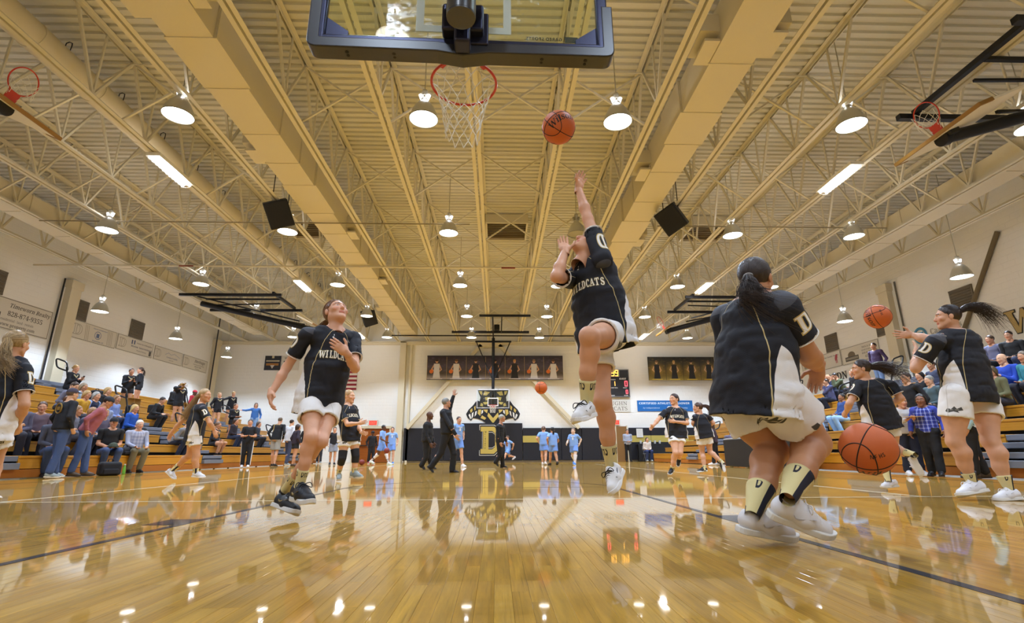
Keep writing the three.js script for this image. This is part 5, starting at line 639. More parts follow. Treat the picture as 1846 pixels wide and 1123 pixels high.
  // ---- clothes
  const O = sp.wear || {}; const shirtC = O.shirt, cc = cell;
  const uvTorso = (g, t0, t1) => { const p0 = g.attributes.position, ix = g.index.array, P = [], Nn = [], U = [], n0 = g.attributes.normal; for (let k = 0; k < ix.length; k += 3) { const us = []; for (let e = 0; e < 3; e++) { const i = ix[k + e], x = p0.getX(i) - J.pv.x, y = p0.getY(i) - J.pv.y, z = p0.getZ(i) - J.pv.z, t = (x * up.x + y * up.y + z * up.z) / L, q = Math.round(Math.min(1, Math.max(0, t)) * 16), l = lats[q], f = fronts[q]; us.push([0.5 + Math.atan2(x * l.x + y * l.y + z * l.z, x * f.x + y * f.y + z * f.z) / 6.28319, (t - t0) / (t1 - t0)]); P.push(p0.getX(i), p0.getY(i), p0.getZ(i)); Nn.push(n0.getX(i), n0.getY(i), n0.getZ(i)); } if (Math.max(us[0][0], us[1][0], us[2][0]) - Math.min(us[0][0], us[1][0], us[2][0]) > 0.5) for (const u of us) if (u[0] < 0.5) u[0] += 1; for (const u of us) U.push(...u); } const o = new THREE.BufferGeometry(); o.setAttribute('position', new THREE.Float32BufferAttribute(P, 3)); o.setAttribute('normal', new THREE.Float32BufferAttribute(Nn, 3)); o.setAttribute('uv', new THREE.Float32BufferAttribute(U, 2)); return o; };
  const jersey = O.kind === 'jersey', hem = O.hem ?? (jersey ? -0.32 : -0.12), loose = O.loose ?? (jersey ? 0.03 : 0.02);
  const JT = TW.concat([[-0.4, 0.176, 0.13]]).sort((a, b) => a[0] - b[0]).map(([t, w, d]) => [t, t < 0.5 ? Math.max(w, 0.162) * (jersey ? 1.08 : 1.0) + (jersey && t < 0 ? 0.014 : 0) : w, t < 0.5 ? Math.max(d, 0.114) * (jersey ? 1.12 : 1) : d]); if (O.belly) for (const q of JT) if (q[0] > -0.06 && q[0] < 0.6) { q[2] *= O.belly; q[1] *= 0.5 + O.belly * 0.5; }
  {
    const F = new Field(...box_([J.pv.clone().addScaledVector(up, hem * L), J.pv, J.nk, J.sL, J.sR], 0.24 * sc * Math.max(1, fat) + 0.05), cc);
    F.add(loft(JT, hem, 0.98, loose, fat), 0); for (const s of ['L', 'R']) F.add(cone(mid(J.nk, J['s' + s], 0.4), J['s' + s], 0.06 * sc, 0.064 * sc * arm), 0.05); 
    F.folds(fine ? 0.013 : 0.012, 9, 16, 9, seed * 3.1); if (fine) F.folds(0.005, 26, 30, 26, seed);
    if (!lite) F.sub(cone(J.nk, J.hd, 0.062 * sc, 0.056 * sc), 0.008).sub(ell(J.nk.clone().addScaledVector(front, 0.055 * sc).addScaledVector(up, -0.025), [0.048 * sc, 0.05 * sc, 0.05 * sc]), 0.006);
    const hp = J.pv.clone().addScaledVector(up, (hem + 0.02) * L); F.all((a, x, y, z) => Math.max(a, -((x - hp.x) * up.x + (y - hp.y) * up.y + (z - hp.z) * up.z)));
    if (fine) F.sub(loft(JT, hem - 0.1, hem + 0.16, loose - 0.022, fat), 0.006);
    let g = F.geo(); if (jersey || O.map) g = uvTorso(g, hem, 1.0); mesh(O.kind === 'jersey' ? 'jersey' : O.jacket ? 'jacket' : 'shirt', g, jersey ? jerseyMat : O.map || plain(shirtC), G);
  }
  for (const s of ['L', 'R']) {
    const S = J['s' + s], E = J['e' + s], W = J['w' + s], f = O.sleeve ?? (jersey ? 0.66 : 2), ra = sc * arm, ins = S.clone().lerp(J.nk, 0.25);
    if (f <= 0) continue;
    const end = f <= 1 ? mid(S, E, f) : mid(E, W, f - 1 - 0.08), dir = f <= 1 ? E.clone().sub(S).normalize() : W.clone().sub(E).normalize();
    const F = new Field(...box_(f <= 1 ? [ins, S, end] : [ins, S, E, end], 0.12 * ra + 0.02), cc), b1 = (jersey ? 0.067 : 0.066) * ra, b2 = f <= 1 ? (jersey ? 0.077 : 0.064) * ra : 0.05 * ra;
    if (f <= 1) F.add(cutBy(cone(S, mid(S, E, f + 0.2), b1, b2), end, dir), 0); else F.add(cone(S, E, b1, 0.053 * ra), 0).add(cutBy(cone(E, W, 0.052 * ra, 0.042 * ra), end.clone().addScaledVector(dir, 0.02), dir), 0.02);
    F.add(cone(ins, S, 0.06 * ra, b1), 0.03); F.folds(fine ? 0.008 : 0.009, 16, 16, 16, seed + 9); if (fine && f <= 1) F.sub(cone(mid(S, E, f - 0.2), mid(S, E, f + 0.3), b1 - 0.012, b2 - 0.012), 0.004);
    let g = F.geo();
    if (jersey) { const ax = E.clone().sub(S), AL = ax.length(); ax.normalize(); const out = S.clone().sub(J.nk); out.y += 0.06; out.addScaledVector(ax, -out.dot(ax)).normalize(); const sd = new THREE.Vector3().crossVectors(ax, out), ni = g.toNonIndexed(), p = ni.attributes.position, U = []; for (let i = 0; i < p.count; i += 3) { const us = []; for (let e = 0; e < 3; e++) { const q = V(p.getX(i + e), p.getY(i + e), p.getZ(i + e)).sub(S); us.push([0.5 - Math.atan2(q.dot(sd), q.dot(out)) / 6.283, 1 - (q.dot(ax) / AL / f * 0.85 + 0.15)]); } if (Math.max(us[0][0], us[1][0], us[2][0]) - Math.min(us[0][0], us[1][0], us[2][0]) > 0.5) for (const u of us) if (u[0] < 0.5) u[0] += 1; for (const u of us) U.push(...u); } ni.setAttribute('uv', new THREE.Float32BufferAttribute(U, 2)); g = ni; }
    mesh('sleeve', g, jersey ? sleeveMat : O.sleeveMap || plain(O.sleeveColor ?? shirtC), G);
    if (jersey && fine) { const t = new THREE.TorusGeometry(b2 - 0.004, 0.003, 5, 36); t.lookAt(dir); t.translate(end.x, end.y, end.z); mesh('sleeve_piping', t, plain(0xe8e6e2), G); }
  }
  { // lower garment
    const short = O.short ?? (jersey ? 0.52 : 0), F = new Field(...box_(short ? [J.pv, J.hL, J.hR, mid(J.hL, J.kL, short), mid(J.hR, J.kR, short)] : [J.pv, J.hL, J.hR, J.kL, J.kR, J.aL, J.aR], 0.2 * sc * Math.max(fat, leg) + 0.02), cc);
    const inf = short ? 0.016 : 0.01; F.add(loft(TW, -0.14, short ? 0.02 : 0.2, inf - 0.004, fat), 0);
    for (const s of ['L', 'R']) { const H = J['h' + s], K = J['k' + s], A = J['a' + s], rl = sc * leg; if (short) { const e = mid(H, K, short), dir = K.clone().sub(H).normalize(); F.add(cutBy(cone(H, mid(H, K, short + 0.25), 0.085 * rl + inf, 0.106 * rl + inf), e, dir), 0.03); } else { const tr = O.tight ? 0.002 : 0.016; F.add(cone(H, K, 0.092 * rl + tr, 0.062 * rl + tr), 0.04).add(cone(K, mid(K, A, 0.92), 0.06 * rl + tr, 0.05 * rl + tr * 1.4), 0.02); } }
    F.folds(fine ? 0.01 : 0.011, 14, 12, 14, seed + 4); if (fine && short) for (const s of ['L', 'R']) { const H = J['h' + s], K = J['k' + s]; F.sub(cone(mid(H, K, short - 0.1), mid(H, K, short + 0.3), 0.088 * sc * leg + 0.002, 0.094 * sc * leg + 0.002), 0.005); }
    let g = F.geo(); if (jersey) g = uvTorso(g, -0.45, 0.2); mesh(O.skirt ? 'skirt' : short ? 'shorts' : 'trousers', g, jersey ? (O.shortsMat || shortsMat) : plain(O.pants ?? 0x23252e), G);
  }
  // ---- socks and shoes
  for (const s of ['L', 'R']) {
    const A = J['a' + s], K = J['k' + s], hl = J['hl' + s], tt = J['t' + s], sh = sp['shoe' + s] || sp.shoe || 'white', rl = sc * leg;
    if (O.sock !== undefined && O.sock !== null) { const topf = O.sockTop ?? 0.3, d = A.clone().sub(K).normalize(), b = A.clone().addScaledVector(d, 0.085), t = mid(A, K, topf), len = t.distanceTo(b), g = new THREE.LatheGeometry([[0.034, 0], [0.037 * Math.sqrt(rl), len * 0.32], [(0.036 + 0.012 * topf / 0.3) * rl + 0.004, len * 0.9], [(0.037 + 0.012 * topf / 0.3) * rl + 0.006, len], [(0.03 + 0.012 * topf / 0.3) * rl, len * 1.005]].map(p => new THREE.Vector2(...p)), fine ? 28 : 12); g.applyQuaternion(new THREE.Quaternion().setFromUnitVectors(V(0, 1, 0), d.clone().negate())); g.translate(b.x, b.y, b.z); mesh('sock', g, typeof O.sock === 'string' ? plain(O.sock) : sockMats[O.sock], G); }
    const z = tt.clone().sub(hl), len = z.length(); z.normalize(); const u0 = A.clone().sub(mid(hl, tt, 0.2)); u0.addScaledVector(z, -u0.dot(z)).normalize(); const x = new THREE.Vector3().crossVectors(u0, z), k = len / 0.28, S = shoeStyles[sh], P = shoeParts({ cell: fine ? 0.0048 : lite ? 0.012 : 0.009 }), m4 = new THREE.Matrix4().makeBasis(x, u0, z).scale(V(Math.min(1.1, Math.max(k, 0.88)) * (sp.shoeW ?? 1), Math.min(1.1, Math.max(k, 0.88)), Math.min(1.2, Math.max(k, 0.82)))).setPosition(hl.clone().addScaledVector(z, 0.075 * k));
    const M4 = o => { o.matrix.copy(m4); o.matrix.decompose(o.position, o.quaternion, o.scale); return o; };
    const us = M4(mesh('shoe', P.upper, plain(S.u, 0.55), G)); mesh('sole', P.sole, plain(S.s, 0.6), us); if (!lite) { mesh('laces', P.lace, plain(S.l, 0.7), us); if (fine) mesh('side_mark', P.mark, plain(S.m, 0.5), us); }
  }
  if (sp.extra) sp.extra(G, J, { front, left, up, HM });
  return G;
}
const POSES = {"p1":{"b":[-1.096,0.0,-3.95],"j":{"hd":[0.056,1.512,0.0],"nk":[0.06,1.368,0.0],"pv":[0.0,0.864,0.0],"sL":[0.186,1.322,-0.09],"sR":[-0.107,1.302,0.13],"eL":[0.271,1.051,0.12],"wL":[0.249,1.134,0.3],"fL":[0.184,1.186,0.36],"eR":[-0.249,1.066,0.08],"wR":[-0.306,0.862,0.16],"fR":[-0.285,0.763,0.2],"hL":[0.059,0.85,-0.07],"hR":[-0.049,0.844,0.07],"kL":[0.098,0.525,0.2],"kR":[0.046,0.549,0.26],"aL":[-0.177,0.222,-0.02],"aR":[-0.008,0.278,0.22],"hlL":[-0.266,0.073,0.0],"tL":[-0.033,0.026,0.16],"hlR":[-0.074,0.128,0.14],"tR":[0.152,0.113,0.42]}},"p2":{"b":[0.923,0.0,-3.2],"j":{"hd":[-0.072,1.771,0.0],"nk":[-0.062,1.676,0.0],"pv":[0.0,1.21,0.0],"sL":[-0.017,1.629,0.14],"sR":[-0.199,1.566,-0.06],"eL":[-0.075,1.97,0.02],"wL":[-0.118,2.239,-0.05],"fL":[-0.066,2.417,-0.08],"eR":[-0.326,1.483,0.22],"wR":[-0.252,1.693,0.12],"fR":[-0.26,1.817,0.04],"hL":[0.047,1.155,0.05],"hR":[-0.055,1.143,-0.03],"kL":[-0.177,1.063,0.42],"kR":[-0.055,0.739,0.1],"aL":[-0.185,0.754,0.32],"aR":[-0.006,0.399,0.02],"hlL":[-0.151,0.626,0.32],"tL":[-0.287,0.575,0.5],"hlR":[0.059,0.322,0.02],"tR":[-0.038,0.197,0.2]}},"p3":{"b":[1.626,0.0,-2.75],"j":{"hd":[0.096,1.388,0.0],"nk":[0.063,1.266,0.02],"pv":[0.0,0.76,0.0],"sL":[-0.009,1.206,-0.2],"sR":[0.126,1.171,0.16],"eL":[0.03,0.927,-0.22],"wL":[0.286,0.846,-0.35],"fL":[0.413,0.818,-0.4],"eR":[0.292,0.955,0.05],"wR":[0.441,0.895,-0.1],"fR":[0.416,0.786,-0.14],"hL":[-0.035,0.722,-0.12],"hR":[0.058,0.728,0.1],"kL":[0.122,0.445,-0.12],"kR":[0.327,0.484,-0.06],"aL":[-0.116,0.191,0.1],"aR":[-0.017,0.263,0.26],"hlL":[-0.22,0.061,0.1],"tL":[0.114,-0.001,0.02],"hlR":[-0.116,0.144,0.2],"tR":[0.169,0.036,0.22]}},"p4":{"b":[4.921,0.0,-5.0],"j":{"hd":[-0.034,1.778,0.0],"nk":[0.026,1.637,0.0],"pv":[0.0,1.013,0.0],"sL":[-0.302,1.491,0.08],"sR":[0.242,1.55,-0.08],"eL":[-0.443,1.254,-0.05],"wL":[-0.269,1.444,-0.2],"fL":[-0.212,1.564,-0.26],"eR":[-0.053,1.605,-0.28],"wR":[-0.112,1.682,-0.4],"fR":[-0.205,1.701,-0.46],"hL":[-0.198,0.974,0.06],"hR":[0.191,0.987,-0.06],"kL":[-0.269,0.532,0.02],"kR":[0.063,0.531,0.04],"aL":[-0.164,0.194,-0.02],"aR":[0.097,0.161,0.06],"hlL":[-0.054,0.071,0.02],"tL":[-0.42,0.016,0.05],"hlR":[0.168,0.002,0.1],"tR":[-0.11,-0.015,0.1]}},"p5":{"b":[4.946,0.0,-6.3],"j":{"hd":[-0.129,1.444,0.0],"nk":[-0.083,1.311,0.0],"pv":[0.0,0.84,0.0],"sL":[-0.18,1.248,0.0],"sR":[0.215,1.241,0.0],"eL":[-0.392,1.011,0.05],"wL":[-0.341,0.929,-0.1],"fL":[-0.35,0.892,-0.16],"eR":[0.27,1.078,0.05],"wR":[0.259,1.012,-0.12],"fR":[0.242,0.99,-0.18],"hL":[-0.075,0.813,0.0],"hR":[0.099,0.813,0.0],"kL":[0.004,0.459,-0.1],"kR":[0.133,0.458,-0.05],"aL":[-0.052,0.177,0.0],"aR":[0.136,0.418,0.18],"hlL":[0.048,0.038,0.0],"tL":[-0.152,0.021,0.02],"hlR":[0.132,0.393,0.22],"tR":[0.189,0.16,0.24]}},"p6":{"b":[-4.403,0.0,-4.9],"j":{"hd":[0.083,1.45,0.0],"nk":[0.051,1.333,0.0],"pv":[0.0,0.754,0.0],"sL":[-0.208,1.201,0.0],"sR":[0.205,1.201,0.0],"eL":[-0.222,0.884,0.0],"wL":[-0.141,0.589,-0.05],"fL":[-0.117,0.467,-0.08],"eR":[0.338,0.879,0.05],"wR":[0.11,0.704,-0.18],"fR":[0.065,0.616,-0.28],"hL":[-0.1,0.724,0.0],"hR":[0.106,0.724,0.0],"kL":[-0.001,0.319,0.0],"kR":[0.053,0.316,-0.12],"aL":[0.063,0.094,0.1],"aR":[0.14,0.082,-0.05],"hlL":[0.025,0.069,0.12],"tL":[-0.002,0.04,-0.06],"hlR":[0.182,0.061,0.04],"tR":[0.146,0.041,-0.16]}},"p7":{"b":[-5.067,0.0,-9.4],"j":{"hd":[0.081,1.463,0.0],"nk":[0.027,1.306,0.0],"pv":[0.0,0.806,0.0],"sL":[-0.098,1.232,-0.16],"sR":[0.169,1.205,0.16],"eL":[-0.398,0.999,-0.2],"wL":[-0.525,0.825,-0.2],"fL":[-0.555,0.719,-0.2],"eR":[0.341,0.965,0.2],"wR":[0.381,0.848,0.1],"fR":[0.435,0.745,0.1],"hL":[-0.031,0.78,-0.08],"hR":[0.065,0.774,0.09],"kL":[-0.079,0.422,-0.08],"kR":[0.14,0.422,0.09],"aL":[-0.287,0.227,-0.1],"aR":[0.165,0.166,0.08],"hlL":[-0.445,0.154,-0.1],"tL":[-0.27,0.016,-0.1],"hlR":[0.124,0.076,0.08],"tR":[0.312,0.057,0.08]}},"p8":{"b":[-2.328,0.0,-9.2],"j":{"hd":[-0.041,1.42,0.0],"nk":[-0.049,1.275,0.0],"pv":[0.0,0.791,0.0],"sL":[0.044,1.176,-0.08],"sR":[-0.136,1.162,0.1],"eL":[0.138,0.914,-0.02],"wL":[0.244,0.796,0.1],"fL":[0.331,0.776,0.14],"eR":[0.01,0.931,0.18],"wR":[0.216,0.947,0.22],"fR":[0.345,0.975,0.22],"hL":[0.066,0.755,-0.05],"hR":[-0.049,0.752,0.05],"kL":[0.144,0.412,0.0],"kR":[-0.045,0.377,0.12],"aL":[0.139,0.157,-0.02],"aR":[-0.123,0.158,-0.02],"hlL":[0.066,0.056,-0.08],"tL":[0.319,0.036,0.1],"hlR":[-0.118,0.047,-0.1],"tR":[-0.078,0.003,0.12]}},"p9":{"b":[3.944,0.0,-10.8],"j":{"hd":[0.011,1.53,0.0],"nk":[0.021,1.368,0.0],"pv":[0.0,0.881,0.0],"sL":[0.198,1.254,0.0],"sR":[-0.2,1.254,0.0],"eL":[0.218,1.033,0.08],"wL":[-0.075,1.06,0.2],"fL":[-0.234,1.081,0.24],"eR":[-0.38,1.104,0.05],"wR":[-0.508,0.987,0.14],"fR":[-0.6,0.909,0.16],"hL":[0.078,0.847,0.0],"hR":[-0.073,0.848,0.0],"kL":[-0.011,0.449,0.15],"kR":[-0.111,0.449,0.18],"aL":[0.077,0.338,-0.2],"aR":[-0.163,0.147,0.05],"hlL":[0.125,0.382,-0.26],"tL":[0.051,0.161,-0.24],"hlR":[-0.121,0.102,-0.02],"tR":[-0.276,0.011,0.12]}},"p10":{"b":[4.799,0.0,-11.5],"j":{"hd":[-0.081,1.416,0.0],"nk":[-0.058,1.27,0.0],"pv":[0.0,0.873,0.0],"sL":[-0.164,1.21,0.0],"sR":[0.134,1.197,0.0],"eL":[-0.22,1.078,-0.02],"wL":[-0.097,1.003,-0.2],"fL":[-0.036,0.956,-0.24],"eR":[0.213,1.085,0.05],"wR":[0.151,1.022,-0.12],"fR":[0.097,1.001,-0.18],"hL":[-0.078,0.837,0.0],"hR":[0.07,0.837,0.0],"kL":[-0.044,0.437,-0.1],"kR":[0.112,0.46,-0.05],"aL":[-0.065,0.135,0.0],"aR":[0.263,0.263,0.12],"hlL":[-0.025,0.056,0.03],"tL":[-0.214,0.032,-0.02],"hlR":[0.282,0.263,0.16],"tR":[0.291,0.071,0.2]}},"m1":{"b":[-1.869,0.0,-16.0],"j":{"hd":[0.055,1.579,0.0],"nk":[0.012,1.38,0.0],"pv":[0.0,0.857,0.0],"sL":[0.065,1.305,-0.14],"sR":[-0.026,1.272,0.18],"eL":[0.12,1.01,-0.2],"wL":[0.185,0.778,-0.15],"fL":[0.205,0.68,-0.15],"eR":[0.008,0.963,0.22],"wR":[0.134,0.754,0.24],"fR":[0.173,0.642,0.26],"hL":[0.008,0.826,-0.08],"hR":[-0.005,0.822,0.08],"kL":[0.059,0.373,-0.08],"kR":[-0.002,0.358,0.08],"aL":[0.168,0.069,-0.1],"aR":[-0.143,0.106,0.05],"hlL":[0.086,0.038,-0.1],"tL":[0.253,0.006,-0.1],"hlR":[-0.192,0.106,0.05],"tR":[-0.055,-0.004,0.06]}},"m2":{"b":[-1.008,0.0,-13.3],"j":{"hd":[-0.05,1.705,0.0],"nk":[-0.073,1.537,0.0],"pv":[0.0,0.986,0.0],"sL":[0.0,1.493,-0.14],"sR":[-0.124,1.442,0.16],"eL":[0.063,1.749,-0.16],"wL":[0.116,1.905,-0.16],"fL":[0.128,2.006,-0.16],"eR":[0.089,1.109,0.26],"wR":[0.228,0.896,0.22],"fR":[0.271,0.803,0.22],"hL":[0.007,0.962,-0.08],"hR":[-0.019,0.956,0.08],"kL":[0.163,0.447,-0.06],"kR":[-0.144,0.475,0.06],"aL":[0.131,0.036,-0.08],"aR":[-0.392,0.12,0.05],"hlL":[0.064,-0.016,-0.08],"tL":[0.311,-0.018,-0.08],"hlR":[-0.474,0.134,0.05],"tR":[-0.345,0.003,0.06]}},"m3":{"b":[0.328,0.0,-17.5],"j":{"hd":[0.072,1.592,0.0],"nk":[0.017,1.392,0.0],"pv":[0.0,0.889,0.0],"sL":[0.111,1.326,-0.12],"sR":[-0.075,1.294,0.16],"eL":[0.168,1.019,-0.16],"wL":[0.222,0.82,-0.1],"fL":[0.24,0.713,-0.1],"eR":[-0.056,1.008,0.2],"wR":[0.017,0.796,0.22],"fR":[0.053,0.69,0.24],"hL":[0.019,0.856,-0.08],"hR":[-0.019,0.852,0.08],"kL":[0.075,0.412,-0.05],"kR":[0.001,0.412,0.06],"aL":[0.094,0.061,-0.08],"aR":[-0.143,0.169,0.05],"hlL":[0.021,0.009,-0.08],"tL":[0.239,0.008,-0.08],"hlR":[-0.197,0.186,0.05],"tR":[-0.088,0.065,0.05]}}};
function hero(id, o) { const p = POSES[id]; return person({ base: p.b, J: p.j, ...o }); }
const BLUSH = 0xd9a17c, TAN = 0xc48d68;
hero('p1', { label: 'player in dark jersey and black shoes walking while looking up', cell: 0.0102, seed: 3, skin: 0xd8a283, hairColor: 0x6b4528, hair: 'pony', face: [0.62, 0.5, 0.62], headUp: [-0.1, 1, -0.2], sc: 0.93, arm: 0.86, leg: 0.85, fat: 0.95, shoe: 'black', wear: { kind: 'jersey', sock: 0, sockTop: 0.2, hem: -0.33, short: 0.56 }, gripL: 'relaxed', gripR: 'relaxed', thumbL: [0, 1, 0.3], thumbR: [0.4, 0, 1], tail: { path: [[-0.05, -0.03, -0.05], [-0.09, -0.08, -0.07], [-0.12, -0.12, -0.07]], n: 220, r1: 0.05 } });
hero('p2', { label: 'player leaping with one arm stretched up toward the basketball', cell: 0.0102, seed: 8, skin: 0xd39c7a, hairColor: 0x3a2516, hair: 'pony', face: [-0.6, 0.72, 0.25], headUp: [0.6, 0.6, -0.4], sc: 0.93, leg: 1.0, arm: 0.95, shoe: 'whiteblack', wear: { kind: 'jersey', sock: 0, sockTop: 0.24 }, gripL: 'open', gripR: 'flat', thumbL: [-0.8, 0, 0.6], thumbR: [1, 0, 0] });
hero('p3', { label: 'heavier player seen from behind with dark bushy ponytail and white shoes', cell: 0.0102, seed: 12, skin: 0xc18a64, hairColor: 0x34261f, hair: 'pony', face: [0.75, 0.05, -0.66], sc: 1.0, fat: 1.2, arm: 1.35, leg: 1.36, shoe: 'white', shoeW: 1.05, wear: { kind: 'jersey', sock: 1, sockTop: 0.26, loose: 0.03 }, gripR: 'relaxed', thumbR: [-0.8, 0.2, -0.4], tail: { y: 0.0, path: [[-0.02, -0.05, 0.03], [-0.03, -0.13, 0.06], [0.03, -0.2, 0.08], [0.13, -0.25, 0.08]], n: 380, r0: 0.024, r1: 0.1, t: 0.0024, tie: 0x9a9a9a } });
hero('p4', { label: 'player with wind-blown dark ponytail reaching both arms toward a basketball', cell: 0.0112, seed: 17, skin: 0xd3a081, hairColor: 0x2a1d19, hair: 'pony', face: [-0.88, 0.06, -0.45], sc: 1.06, fat: 1.14, arm: 1.1, leg: 1.2, shoe: 'white', wear: { kind: 'jersey', sock: 1, sockTop: 0.16, loose: 0.04, hem: -0.22, short: 0.5 }, gripL: 'flat', gripR: 'open', thumbL: [0.5, 0.3, -0.6], thumbR: [0, 1, 0], tail: { y: 0.06, path: [[0.07, 0.03, 0.04], [0.17, 0.01, 0.06], [0.27, -0.07, 0.06], [0.36, -0.18, 0.05]], n: 260, r0: 0.026, r1: 0.085, t: 0.0024 } });
hero('p5', { label: 'running player with long dark hair streaming back and one white sole raised', cell: 0.0118, seed: 21, skin: 0xcf9a78, hairColor: 0x382a22, hair: 'pony', face: [-0.9, 0, -0.4], sc: 0.95, fat: 1.1, shoe: 'white', wear: { kind: 'jersey', sock: 1, sockTop: 0.2 }, gripL: 'fist', gripR: 'fist', tail: { y: 0.03, path: [[0.08, 0.0, 0.04], [0.2, -0.03, 0.05], [0.33, -0.07, 0.05], [0.43, -0.14, 0.05]], n: 260, r0: 0.04, r1: 0.11, t: 0.0026 } });
hero('p6', { label: 'player with a blond ponytail seen from behind in front of the bleacher crowd', cell: 0.0118, seed: 25, skin: 0xc9936e, hairColor: 0xa08458, hair: 'pony', face: [-0.05, 0, -1], sc: 1.0, fat: 1.1, shoe: 'white', wear: { kind: 'jersey', sock: 0 }, tail: { y: 0.02, path: [[0.05, -0.05, 0.04], [0.09, -0.14, 0.08], [0.13, -0.22, 0.09], [0.2, -0.27, 0.09]], n: 300, r0: 0.03, r1: 0.06, t: 0.0026 } });
hero('p7', { label: 'player with very long straight blond hair walking past the seated crowd', cell: 0.0135, seed: 29, skin: 0xcc9670, hairColor: 0xa98a5e, hair: 'pony', face: [0.98, 0, 0.15], sc: 0.95, shoe: 'navywhite', wear: { kind: 'jersey', sock: 1, sockTop: 0.2 }, tail: { y: 0.02, path: [[-0.05, -0.08, 0.02], [-0.1, -0.22, 0.03], [-0.16, -0.36, 0.04], [-0.19, -0.46, 0.04]], n: 260, r0: 0.035, r1: 0.07, t: 0.003 } });
hero('p8', { label: 'player with black knee pads reaching an arm out behind the walking player', cell: 0.0145, seed: 33, skin: 0xd9a684, hairColor: 0xb08a5a, hair: 'bun', face: [0.95, 0, 0.3], sc: 0.93, shoe: 'grey', wear: { kind: 'jersey', sock: 0, sockTop: 0.25 }, gripL: 'flat', gripR: 'flat', thumbL: [0, 1, 0], thumbR: [0, 1, 0], extra: (G, J) => { for (const s of ['L', 'R']) { const K = J['k' + s]; mesh('knee_pad', merge([rod(mid(K, J['h' + s], 0.32), K, 0.075, 0.068, 18), rod(K, mid(K, J['a' + s], 0.42), 0.068, 0.06, 18), new THREE.SphereGeometry(0.07, 14, 10).translate(K.x, K.y, K.z)]), plain(0x14161e, 0.75), G); } } });
hero('p9', { label: 'player with dark hair in a bun jogging with bent arms before the far wall', cell: 0.0135, seed: 37, skin: 0xd6a281, hairColor: 0x3a2620, hair: 'bun', face: [-0.85, 0.02, 0.5], sc: 0.98, fat: 1.1, leg: 1.05, shoe: 'black', wear: { kind: 'jersey', sock: 0, sockTop: 0.12 }, gripL: 'flat', gripR: 'relaxed', thumbL: [0, 1, 0], thumbR: [0, 1, 0.2] });
hero('p10', { label: 'player with a loose brown ponytail running away with one leg kicked back', cell: 0.0135, seed: 41, skin: 0xcf9c7c, hairColor: 0x4a3226, hair: 'pony', face: [-0.9, 0, -0.4], sc: 0.93, shoe: 'black', wear: { kind: 'jersey', sock: 0, sockTop: 0.12 }, gripL: 'fist', gripR: 'fist', tail: { y: 0.04, path: [[0.08, -0.02, 0.05], [0.14, -0.12, 0.08], [0.13, -0.24, 0.1]], n: 160, r0: 0.03, r1: 0.06, t: 0.004 } });
const suit = { shirt: 0x111319, pants: 0x0d0e12, sleeve: 2, jacket: true, loose: 0.025, belly: 1.12 };
hero('m1', { label: 'bald man in a dark tracksuit walking on court, hands low', cell: 0.0165, seed: 45, skin: 0x5a3826, hair: 'none', face: [0.95, 0, 0.1], sc: 1.05, fat: 1.08, shoe: 'dark', wear: suit });
hero('m2', { label: 'grey-haired man in black raising one arm high on court', cell: 0.0165, seed: 47, skin: 0xb98a70, hair: 'short', hairColor: 0x77756f, face: [0.9, 0.15, -0.4], sc: 1.05, fat: 1.06, shoe: 'dark', wear: suit, gripL: 'open' });
hero('m3', { label: 'silver-haired man in a dark pullover walking before the tall lettered pad', cell: 0.0165, seed: 49, skin: 0xb58468, hair: 'short', hairColor: 0xa5a5a0, face: [0.98, 0, 0.1], sc: 1.02, shoe: 'dark', wear: { ...suit, belly: 1 } });
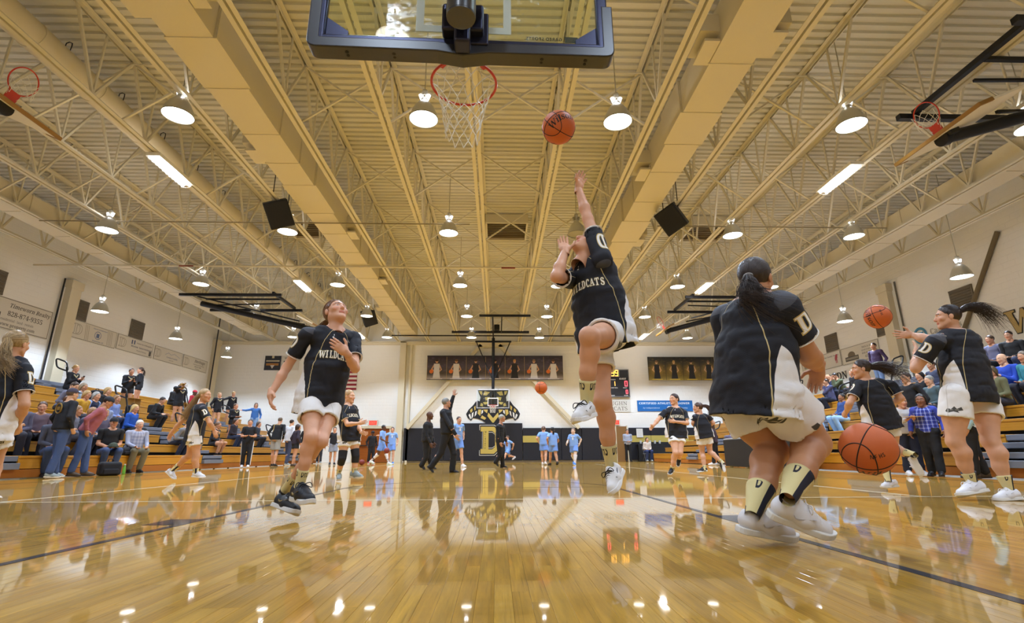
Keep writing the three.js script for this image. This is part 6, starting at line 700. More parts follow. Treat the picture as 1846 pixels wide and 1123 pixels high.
// ---------------------------------------------------------------- spectators, cheerleaders, visiting team
const CROWD = [{"t":"sit","b":[-14.28,2.575,-17.85],"r":7,"turn":1.57,"top":1316382,"short":1,"hair":"bun","hc":12096346,"arm":"phone","lb":"cheerleader in black seated high on the rows looking at her lap","cheer":1},{"t":"sit","b":[-12.12,1.66,-15.06],"r":4,"turn":1.57,"top":6974592,"pants":2303278,"hair":"short","hc":3811356,"lean":0.45,"lb":"man in grey hoodie leaning forward high in the crowd"},{"t":"sit","b":[-12.12,1.66,-15.6],"r":4,"turn":1.57,"top":11124688,"pants":3819622,"hair":"bob","hc":9073752,"lb":"person in pale blue top behind the yellow sweater"},{"t":"sit","b":[-11.4,1.355,-14.75],"r":3,"turn":1.57,"top":13146154,"pants":2763832,"hair":"bob","hc":11043918,"lean":0.3,"lb":"blond woman in a mustard yellow sweater"},{"t":"sit","b":[-11.4,1.355,-15.21],"r":3,"turn":1.57,"top":1844544,"pants":2303278,"hair":"bob","hc":10131086,"sl":9414360,"lb":"grey-haired woman in navy top with pale blue jacket"},{"t":"sit","b":[-12.12,1.66,-16.59],"r":4,"turn":1.57,"top":1513500,"pants":1710622,"hair":"bob","hc":11571288,"lb":"blond woman in black top beside the handrail"},{"t":"sit","b":[-11.4,1.355,-16.03],"r":3,"turn":1.57,"top":8360904,"pants":2306122,"hair":"bob","hc":9069112,"arm":"lap","lb":"woman in light blue striped shirt with hands in lap"},{"t":"sit","b":[-10.68,1.05,-15.85],"r":2,"turn":1.57,"top":1922488,"pants":1447450,"hair":"long","hc":13150312,"arm":"lap","lb":"woman with long blond hair in a royal blue sweater"},{"t":"sit","b":[-12.12,1.66,-19.07],"r":4,"turn":1.57,"top":1382172,"pants":1382172,"hair":"short","hc":2759188,"lean":0.45,"arm":"knee","lb":"boy in black with short dark hair leaning on his knees"},{"t":"sit","b":[-10.68,1.05,-14.74],"r":2,"turn":1.1,"top":8885428,"pants":2764870,"hair":"bob","hc":6964784,"lb":"brown-haired woman in pale blue jacket behind the purple sweater"},{"t":"sit","b":[-9.96,0.745,-13.76],"r":1,"turn":1.2,"top":5919848,"pants":3817560,"hair":"long","hc":9075278,"lb":"young woman in a purple grey sweater"},{"t":"sit","b":[-9.24,0.44,-13.19],"r":0,"turn":0.9,"top":1052950,"pants":3952504,"hair":"cap","cap":1315866,"hc":2759188,"sleeve":0.7,"arm":"lap","man":1,"lb":"man in black t-shirt and cap holding a green hat in front row","hold":"hat"},{"t":"sit","b":[-9.24,0.44,-14.11],"r":0,"turn":1.0,"top":10198964,"pants":8025440,"hair":"short","hc":14210252,"arm":"knee","man":1,"fat":1.12,"lb":"white-haired older man in checked shirt and khaki trousers"},{"t":"sit","b":[-9.96,0.745,-17.0],"r":1,"turn":1.57,"top":8027264,"pants":1975352,"hair":"short","hc":4863014,"lean":0.7,"arm":"knee","man":1,"lb":"man in grey pullover bent far forward behind the blond player"},{"t":"sit","b":[-9.96,0.745,-11.44],"r":1,"turn":0.7,"top":5657704,"pants":3355196,"hair":"bob","hc":4863528,"fat":1.15,"lb":"person in grey jacket sitting beside the grey aisle steps"},{"t":"sit","b":[-9.96,0.745,-11.96],"r":1,"turn":0.7,"top":6969958,"pants":2763316,"hair":"short","hc":5914672,"lb":"person in mauve jacket hidden behind the man with printed shirt"},{"t":"sit","b":[-9.24,0.44,-11.59],"r":0,"turn":0.9,"top":4869728,"pants":3952504,"hair":"short","hc":4863014,"man":1,"lb":"man in jeans sitting behind the man with printed shirt"},{"t":"sit","b":[-10.68,1.05,-13.37],"r":2,"turn":2.0,"top":5003864,"pants":3355196,"hair":"bob","hc":5911584,"lb":"woman with curly auburn hair turned aside"},{"t":"sit","b":[-9.96,0.745,-12.79],"r":1,"turn":1.9,"top":7237760,"pants":3355196,"hair":"bob","hc":9070660,"lb":"woman in grey top behind the pink shirt"},{"t":"sit","b":[-9.96,0.745,-13.3],"r":1,"turn":1.57,"top":5921392,"pants":2763316,"hair":"bob","hc":10121288,"lb":"red-blond person behind the man in pink shirt"},{"t":"sit","b":[-14.28,2.575,-23.52],"r":7,"turn":1.57,"top":2303532,"pants":2303532,"hair":"short","hc":1314830,"skin":6964784,"lb":"person in dark hoodie sitting near the wall high on the rows"},{"t":"sit","b":[-14.28,2.575,-25.03],"r":7,"turn":1.57,"top":11541552,"pants":1315866,"hair":"cap","cap":11541552,"hc":1314830,"skin":5912614,"lb":"person in a red hooded sweatshirt on the upper rows"},{"t":"sit","b":[-9.96,0.745,-19.29],"r":1,"turn":1.57,"top":1316382,"short":1,"hair":"bun","hc":6965808,"arm":"lap","cheer":1,"lb":"cheerleader seated with hands clasped beside the low handrail"},{"t":"sit","b":[-10.68,1.05,-22.0],"r":2,"turn":1.57,"top":2301996,"pants":1976384,"hair":"long","hc":3810328,"lb":"dark-haired girl seated beside the handrail loop"},{"t":"sit","b":[-10.68,1.05,-24.13],"r":2,"turn":1.57,"top":2765892,"pants":1316380,"hair":"long","hc":4863012,"arm":"lap","lb":"girl in slate jacket and black leggings on the lower rows"},{"t":"stand","b":[-8.7,0,-11.06],"H":1.78,"top":1316382,"pants":3952504,"hair":"cap","cap":3814468,"hc":5917248,"turn":2.7,"man":1,"fat":1.15,"sleeve":2,"logo":1,"lb":"man in black printed long-sleeve shirt and jeans, back turned"},{"t":"stand","b":[-8.75,0,-11.78],"H":1.74,"top":10508902,"pants":3952504,"hair":"cap","cap":2303020,"hc":2759188,"turn":2.0,"man":1,"lean":0.45,"lb":"man in dusty pink shirt bending toward the seated crowd"},{"t":"stand","b":[-8.7,0,-19.26],"top":1382174,"pants":1382174,"hair":"short","hc":1840144,"turn":0.4,"sleeve":0.7,"stripe":1,"arm":"front","lb":"boy in black with white stripes down his track pants","H":1.65},{"t":"stand","b":[-8.6,0,-21.4],"top":1184537,"pants":10131084,"short":0.85,"hair":"short","hc":6969928,"turn":3.0,"man":1,"fat":1.1,"lean":0.2,"lb":"man in black jacket with gold piping and grey shorts","jk":1,"H":1.92},{"t":"stand","b":[-8.71,0,-23.02],"top":14080222,"pants":3817560,"hair":"short","hc":2759188,"turn":2.6,"man":1,"lb":"man in white shirt behind the black jacket","H":1.92},{"t":"stand","b":[-7.73,0,-21.18],"top":2760752,"pants":1316382,"hair":"bob","hc":3810328,"turn":2.4,"short":0.5,"lb":"girl in dark purple top in the huddle beside the bleacher","H":1.58},{"t":"stand","b":[-8.63,0,-24.67],"top":1381916,"pants":1316380,"hair":"short","hc":1314830,"turn":1.2,"lb":"person all in black at the edge of the huddle","H":1.75},{"t":"stand","b":[-7.2,0,-24.35],"top":1513503,"pants":9147042,"short":0.8,"hair":"short","hc":4863014,"turn":0.3,"sleeve":0.7,"lb":"person in black t-shirt and light grey shorts by the doors","H":1.63},{"t":"stand","b":[-8.87,0,-27.59],"top":5907000,"pants":2763316,"hair":"bob","hc":3811870,"turn":0.4,"H":1.3,"lb":"child in maroon top by the doors"},{"t":"stand","b":[-13.2,1.86,-19.13],"top":1316382,"short":0.35,"hair":"pony","hc":4861984,"turn":0.9,"arm":"phone","H":1.62,"cheer":1,"lb":"cheerleader standing on the rows looking at a phone"},{"t":"stand","b":[-13.92,2.165,-20.74],"top":1316382,"short":0.35,"hair":"pony","hc":3810328,"turn":-1.0,"arm":"front","H":1.62,"cheer":1,"lb":"cheerleader standing on a higher row facing her friend"},{"t":"stand","b":[-12.48,1.555,-21.07],"top":1316382,"short":0.35,"hair":"long","hc":9071168,"turn":1.2,"arm":"up","H":1.66,"cheer":1,"pom":1,"lb":"cheerleader holding gold pompoms on the rows"},{"t":"stand","b":[-12.48,1.555,-24.0],"top":1316382,"short":0.35,"hair":"bun","hc":10122308,"turn":1.0,"arm":"hang","H":1.62,"cheer":1,"lb":"cheerleader standing with arms down behind the blond player"},{"t":"stand","b":[-13.2,1.86,-26.55],"top":1316382,"short":0.35,"hair":"bun","hc":11043918,"turn":1.0,"arm":"point","H":1.66,"cheer":1,"lean":0.25,"lb":"cheerleader leaning and reaching one hand out"},{"t":"stand","b":[-11.04,0.945,-22.7],"top":1316382,"short":0.35,"hair":"pony","hc":5913638,"turn":1.2,"arm":"front","H":1.6,"cheer":1,"lb":"cheerleader stepping down the lower rows"},{"t":"stand","b":[-11.76,1.25,-26.21],"top":4158136,"pants":9416920,"hair":"long","hc":4861984,"turn":0.5,"arm":"out","H":1.66,"lb":"girl in blue top and pale jeans stretching one arm out"},{"t":"stand","b":[-4.91,0,-23.84],"top":8365798,"pants":7313120,"short":0.7,"sleeve":0.7,"vis":1,"turn":1.4,"skin":5912614,"hair":"short","hc":1314830,"walk":0.5,"shoe":"pastel","lb":"visiting player in light blue walking beside the doors","sock2":1,"H":1.77},{"t":"stand","b":[-4.72,0,-25.1],"top":8365798,"pants":7313120,"short":0.7,"sleeve":0.7,"vis":1,"turn":0.2,"skin":13606012,"hair":"bun","hc":3810848,"walk":0.25,"arm":"out","shoe":"blue","lb":"visiting player in light blue with an arm out, facing the court","H":1.68},{"t":"stand","b":[-1.17,0,-19.03],"top":8365798,"pants":7313120,"short":0.7,"sleeve":0.7,"vis":1,"turn":0.6,"skin":13606012,"hair":"bun","hc":3810848,"walk":0.3,"shoe":"navywhite","lb":"visiting player in light blue half hidden behind the man raising his arm","H":1.76},{"t":"stand","b":[0.83,0,-28.54],"top":8365798,"pants":7313120,"short":0.7,"sleeve":0.7,"vis":1,"turn":-0.9,"skin":13606012,"hair":"short","hc":4863014,"walk":0.9,"shoe":"white","lb":"visiting player in light blue running beside the tall lettered pad","H":1.5},{"t":"stand","b":[2.2,0,-22.25],"top":8365798,"pants":7313120,"short":0.7,"sleeve":0.7,"vis":1,"turn":2.9,"skin":13606012,"hair":"bun","hc":5913638,"walk":0.25,"shoe":"white","lb":"visiting player in light blue with brown bun, back turned","H":1.54},{"t":"stand","b":[2.47,0,-21.08],"top":8365798,"pants":7313120,"short":0.7,"sleeve":0.7,"vis":1,"turn":3.3,"skin":12158048,"hair":"pony","hc":1314830,"walk":0.4,"shoe":"dark","lb":"visiting player in light blue with black hair, back turned","H":1.46},{"t":"stand","b":[3.28,0,-20.91],"top":8365798,"pants":7313120,"short":0.7,"sleeve":0.7,"vis":1,"turn":-0.4,"skin":14071968,"hair":"bun","hc":6965808,"walk":0.5,"shoe":"blue","lb":"visiting player in light blue with blue shoes under the leaping player","sock2":1,"H":1.41},{"t":"stand","b":[-6.07,0,-26.89],"top":1315866,"pants":1315866,"hair":"cap","cap":1315866,"hc":1314830,"skin":5912614,"turn":0.6,"shoe":"red","vnum":1,"lb":"child in black with a pink belt standing by the doors","H":1.55},{"t":"sit","b":[12.91,2.27,-19.28],"r":6,"turn":-1.57,"top":4870264,"pants":1844280,"hair":"short","hc":3811356,"arm":"chin","man":1,"lb":"man in slate blue shirt resting his chin on the upper right rows"},{"t":"sit","b":[13.58,2.575,-19.91],"r":7,"turn":-1.57,"top":2765908,"pants":2306122,"hair":"none","arm":"chin","lean":0.4,"man":1,"lb":"bald man in navy shirt beside the man in green vest"},{"t":"sit","b":[13.58,2.575,-19.45],"r":7,"turn":-1.57,"top":5923912,"pants":1844280,"hair":"short","hc":2760214,"arm":"chin","lean":0.45,"man":1,"lb":"man in olive green vest with elbows on his knees"},{"t":"sit","b":[13.58,2.575,-18.71],"r":7,"turn":-1.57,"top":2303020,"pants":2763316,"hair":"bob","hc":8018490,"lb":"woman in dark jacket over pale shirt on the upper rows"},{"t":"sit","b":[12.24,1.965,-19.72],"r":5,"turn":-1.57,"top":8828132,"pants":3819622,"hair":"cap","cap":8828132,"hc":3811356,"lb":"person in a light blue hooded sweatshirt seen past the dark jersey"},{"t":"sit","b":[10.23,1.05,-15.99],"r":2,"turn":-1.57,"top":10274026,"pants":10274026,"hair":"short","hc":3811356,"lb":"person in pale blue tracksuit on the lower rows"},{"t":"sit","b":[10.9,1.355,-15.77],"r":3,"turn":-1.57,"top":3099270,"pants":10274026,"hair":"short","hc":1314830,"skin":10119752,"lean":-0.1,"lb":"player in blue jacket lounging back on the rows"},{"t":"sit","b":[11.57,1.66,-13.29],"r":4,"turn":-1.57,"top":1316380,"pants":2303278,"hair":"long","hc":1314830,"lb":"dark-haired girl smiling above the man in black vest"},{"t":"sit","b":[10.9,1.355,-12.24],"r":3,"turn":-1.57,"top":4873830,"pants":2763316,"hair":"short","hc":9078912,"man":1,"lb":"older grey-haired man seated behind the throwing player"},{"t":"sit","b":[12.24,1.965,-13.62],"r":5,"turn":-1.57,"top":3817560,"pants":2764870,"hair":"short","hc":3811356,"man":1,"lb":"man in slate jacket on the top rows above the grey-haired man"},{"t":"sit","b":[13.58,2.575,-13.12],"r":7,"turn":-1.57,"top":6974600,"pants":1513500,"hair":"short","hc":4864558,"man":1,"lb":"man in grey hooded jacket high on the rows"},{"t":"sit","b":[13.58,2.575,-12.65],"r":7,"turn":-1.2,"top":1842464,"pants":2896976,"hair":"short","hc":2760214,"man":1,"lb":"man in black jacket high on the rows"},{"t":"sit","b":[11.57,1.66,-10.97],"r":4,"turn":-1.57,"top":2049456,"pants":4876432,"hair":"none","arm":"phone","man":1,"fat":1.15,"lb":"bald man in royal blue sweater holding a phone"},{"t":"sit","b":[11.57,1.66,-10.5],"r":4,"turn":-1.57,"top":3836566,"pants":2763316,"hair":"bob","hc":6969928,"lb":"person in a teal patterned top beside the man in royal blue"},{"t":"sit","b":[10.9,1.355,-10.62],"r":3,"turn":-1.57,"top":6974026,"pants":2763316,"hair":"bob","hc":5917234,"lb":"person with brown hair below the man in royal blue sweater"},{"t":"sit","b":[8.89,0.44,-19.1],"r":0,"turn":-0.6,"top":5920368,"pants":6971472,"hair":"none","arm":"lap","man":1,"fat":1.1,"lb":"bald older man in purple shirt holding a red folder"},{"t":"sit","b":[8.89,0.44,-17.92],"r":0,"turn":-0.6,"top":3819622,"pants":3952504,"hair":"short","hc":4863014,"lb":"person in jeans beside the older man with the folder"},{"t":"stand","b":[13.94,2.47,-17.93],"top":3942988,"pants":6980780,"hair":"short","hc":2759188,"turn":-1.3,"man":1,"arm":"hang","H":1.8,"lb":"man in a dark purple jacket standing on the upper rows"},{"t":"stand","b":[8.2,0,-10.02],"top":12170416,"pants":1843768,"hair":"long","hc":8018488,"turn":-0.3,"fat":1.15,"arm":"phone","lb":"woman in oatmeal sweater holding papers","hold":"papers","H":1.45},{"t":"stand","b":[8.3,0,-9.63],"top":3820216,"pants":1118744,"hair":"bob","hc":1314830,"skin":9067070,"turn":-0.9,"plaid":1,"lb":"woman with glasses in blue plaid shirt and black trousers","H":1.45},{"t":"stand","b":[9.25,0.335,-11.0],"H":1.78,"top":1513502,"pants":9077880,"hair":"short","hc":3811874,"turn":-1.5,"man":1,"lb":"man in a black vest over white collar beside the plaid shirt"},{"t":"stand","b":[8.3,0,-8.75],"top":6986416,"pants":1052950,"hair":"bob","hc":3811356,"turn":-2.2,"floral":1,"lb":"person in blue floral top half hidden behind the throwing player","H":1.45},{"t":"stand","b":[8.45,0,-19.8],"top":3811892,"pants":1316124,"hair":"long","hc":4863012,"turn":-2.2,"lb":"woman in dark plaid jacket standing before the far rows","H":1.52},{"t":"stand","b":[7.66,0,-29.9],"top":10134196,"pants":1053208,"hair":"short","hc":4864558,"turn":0,"man":1,"arm":"folded","H":1.76,"lb":"man in light shirt and dark tie with folded hands before the far wall"},{"t":"sit","b":[8.65,0.46,-29.6],"r":0,"turn":0.1,"top":13681848,"pants":2899050,"hair":"long","hc":3811356,"arm":"lap","chair":1,"lb":"woman in cream sweater and jeans sitting on a chair before the far wall"}];
const plaidMat = (a, b, c) => { const t = canvas(512, 256, (x, w, h) => { x.fillStyle = a; x.fillRect(0, 0, w, h); for (let i = 0; i < 24; i++) { x.fillStyle = i % 2 ? b : c; x.globalAlpha = 0.5; x.fillRect(i * w / 24, 0, w / 60, h); if (i < 14) x.fillRect(0, i * h / 14, w, h / 40); } }); t.wrapS = THREE.RepeatWrapping; return M(0xffffff, 0.8, { map: t }); };
const plaidBlue = plaidMat('#3140a8', '#dfe4f4', '#141a4a'), checkGrey = plaidMat('#a3a6ba', '#7c82a0', '#c8cad6');
const floralMat = (() => { const r = rng(5), t = canvas(512, 256, (x, w, h) => { x.fillStyle = '#dfe6ea'; x.fillRect(0, 0, w, h); for (let i = 0; i < 260; i++) { x.fillStyle = ['#2f5f7c', '#78b4c4', '#23404c', '#9fb8c8'][i % 4]; x.beginPath(); x.ellipse(r() * w, r() * h, 6 + r() * 10, 3 + r() * 6, r() * 3, 0, 7); x.fill(); } }); t.wrapS = THREE.RepeatWrapping; return M(0xffffff, 0.8, { map: t }); })();
function ik(S, T, a, b, pole) { const d = T.clone().sub(S); let L = d.length(); const mx = (a + b) * 0.985; if (L > mx) { d.multiplyScalar(mx / L); L = mx; } const W = S.clone().add(d), u = d.clone().divideScalar(L), c = (a * a - b * b + L * L) / (2 * L), h = Math.sqrt(Math.max(0.0004, a * a - c * c)), p = pole.clone().addScaledVector(u, -pole.dot(u)).normalize(); return [S.clone().addScaledVector(u, c).addScaledVector(p, h), W]; }
function poseJoints(o) {
  const k = (o.H ?? (o.man ? 1.76 : 1.66)) / 1.7, J = {}, sit = o.t === 'sit', lean = o.lean ?? (sit ? 0.15 : 0.04), w = o.walk ?? 0.12;
  const sgn = { L: 1, R: -1 }, py = sit ? 0.1 : 0.92 * k;
  J.pv = V(0, py, 0); const td = V(0, Math.cos(lean), Math.sin(lean)); J.nk = J.pv.clone().addScaledVector(td, 0.5 * k); J.hd = J.nk.clone().add(V(0, 0.155 * Math.cos(lean * 0.5) * k, 0.155 * Math.sin(lean * 0.5) * k + 0.03));
  for (const s of ['L', 'R']) {
    const g = sgn[s]; J['s' + s] = J.nk.clone().add(V(g * (o.man ? 0.195 : 0.17) * k, -0.05 * Math.cos(lean), -0.05 * Math.sin(lean))); J['h' + s] = V(g * 0.085 * k, py - 0.02, 0.01);
    if (sit) { J['k' + s] = V(g * 0.13, 0.11, 0.4 * k); J['a' + s] = V(g * 0.12, -0.32, 0.22); const fy = o.r ? -0.405 : -0.435; J['hl' + s] = V(g * 0.12, fy, 0.15); J['t' + s] = V(g * 0.135, fy, 0.41); J['a' + s].y = fy + 0.09; }
    else {
      const f = s === 'L' ? w : -w, th = 0.43 * k, sh = 0.41 * k, a1 = f * 0.75, bend = s === 'R' ? w * 0.9 : w * 0.15, H = J['h' + s]; const K = H.clone().add(V(g * 0.01, -th * Math.cos(a1 + bend * 0.3), th * Math.sin(a1 + bend * 0.3))), A = K.clone().add(V(0, -sh * Math.cos(a1 - bend), sh * Math.sin(a1 - bend)));
      J['k' + s] = K; J['a' + s] = A; const ft = s === 'R' ? -bend * 0.7 : 0; const fd = V(g * 0.12, Math.sin(ft), Math.cos(ft)).normalize(), fu = V(0, Math.cos(ft), -Math.sin(ft)); J['hl' + s] = A.clone().addScaledVector(fu, -0.085).addScaledVector(fd, -0.06); J['t' + s] = J['hl' + s].clone().addScaledVector(fd, 0.27);
    }
  }
  if (!sit) { const lo = Math.min(J.hlL.y, J.hlR.y, J.tL.y, J.tR.y); for (const q in J) J[q].y -= lo; }
  const P = J.pv, N = J.nk, tg = { hang: [0.25, P.y - 0.02, 0.06], lap: [0.07, P.y + 0.1, 0.26], knee: [0.13, P.y + 0.1, 0.4], phone: [0.07, N.y - 0.22, N.z + 0.24], chin: [0.05, N.y + 0.02, N.z + 0.15], front: [0.1, P.y + 0.16, 0.22], folded: [0.06, P.y + 0.12, 0.2] };
  const kind = o.arm ?? (sit ? 'lap' : w > 0.2 ? 'swing' : 'hang');
  for (const s of ['L', 'R']) {
    const g = sgn[s]; let t;
    if (kind === 'swing') t = [0.22, P.y + 0.06, (s === 'R' ? 1 : -1) * 0.3 * w + 0.12]; else if (kind === 'up' && s === 'R') t = [0.14, N.y + 0.1, N.z + 0.16]; else if ((kind === 'out' || kind === 'point') && s === 'R') t = [0.62, N.y - 0.12, 0.25]; else t = tg[kind] || (sit ? tg.lap : tg.hang);
    const [E, W] = ik(J['s' + s], V(g * t[0], t[1], t[2]), 0.285 * k, 0.25 * k, V(g * 0.5, -0.7, -0.6)); J['e' + s] = E; J['w' + s] = W; J['f' + s] = W.clone().add(W.clone().sub(E).normalize().multiplyScalar(0.1));
  }
  return J;
}
const heldAt = (G, p) => { G.updateMatrixWorld(true); const q = p.clone().applyMatrix4(G.matrixWorld); return [q.x, q.y, q.z]; };
CROWD.forEach((o, i) => {
  const J = poseJoints(o), d = Math.hypot(o.b[0], o.b[2]), near = d < 13.5;
  const wear = { shirt: o.top, sleeve: o.sleeve ?? 2, sleeveColor: o.sl, pants: o.pants ?? 0x14161e, short: o.short ? (o.short === 1 ? 0.5 : o.short) : 0, skirt: !!o.cheer, tight: !!o.cheer, loose: o.fat ? 0.02 : 0.016, belly: o.man ? 1.06 : 1, jacket: !!o.jk };
  if (o.plaid) { wear.map = plaidBlue; wear.sleeveMap = plain(0x3a48b0); } if (o.floral) { wear.map = floralMat; wear.sleeveMap = plain(0x9fc0cc); } if (o.lb.includes('checked')) { wear.map = checkGrey; wear.sleeveMap = plain(0xa0a3b6); }
  if (o.sock2 || o.cheer) wear.sock = o.sock2 ? '#dcd8da' : '#14161e', wear.sockTop = o.sock2 ? 0.95 : 0.2;
  const G = person({ label: o.lb, base: o.b, turn: o.turn, J, cell: near ? 0.0195 : 0.0255, seed: i + 60, skin: o.skin ?? [0xcf9c7c, 0xd6a684, 0xc08c6a, 0xcb9474][i % 4], hair: o.hair, hairColor: o.hc, capColor: o.cap, fat: o.fat ?? (o.man ? 1.08 : 1), sc: o.H && o.H < 1.4 ? 0.8 : 1, shoe: o.shoe || (o.cheer ? 'white' : ['dark', 'grey', 'brown', 'white'][i % 4]), wear, group: o.vis ? 'visiting players in light blue' : undefined, tail: o.hair === 'pony' ? { path: [[0, -0.06, -0.03], [0, -0.16, -0.03], [0, -0.26, -0.01]], n: 50, t: 0.006, r1: 0.04 } : undefined });
  const up = J.nk.clone().sub(J.pv).normalize(), ch = J.pv.clone().lerp(J.nk, 0.72), fr = V(0, -up.z, up.y);
  if (o.cheer) { const c = ch.clone().addScaledVector(fr, 0.136); mesh('chest_stripe', merge([bar(c, c.clone().add(V(0.09, 0.09, -0.03)), 0.03, 0.016, fr), bar(c, c.clone().add(V(-0.09, 0.09, -0.03)), 0.03, 0.016, fr)]), plain(0xb9ad86), G); }
  if (o.stripe) mesh('leg_stripe', merge(['L', 'R'].map(s => { const g = s === 'L' ? 1 : -1; return merge([bar(J['h' + s].clone().add(V(g * 0.112, 0, 0)), J['k' + s].clone().add(V(g * 0.08, 0, 0)), 0.012, 0.04), bar(J['k' + s].clone().add(V(g * 0.08, 0, 0)), J['a' + s].clone().add(V(g * 0.066, 0, 0)), 0.012, 0.04)]); })), plain(0xe0e0e4), G);
  if (o.logo) { const t = new THREE.TorusGeometry(0.1, 0.014, 6, 24); const c = ch.clone().addScaledVector(fr, -0.15); t.translate(c.x, c.y, c.z); mesh('back_print', merge([t, box(0.1, 0.07, 0.02, c.x, c.y, c.z)]), plain(0x8a6a2a), G); }
  if (o.vis) { const c = ch.clone().addScaledVector(fr, 0.134); mesh('chest_number', merge([box(0.05, 0.1, 0.012, c.x, c.y - 0.03, c.z), box(0.14, 0.022, 0.012, c.x, c.y + 0.05, c.z)]), plain(0xe4ecf6), G); }
  if (o.vnum) { const c = J.pv.clone(); const t = new THREE.TorusGeometry(0.15, 0.018, 6, 20); t.rotateX(Math.PI / 2); t.scale(1, 1, 0.75); t.translate(c.x, c.y + 0.02, c.z); mesh('belt', t, plain(0xd84a80), G); }
  if (o.jk) { const c = ch.clone().addScaledVector(fr, -0.14); mesh('back_piping', merge([bar(c.clone().add(V(0.12, 0.12, 0.02)), c.clone().add(V(0.13, -0.3, 0.0)), 0.025, 0.02), bar(c.clone().add(V(-0.12, 0.12, 0.02)), c.clone().add(V(0.12, 0.13, 0.02)), 0.025, 0.02)]), plain(0xb9a060), G); }
  const hp = mid(J.fL, J.fR);
  if (o.hold === 'hat') { const t = thing('knit_hat', 'olive green hat held by the man in black t-shirt', 'hat', heldAt(G, hp.add(V(0, 0.03, 0.04)))); const g = new THREE.SphereGeometry(0.1, 16, 10, 0, 6.3, 0, 1.7); mesh('crown', g, plain(0x3a4232), t); mesh('brim', new THREE.TorusGeometry(0.1, 0.016, 6, 20).rotateX(Math.PI / 2), plain(0x333a2c), t); }
  else if (o.hold === 'papers') { const t = thing('paper_sheets', 'sheets of paper held by the woman in oatmeal sweater', 'paper', heldAt(G, hp.add(V(0, 0.02, 0.05))), o.turn); mesh('sheet', rbox(0.28, 0.006, 0.22, 0, 0, 0, 0.002), plain(0xc9a878), t); mesh('clip', box(0.06, 0.012, 0.02, 0, 0.006, -0.09), plain(0x555555), t); }
  else if (o.arm === 'phone') { const t = thing('mobile_phone', 'dark mobile phone held by the ' + o.lb.split(' ').slice(0, 6).join(' '), 'phone', heldAt(G, hp.add(V(0, 0.02, 0.02))), o.turn); const m = mesh('phone_case', rbox(0.075, 0.15, 0.012, 0, 0, 0, 0.005), plain(0x101114, 0.3), t); m.rotation.x = 0.6; mesh('screen', new THREE.PlaneGeometry(0.066, 0.135).rotateY(Math.PI).translate(0, 0, -0.0065), plain(0x22262e, 0.15), m); }
  if (o.pom) for (const s of ['L', 'R']) { const t = thing('pompom', 'gold metallic pompom held by a cheerleader on the rows', 'pompom', heldAt(G, J['f' + s]), 0, 'gold pompoms'); const r = rng(s === 'L' ? 3 : 4), L = []; for (let k = 0; k < 70; k++) { const u = V(r() - 0.5, r() - 0.5, r() - 0.5).normalize().multiplyScalar(0.1 + 0.08 * r()); L.push(bar(V(0, 0, 0), u, 0.018, 0.003)); } mesh('streamers', merge(L), M(0xa8822a, 0.35, { metalness: 0.5 }), t); mesh('grip', new THREE.SphereGeometry(0.03, 8, 6), plain(0x5a4414), t); }
  if (o.chair) { const t = thing('folding_chair', 'grey folding chair under the woman in cream sweater', 'chair', [o.b[0], 0, o.b[2]], o.turn); mesh('seat', rbox(0.42, 0.03, 0.4, 0, 0.435, 0.08, 0.01), plain(0x6a6e74, 0.5), t); mesh('backrest', rbox(0.42, 0.22, 0.02, 0, 0.74, -0.17, 0.01), plain(0x6a6e74, 0.5), t); for (const s of [-1, 1]) { mesh('leg', rod(V(s * 0.2, 0, 0.26), V(s * 0.2, 0.86, -0.18), 0.011), plain(0x55585e, 0.4), t); mesh('leg', rod(V(s * 0.2, 0, -0.2), V(s * 0.2, 0.42, 0.2), 0.011), plain(0x55585e, 0.4), t); } }
});
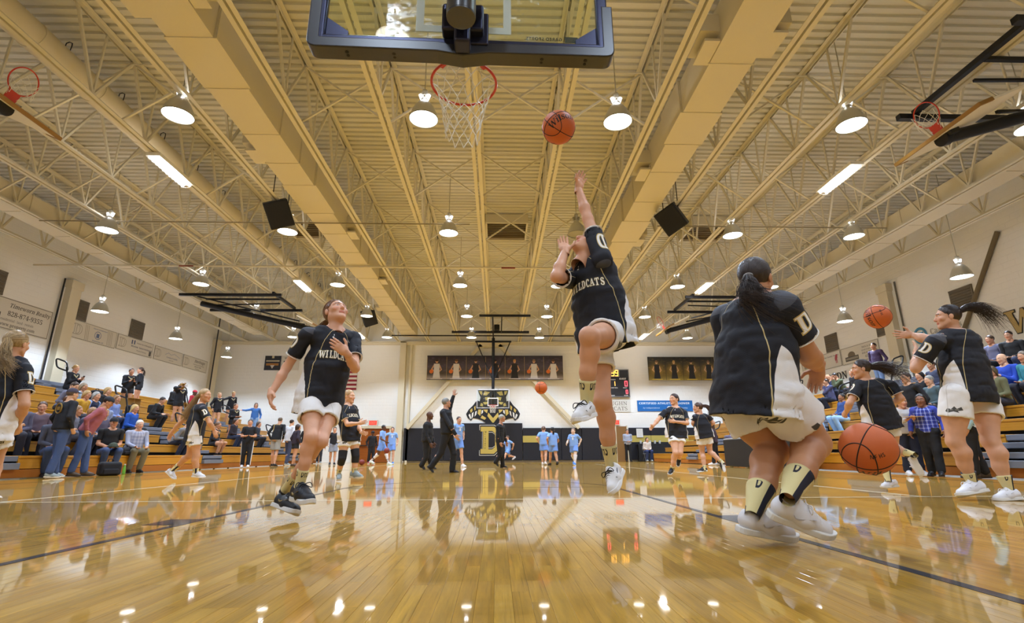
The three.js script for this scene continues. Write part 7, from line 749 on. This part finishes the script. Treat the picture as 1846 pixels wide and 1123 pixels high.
// ---------------------------------------------------------------- basketballs
{
  const pebble = noiseTex(256, (u, v) => { const k = Math.sin(u * 3.14159 * 96) * Math.sin(v * 3.14159 * 64); return 255 * (0.5 + 0.5 * k * k); });
  const ballTex = (base, word) => canvas(1024, 512, (x, w, h) => { x.fillStyle = base; x.fillRect(0, 0, w, h); if (word) { x.fillStyle = '#1c120c'; x.textAlign = 'center'; for (const o of [0.125, 0.625]) { x.font = 'italic bold 92px serif'; x.fillText('Wilson', w * o, h * 0.5 + 96); x.font = 'bold 36px sans-serif'; x.fillText('NF HS', w * o, h * 0.34); } } });
  const seamM = M(0x17100c, 0.6);
  const seams = r => { const L = [], c = (f, n = 64) => { const p = []; for (let i = 0; i < n; i++) { const v = f(i / n * 2 * Math.PI).normalize().multiplyScalar(r * 0.9985); p.push(v); } return new THREE.TubeGeometry(new THREE.CatmullRomCurve3(p, true), 96, r * 0.022, 6, true); }; L.push(c(t => V(Math.cos(t), 0, Math.sin(t))), c(t => V(Math.cos(t), Math.sin(t), 0))); for (const s of [1, -1]) L.push(c(t => V(s * (0.75 + 0.25 * Math.cos(2 * t)), 0.82 * Math.sin(t), 0.82 * Math.cos(t)))); return merge(L); };
  const R = 0.119, sph = new THREE.SphereGeometry(R, 48, 32), sm = seams(R);
  const A = M(0xffffff, 0.55, { map: ballTex('#c8622a', true), bumpMap: pebble, bumpScale: 0.0008 }); A.bumpMap.repeat.set(2, 2);
  const B = M(0x7a2a22, 0.6);
  for (const [p, rot, m, l] of [[[0.67, 2.7, -3.2], [2.4, -0.5, 2.6], A, 'orange basketball in the air above the leaping player'], [[1.98, 0.45, -2.45], [0.5, 0.6, 0.55], A, 'large-looking orange basketball in front of the running player'], [[4.06, 1.75, -4.88], [0.9, 2.6, 0.7], A, 'orange basketball in the air beside the reaching hands'], [[1.08, 1.66, -9.88], [0.2, 1.2, 1.5], A, 'orange basketball in the air below the long player banner'], [[-4.5, 0.6, -23.0], [0, 0, 0], B, 'dark red basketball bouncing before a light blue player'], [[-5.6, R, -23.3], [0.4, 0, 0], B, 'dark red basketball on the floor beside the doors']]) { const b = thing('basketball', l, 'basketball', p); b.rotation.set(...rot); mesh('cover', sph, m, b); mesh('seam', sm, seamM, b); }
}
// ---------------------------------------------------------------- things left on the rows and the floor
function bag(label, x, y, z, c, w = 0.34, h = 0.4, d = 0.24, turn = 0) { const b = thing('backpack', label, 'bag', [x, y, z], turn); mesh('body', rbox(w, h, d, 0, h / 2, 0, 0.07, 4), plain(c), b); mesh('pocket', rbox(w * 0.7, h * 0.42, 0.07, 0, h * 0.3, d / 2, 0.03, 3), plain(c), b); mesh('handle', tube([V(-0.05, h - 0.01, 0), V(-0.04, h + 0.05, 0), V(0.04, h + 0.05, 0), V(0.05, h - 0.01, 0)], 0.01, 12, 6), plain(0x101114), b); return b; }
const ry = (i) => SEAT0 + RISE * i;
bag('black backpack on the rows beside the curled handrail', rowX(-1, 6) - 0.15, ry(6), -18.2, 0x17191f, 0.34, 0.34, 0.26, 1.2);
bag('black backpack between the blond woman and the boy in black', rowX(-1, 4) - 0.15, ry(4), -18.0, 0x14151a, 0.36, 0.42, 0.26, 1.4);
bag('black duffel behind the boy in black', rowX(-1, 5) - 0.15, ry(5), -20.3, 0x14151a, 0.5, 0.34, 0.26, 1.4);
bag('patterned grey bag beside the woman in royal blue', rowX(-1, 2) - 0.15, ry(2), -15.2, 0x3a3d4c, 0.36, 0.3, 0.24, 1.2);
bag('black bag on the floor before the man in black t-shirt', -8.5, 0, -12.35, 0x14141a, 0.42, 0.3, 0.26, 0.9);
bag('black jacket bundle hanging over the front row beside the older man', rowX(-1, 0) - 0.1, ry(0), -13.75, 0x17181e, 0.3, 0.2, 0.24, 1.3);
bag('grey coat heaped on the rows under the man in royal blue', rowX(1, 5) + 0.15, ry(5), -12.0, 0x33343c, 0.5, 0.34, 0.3, -1.4);
bag('black bag standing beside the chair before the far wall', 9.3, 0, -29.4, 0x1c1d22, 0.36, 0.4, 0.26, 0.2);
{
  const c = thing('cardboard_box', 'open brown cardboard box on the rows beside the standing cheerleaders', 'box', [rowX(-1, 5) - 0.2, ry(5), -18.9], 1.4); mesh('carton', rbox(0.55, 0.42, 0.4, 0, 0.21, 0, 0.006), plain(0xa9803e), c); mesh('flap', box(0.55, 0.01, 0.16, 0, 0.425, 0.26), plain(0xb98e4a), c); mesh('tape', box(0.05, 0.425, 0.405, 0, 0.213, 0), plain(0xc8a468), c);
  for (const [x, z, h, col, l] of [[-8.75, -13.2, 0.24, 0x6aa83a, 'green drink bottle on the floor before the front row'], [-8.8, -13.0, 0.22, 0xa83a3a, 'red drink bottle on the floor before the front row']]) { const b = thing('drink_bottle', l, 'bottle', [x, 0, z]); mesh('bottle', new THREE.LatheGeometry([[0, 0], [0.034, 0], [0.036, 0.02], [0.034, h * 0.6], [0.014, h * 0.85], [0.014, h * 0.92]].map(p => new THREE.Vector2(...p)), 16), MP(col, 0.2, { clearcoat: 0.6 }), b); mesh('cap', rod(V(0, h * 0.9, 0), V(0, h, 0), 0.017, 0.017, 12), plain(0xe6e6e6), b); }
  for (let k = 0; k < 5; k++) { const x = 8.62 + k * 0.28, b = thing('foam_cup', 'white cup in a row on the ledge under the gold stripe', 'cup', [x, 0.99, -30.68], 0, 'row of white cups'); mesh('cup', new THREE.LatheGeometry([[0, 0], [0.05, 0], [0.07, 0.18], [0.066, 0.18], [0.047, 0.01], [0, 0.01]].map(p => new THREE.Vector2(...p)), 14), plain(0xd6d6d2), b); }
  const t = thing('side_table', 'black table with a cup row before the striped wall pads', 'table', [9.2, 0, -30.55]); mesh('table_top', rbox(1.7, 0.04, 0.5, 0, 0.97, 0, 0.01), plain(0x15161a, 0.5), t); mesh('skirt', rbox(1.66, 0.92, 0.04, 0, 0.48, 0.22, 0.01), plain(0x101115, 0.7), t); for (const s of [-1, 1]) mesh('leg', rod(V(s * 0.78, 0, -0.18), V(s * 0.78, 0.95, -0.18), 0.02), plain(0x2a2a2e, 0.4), t);
  const f = thing('red_folder', 'thin red folder held by the bald older man', 'folder', [8.62, 0.72, -18.95], -0.6); mesh('folder', rbox(0.24, 0.3, 0.012, 0, 0, 0, 0.004), plain(0xb0343a), f); mesh('paper', box(0.2, 0.28, 0.004, 0.01, 0.005, 0.008), plain(0xe0dcd4), f);
}
renderer.render(scene, camera);
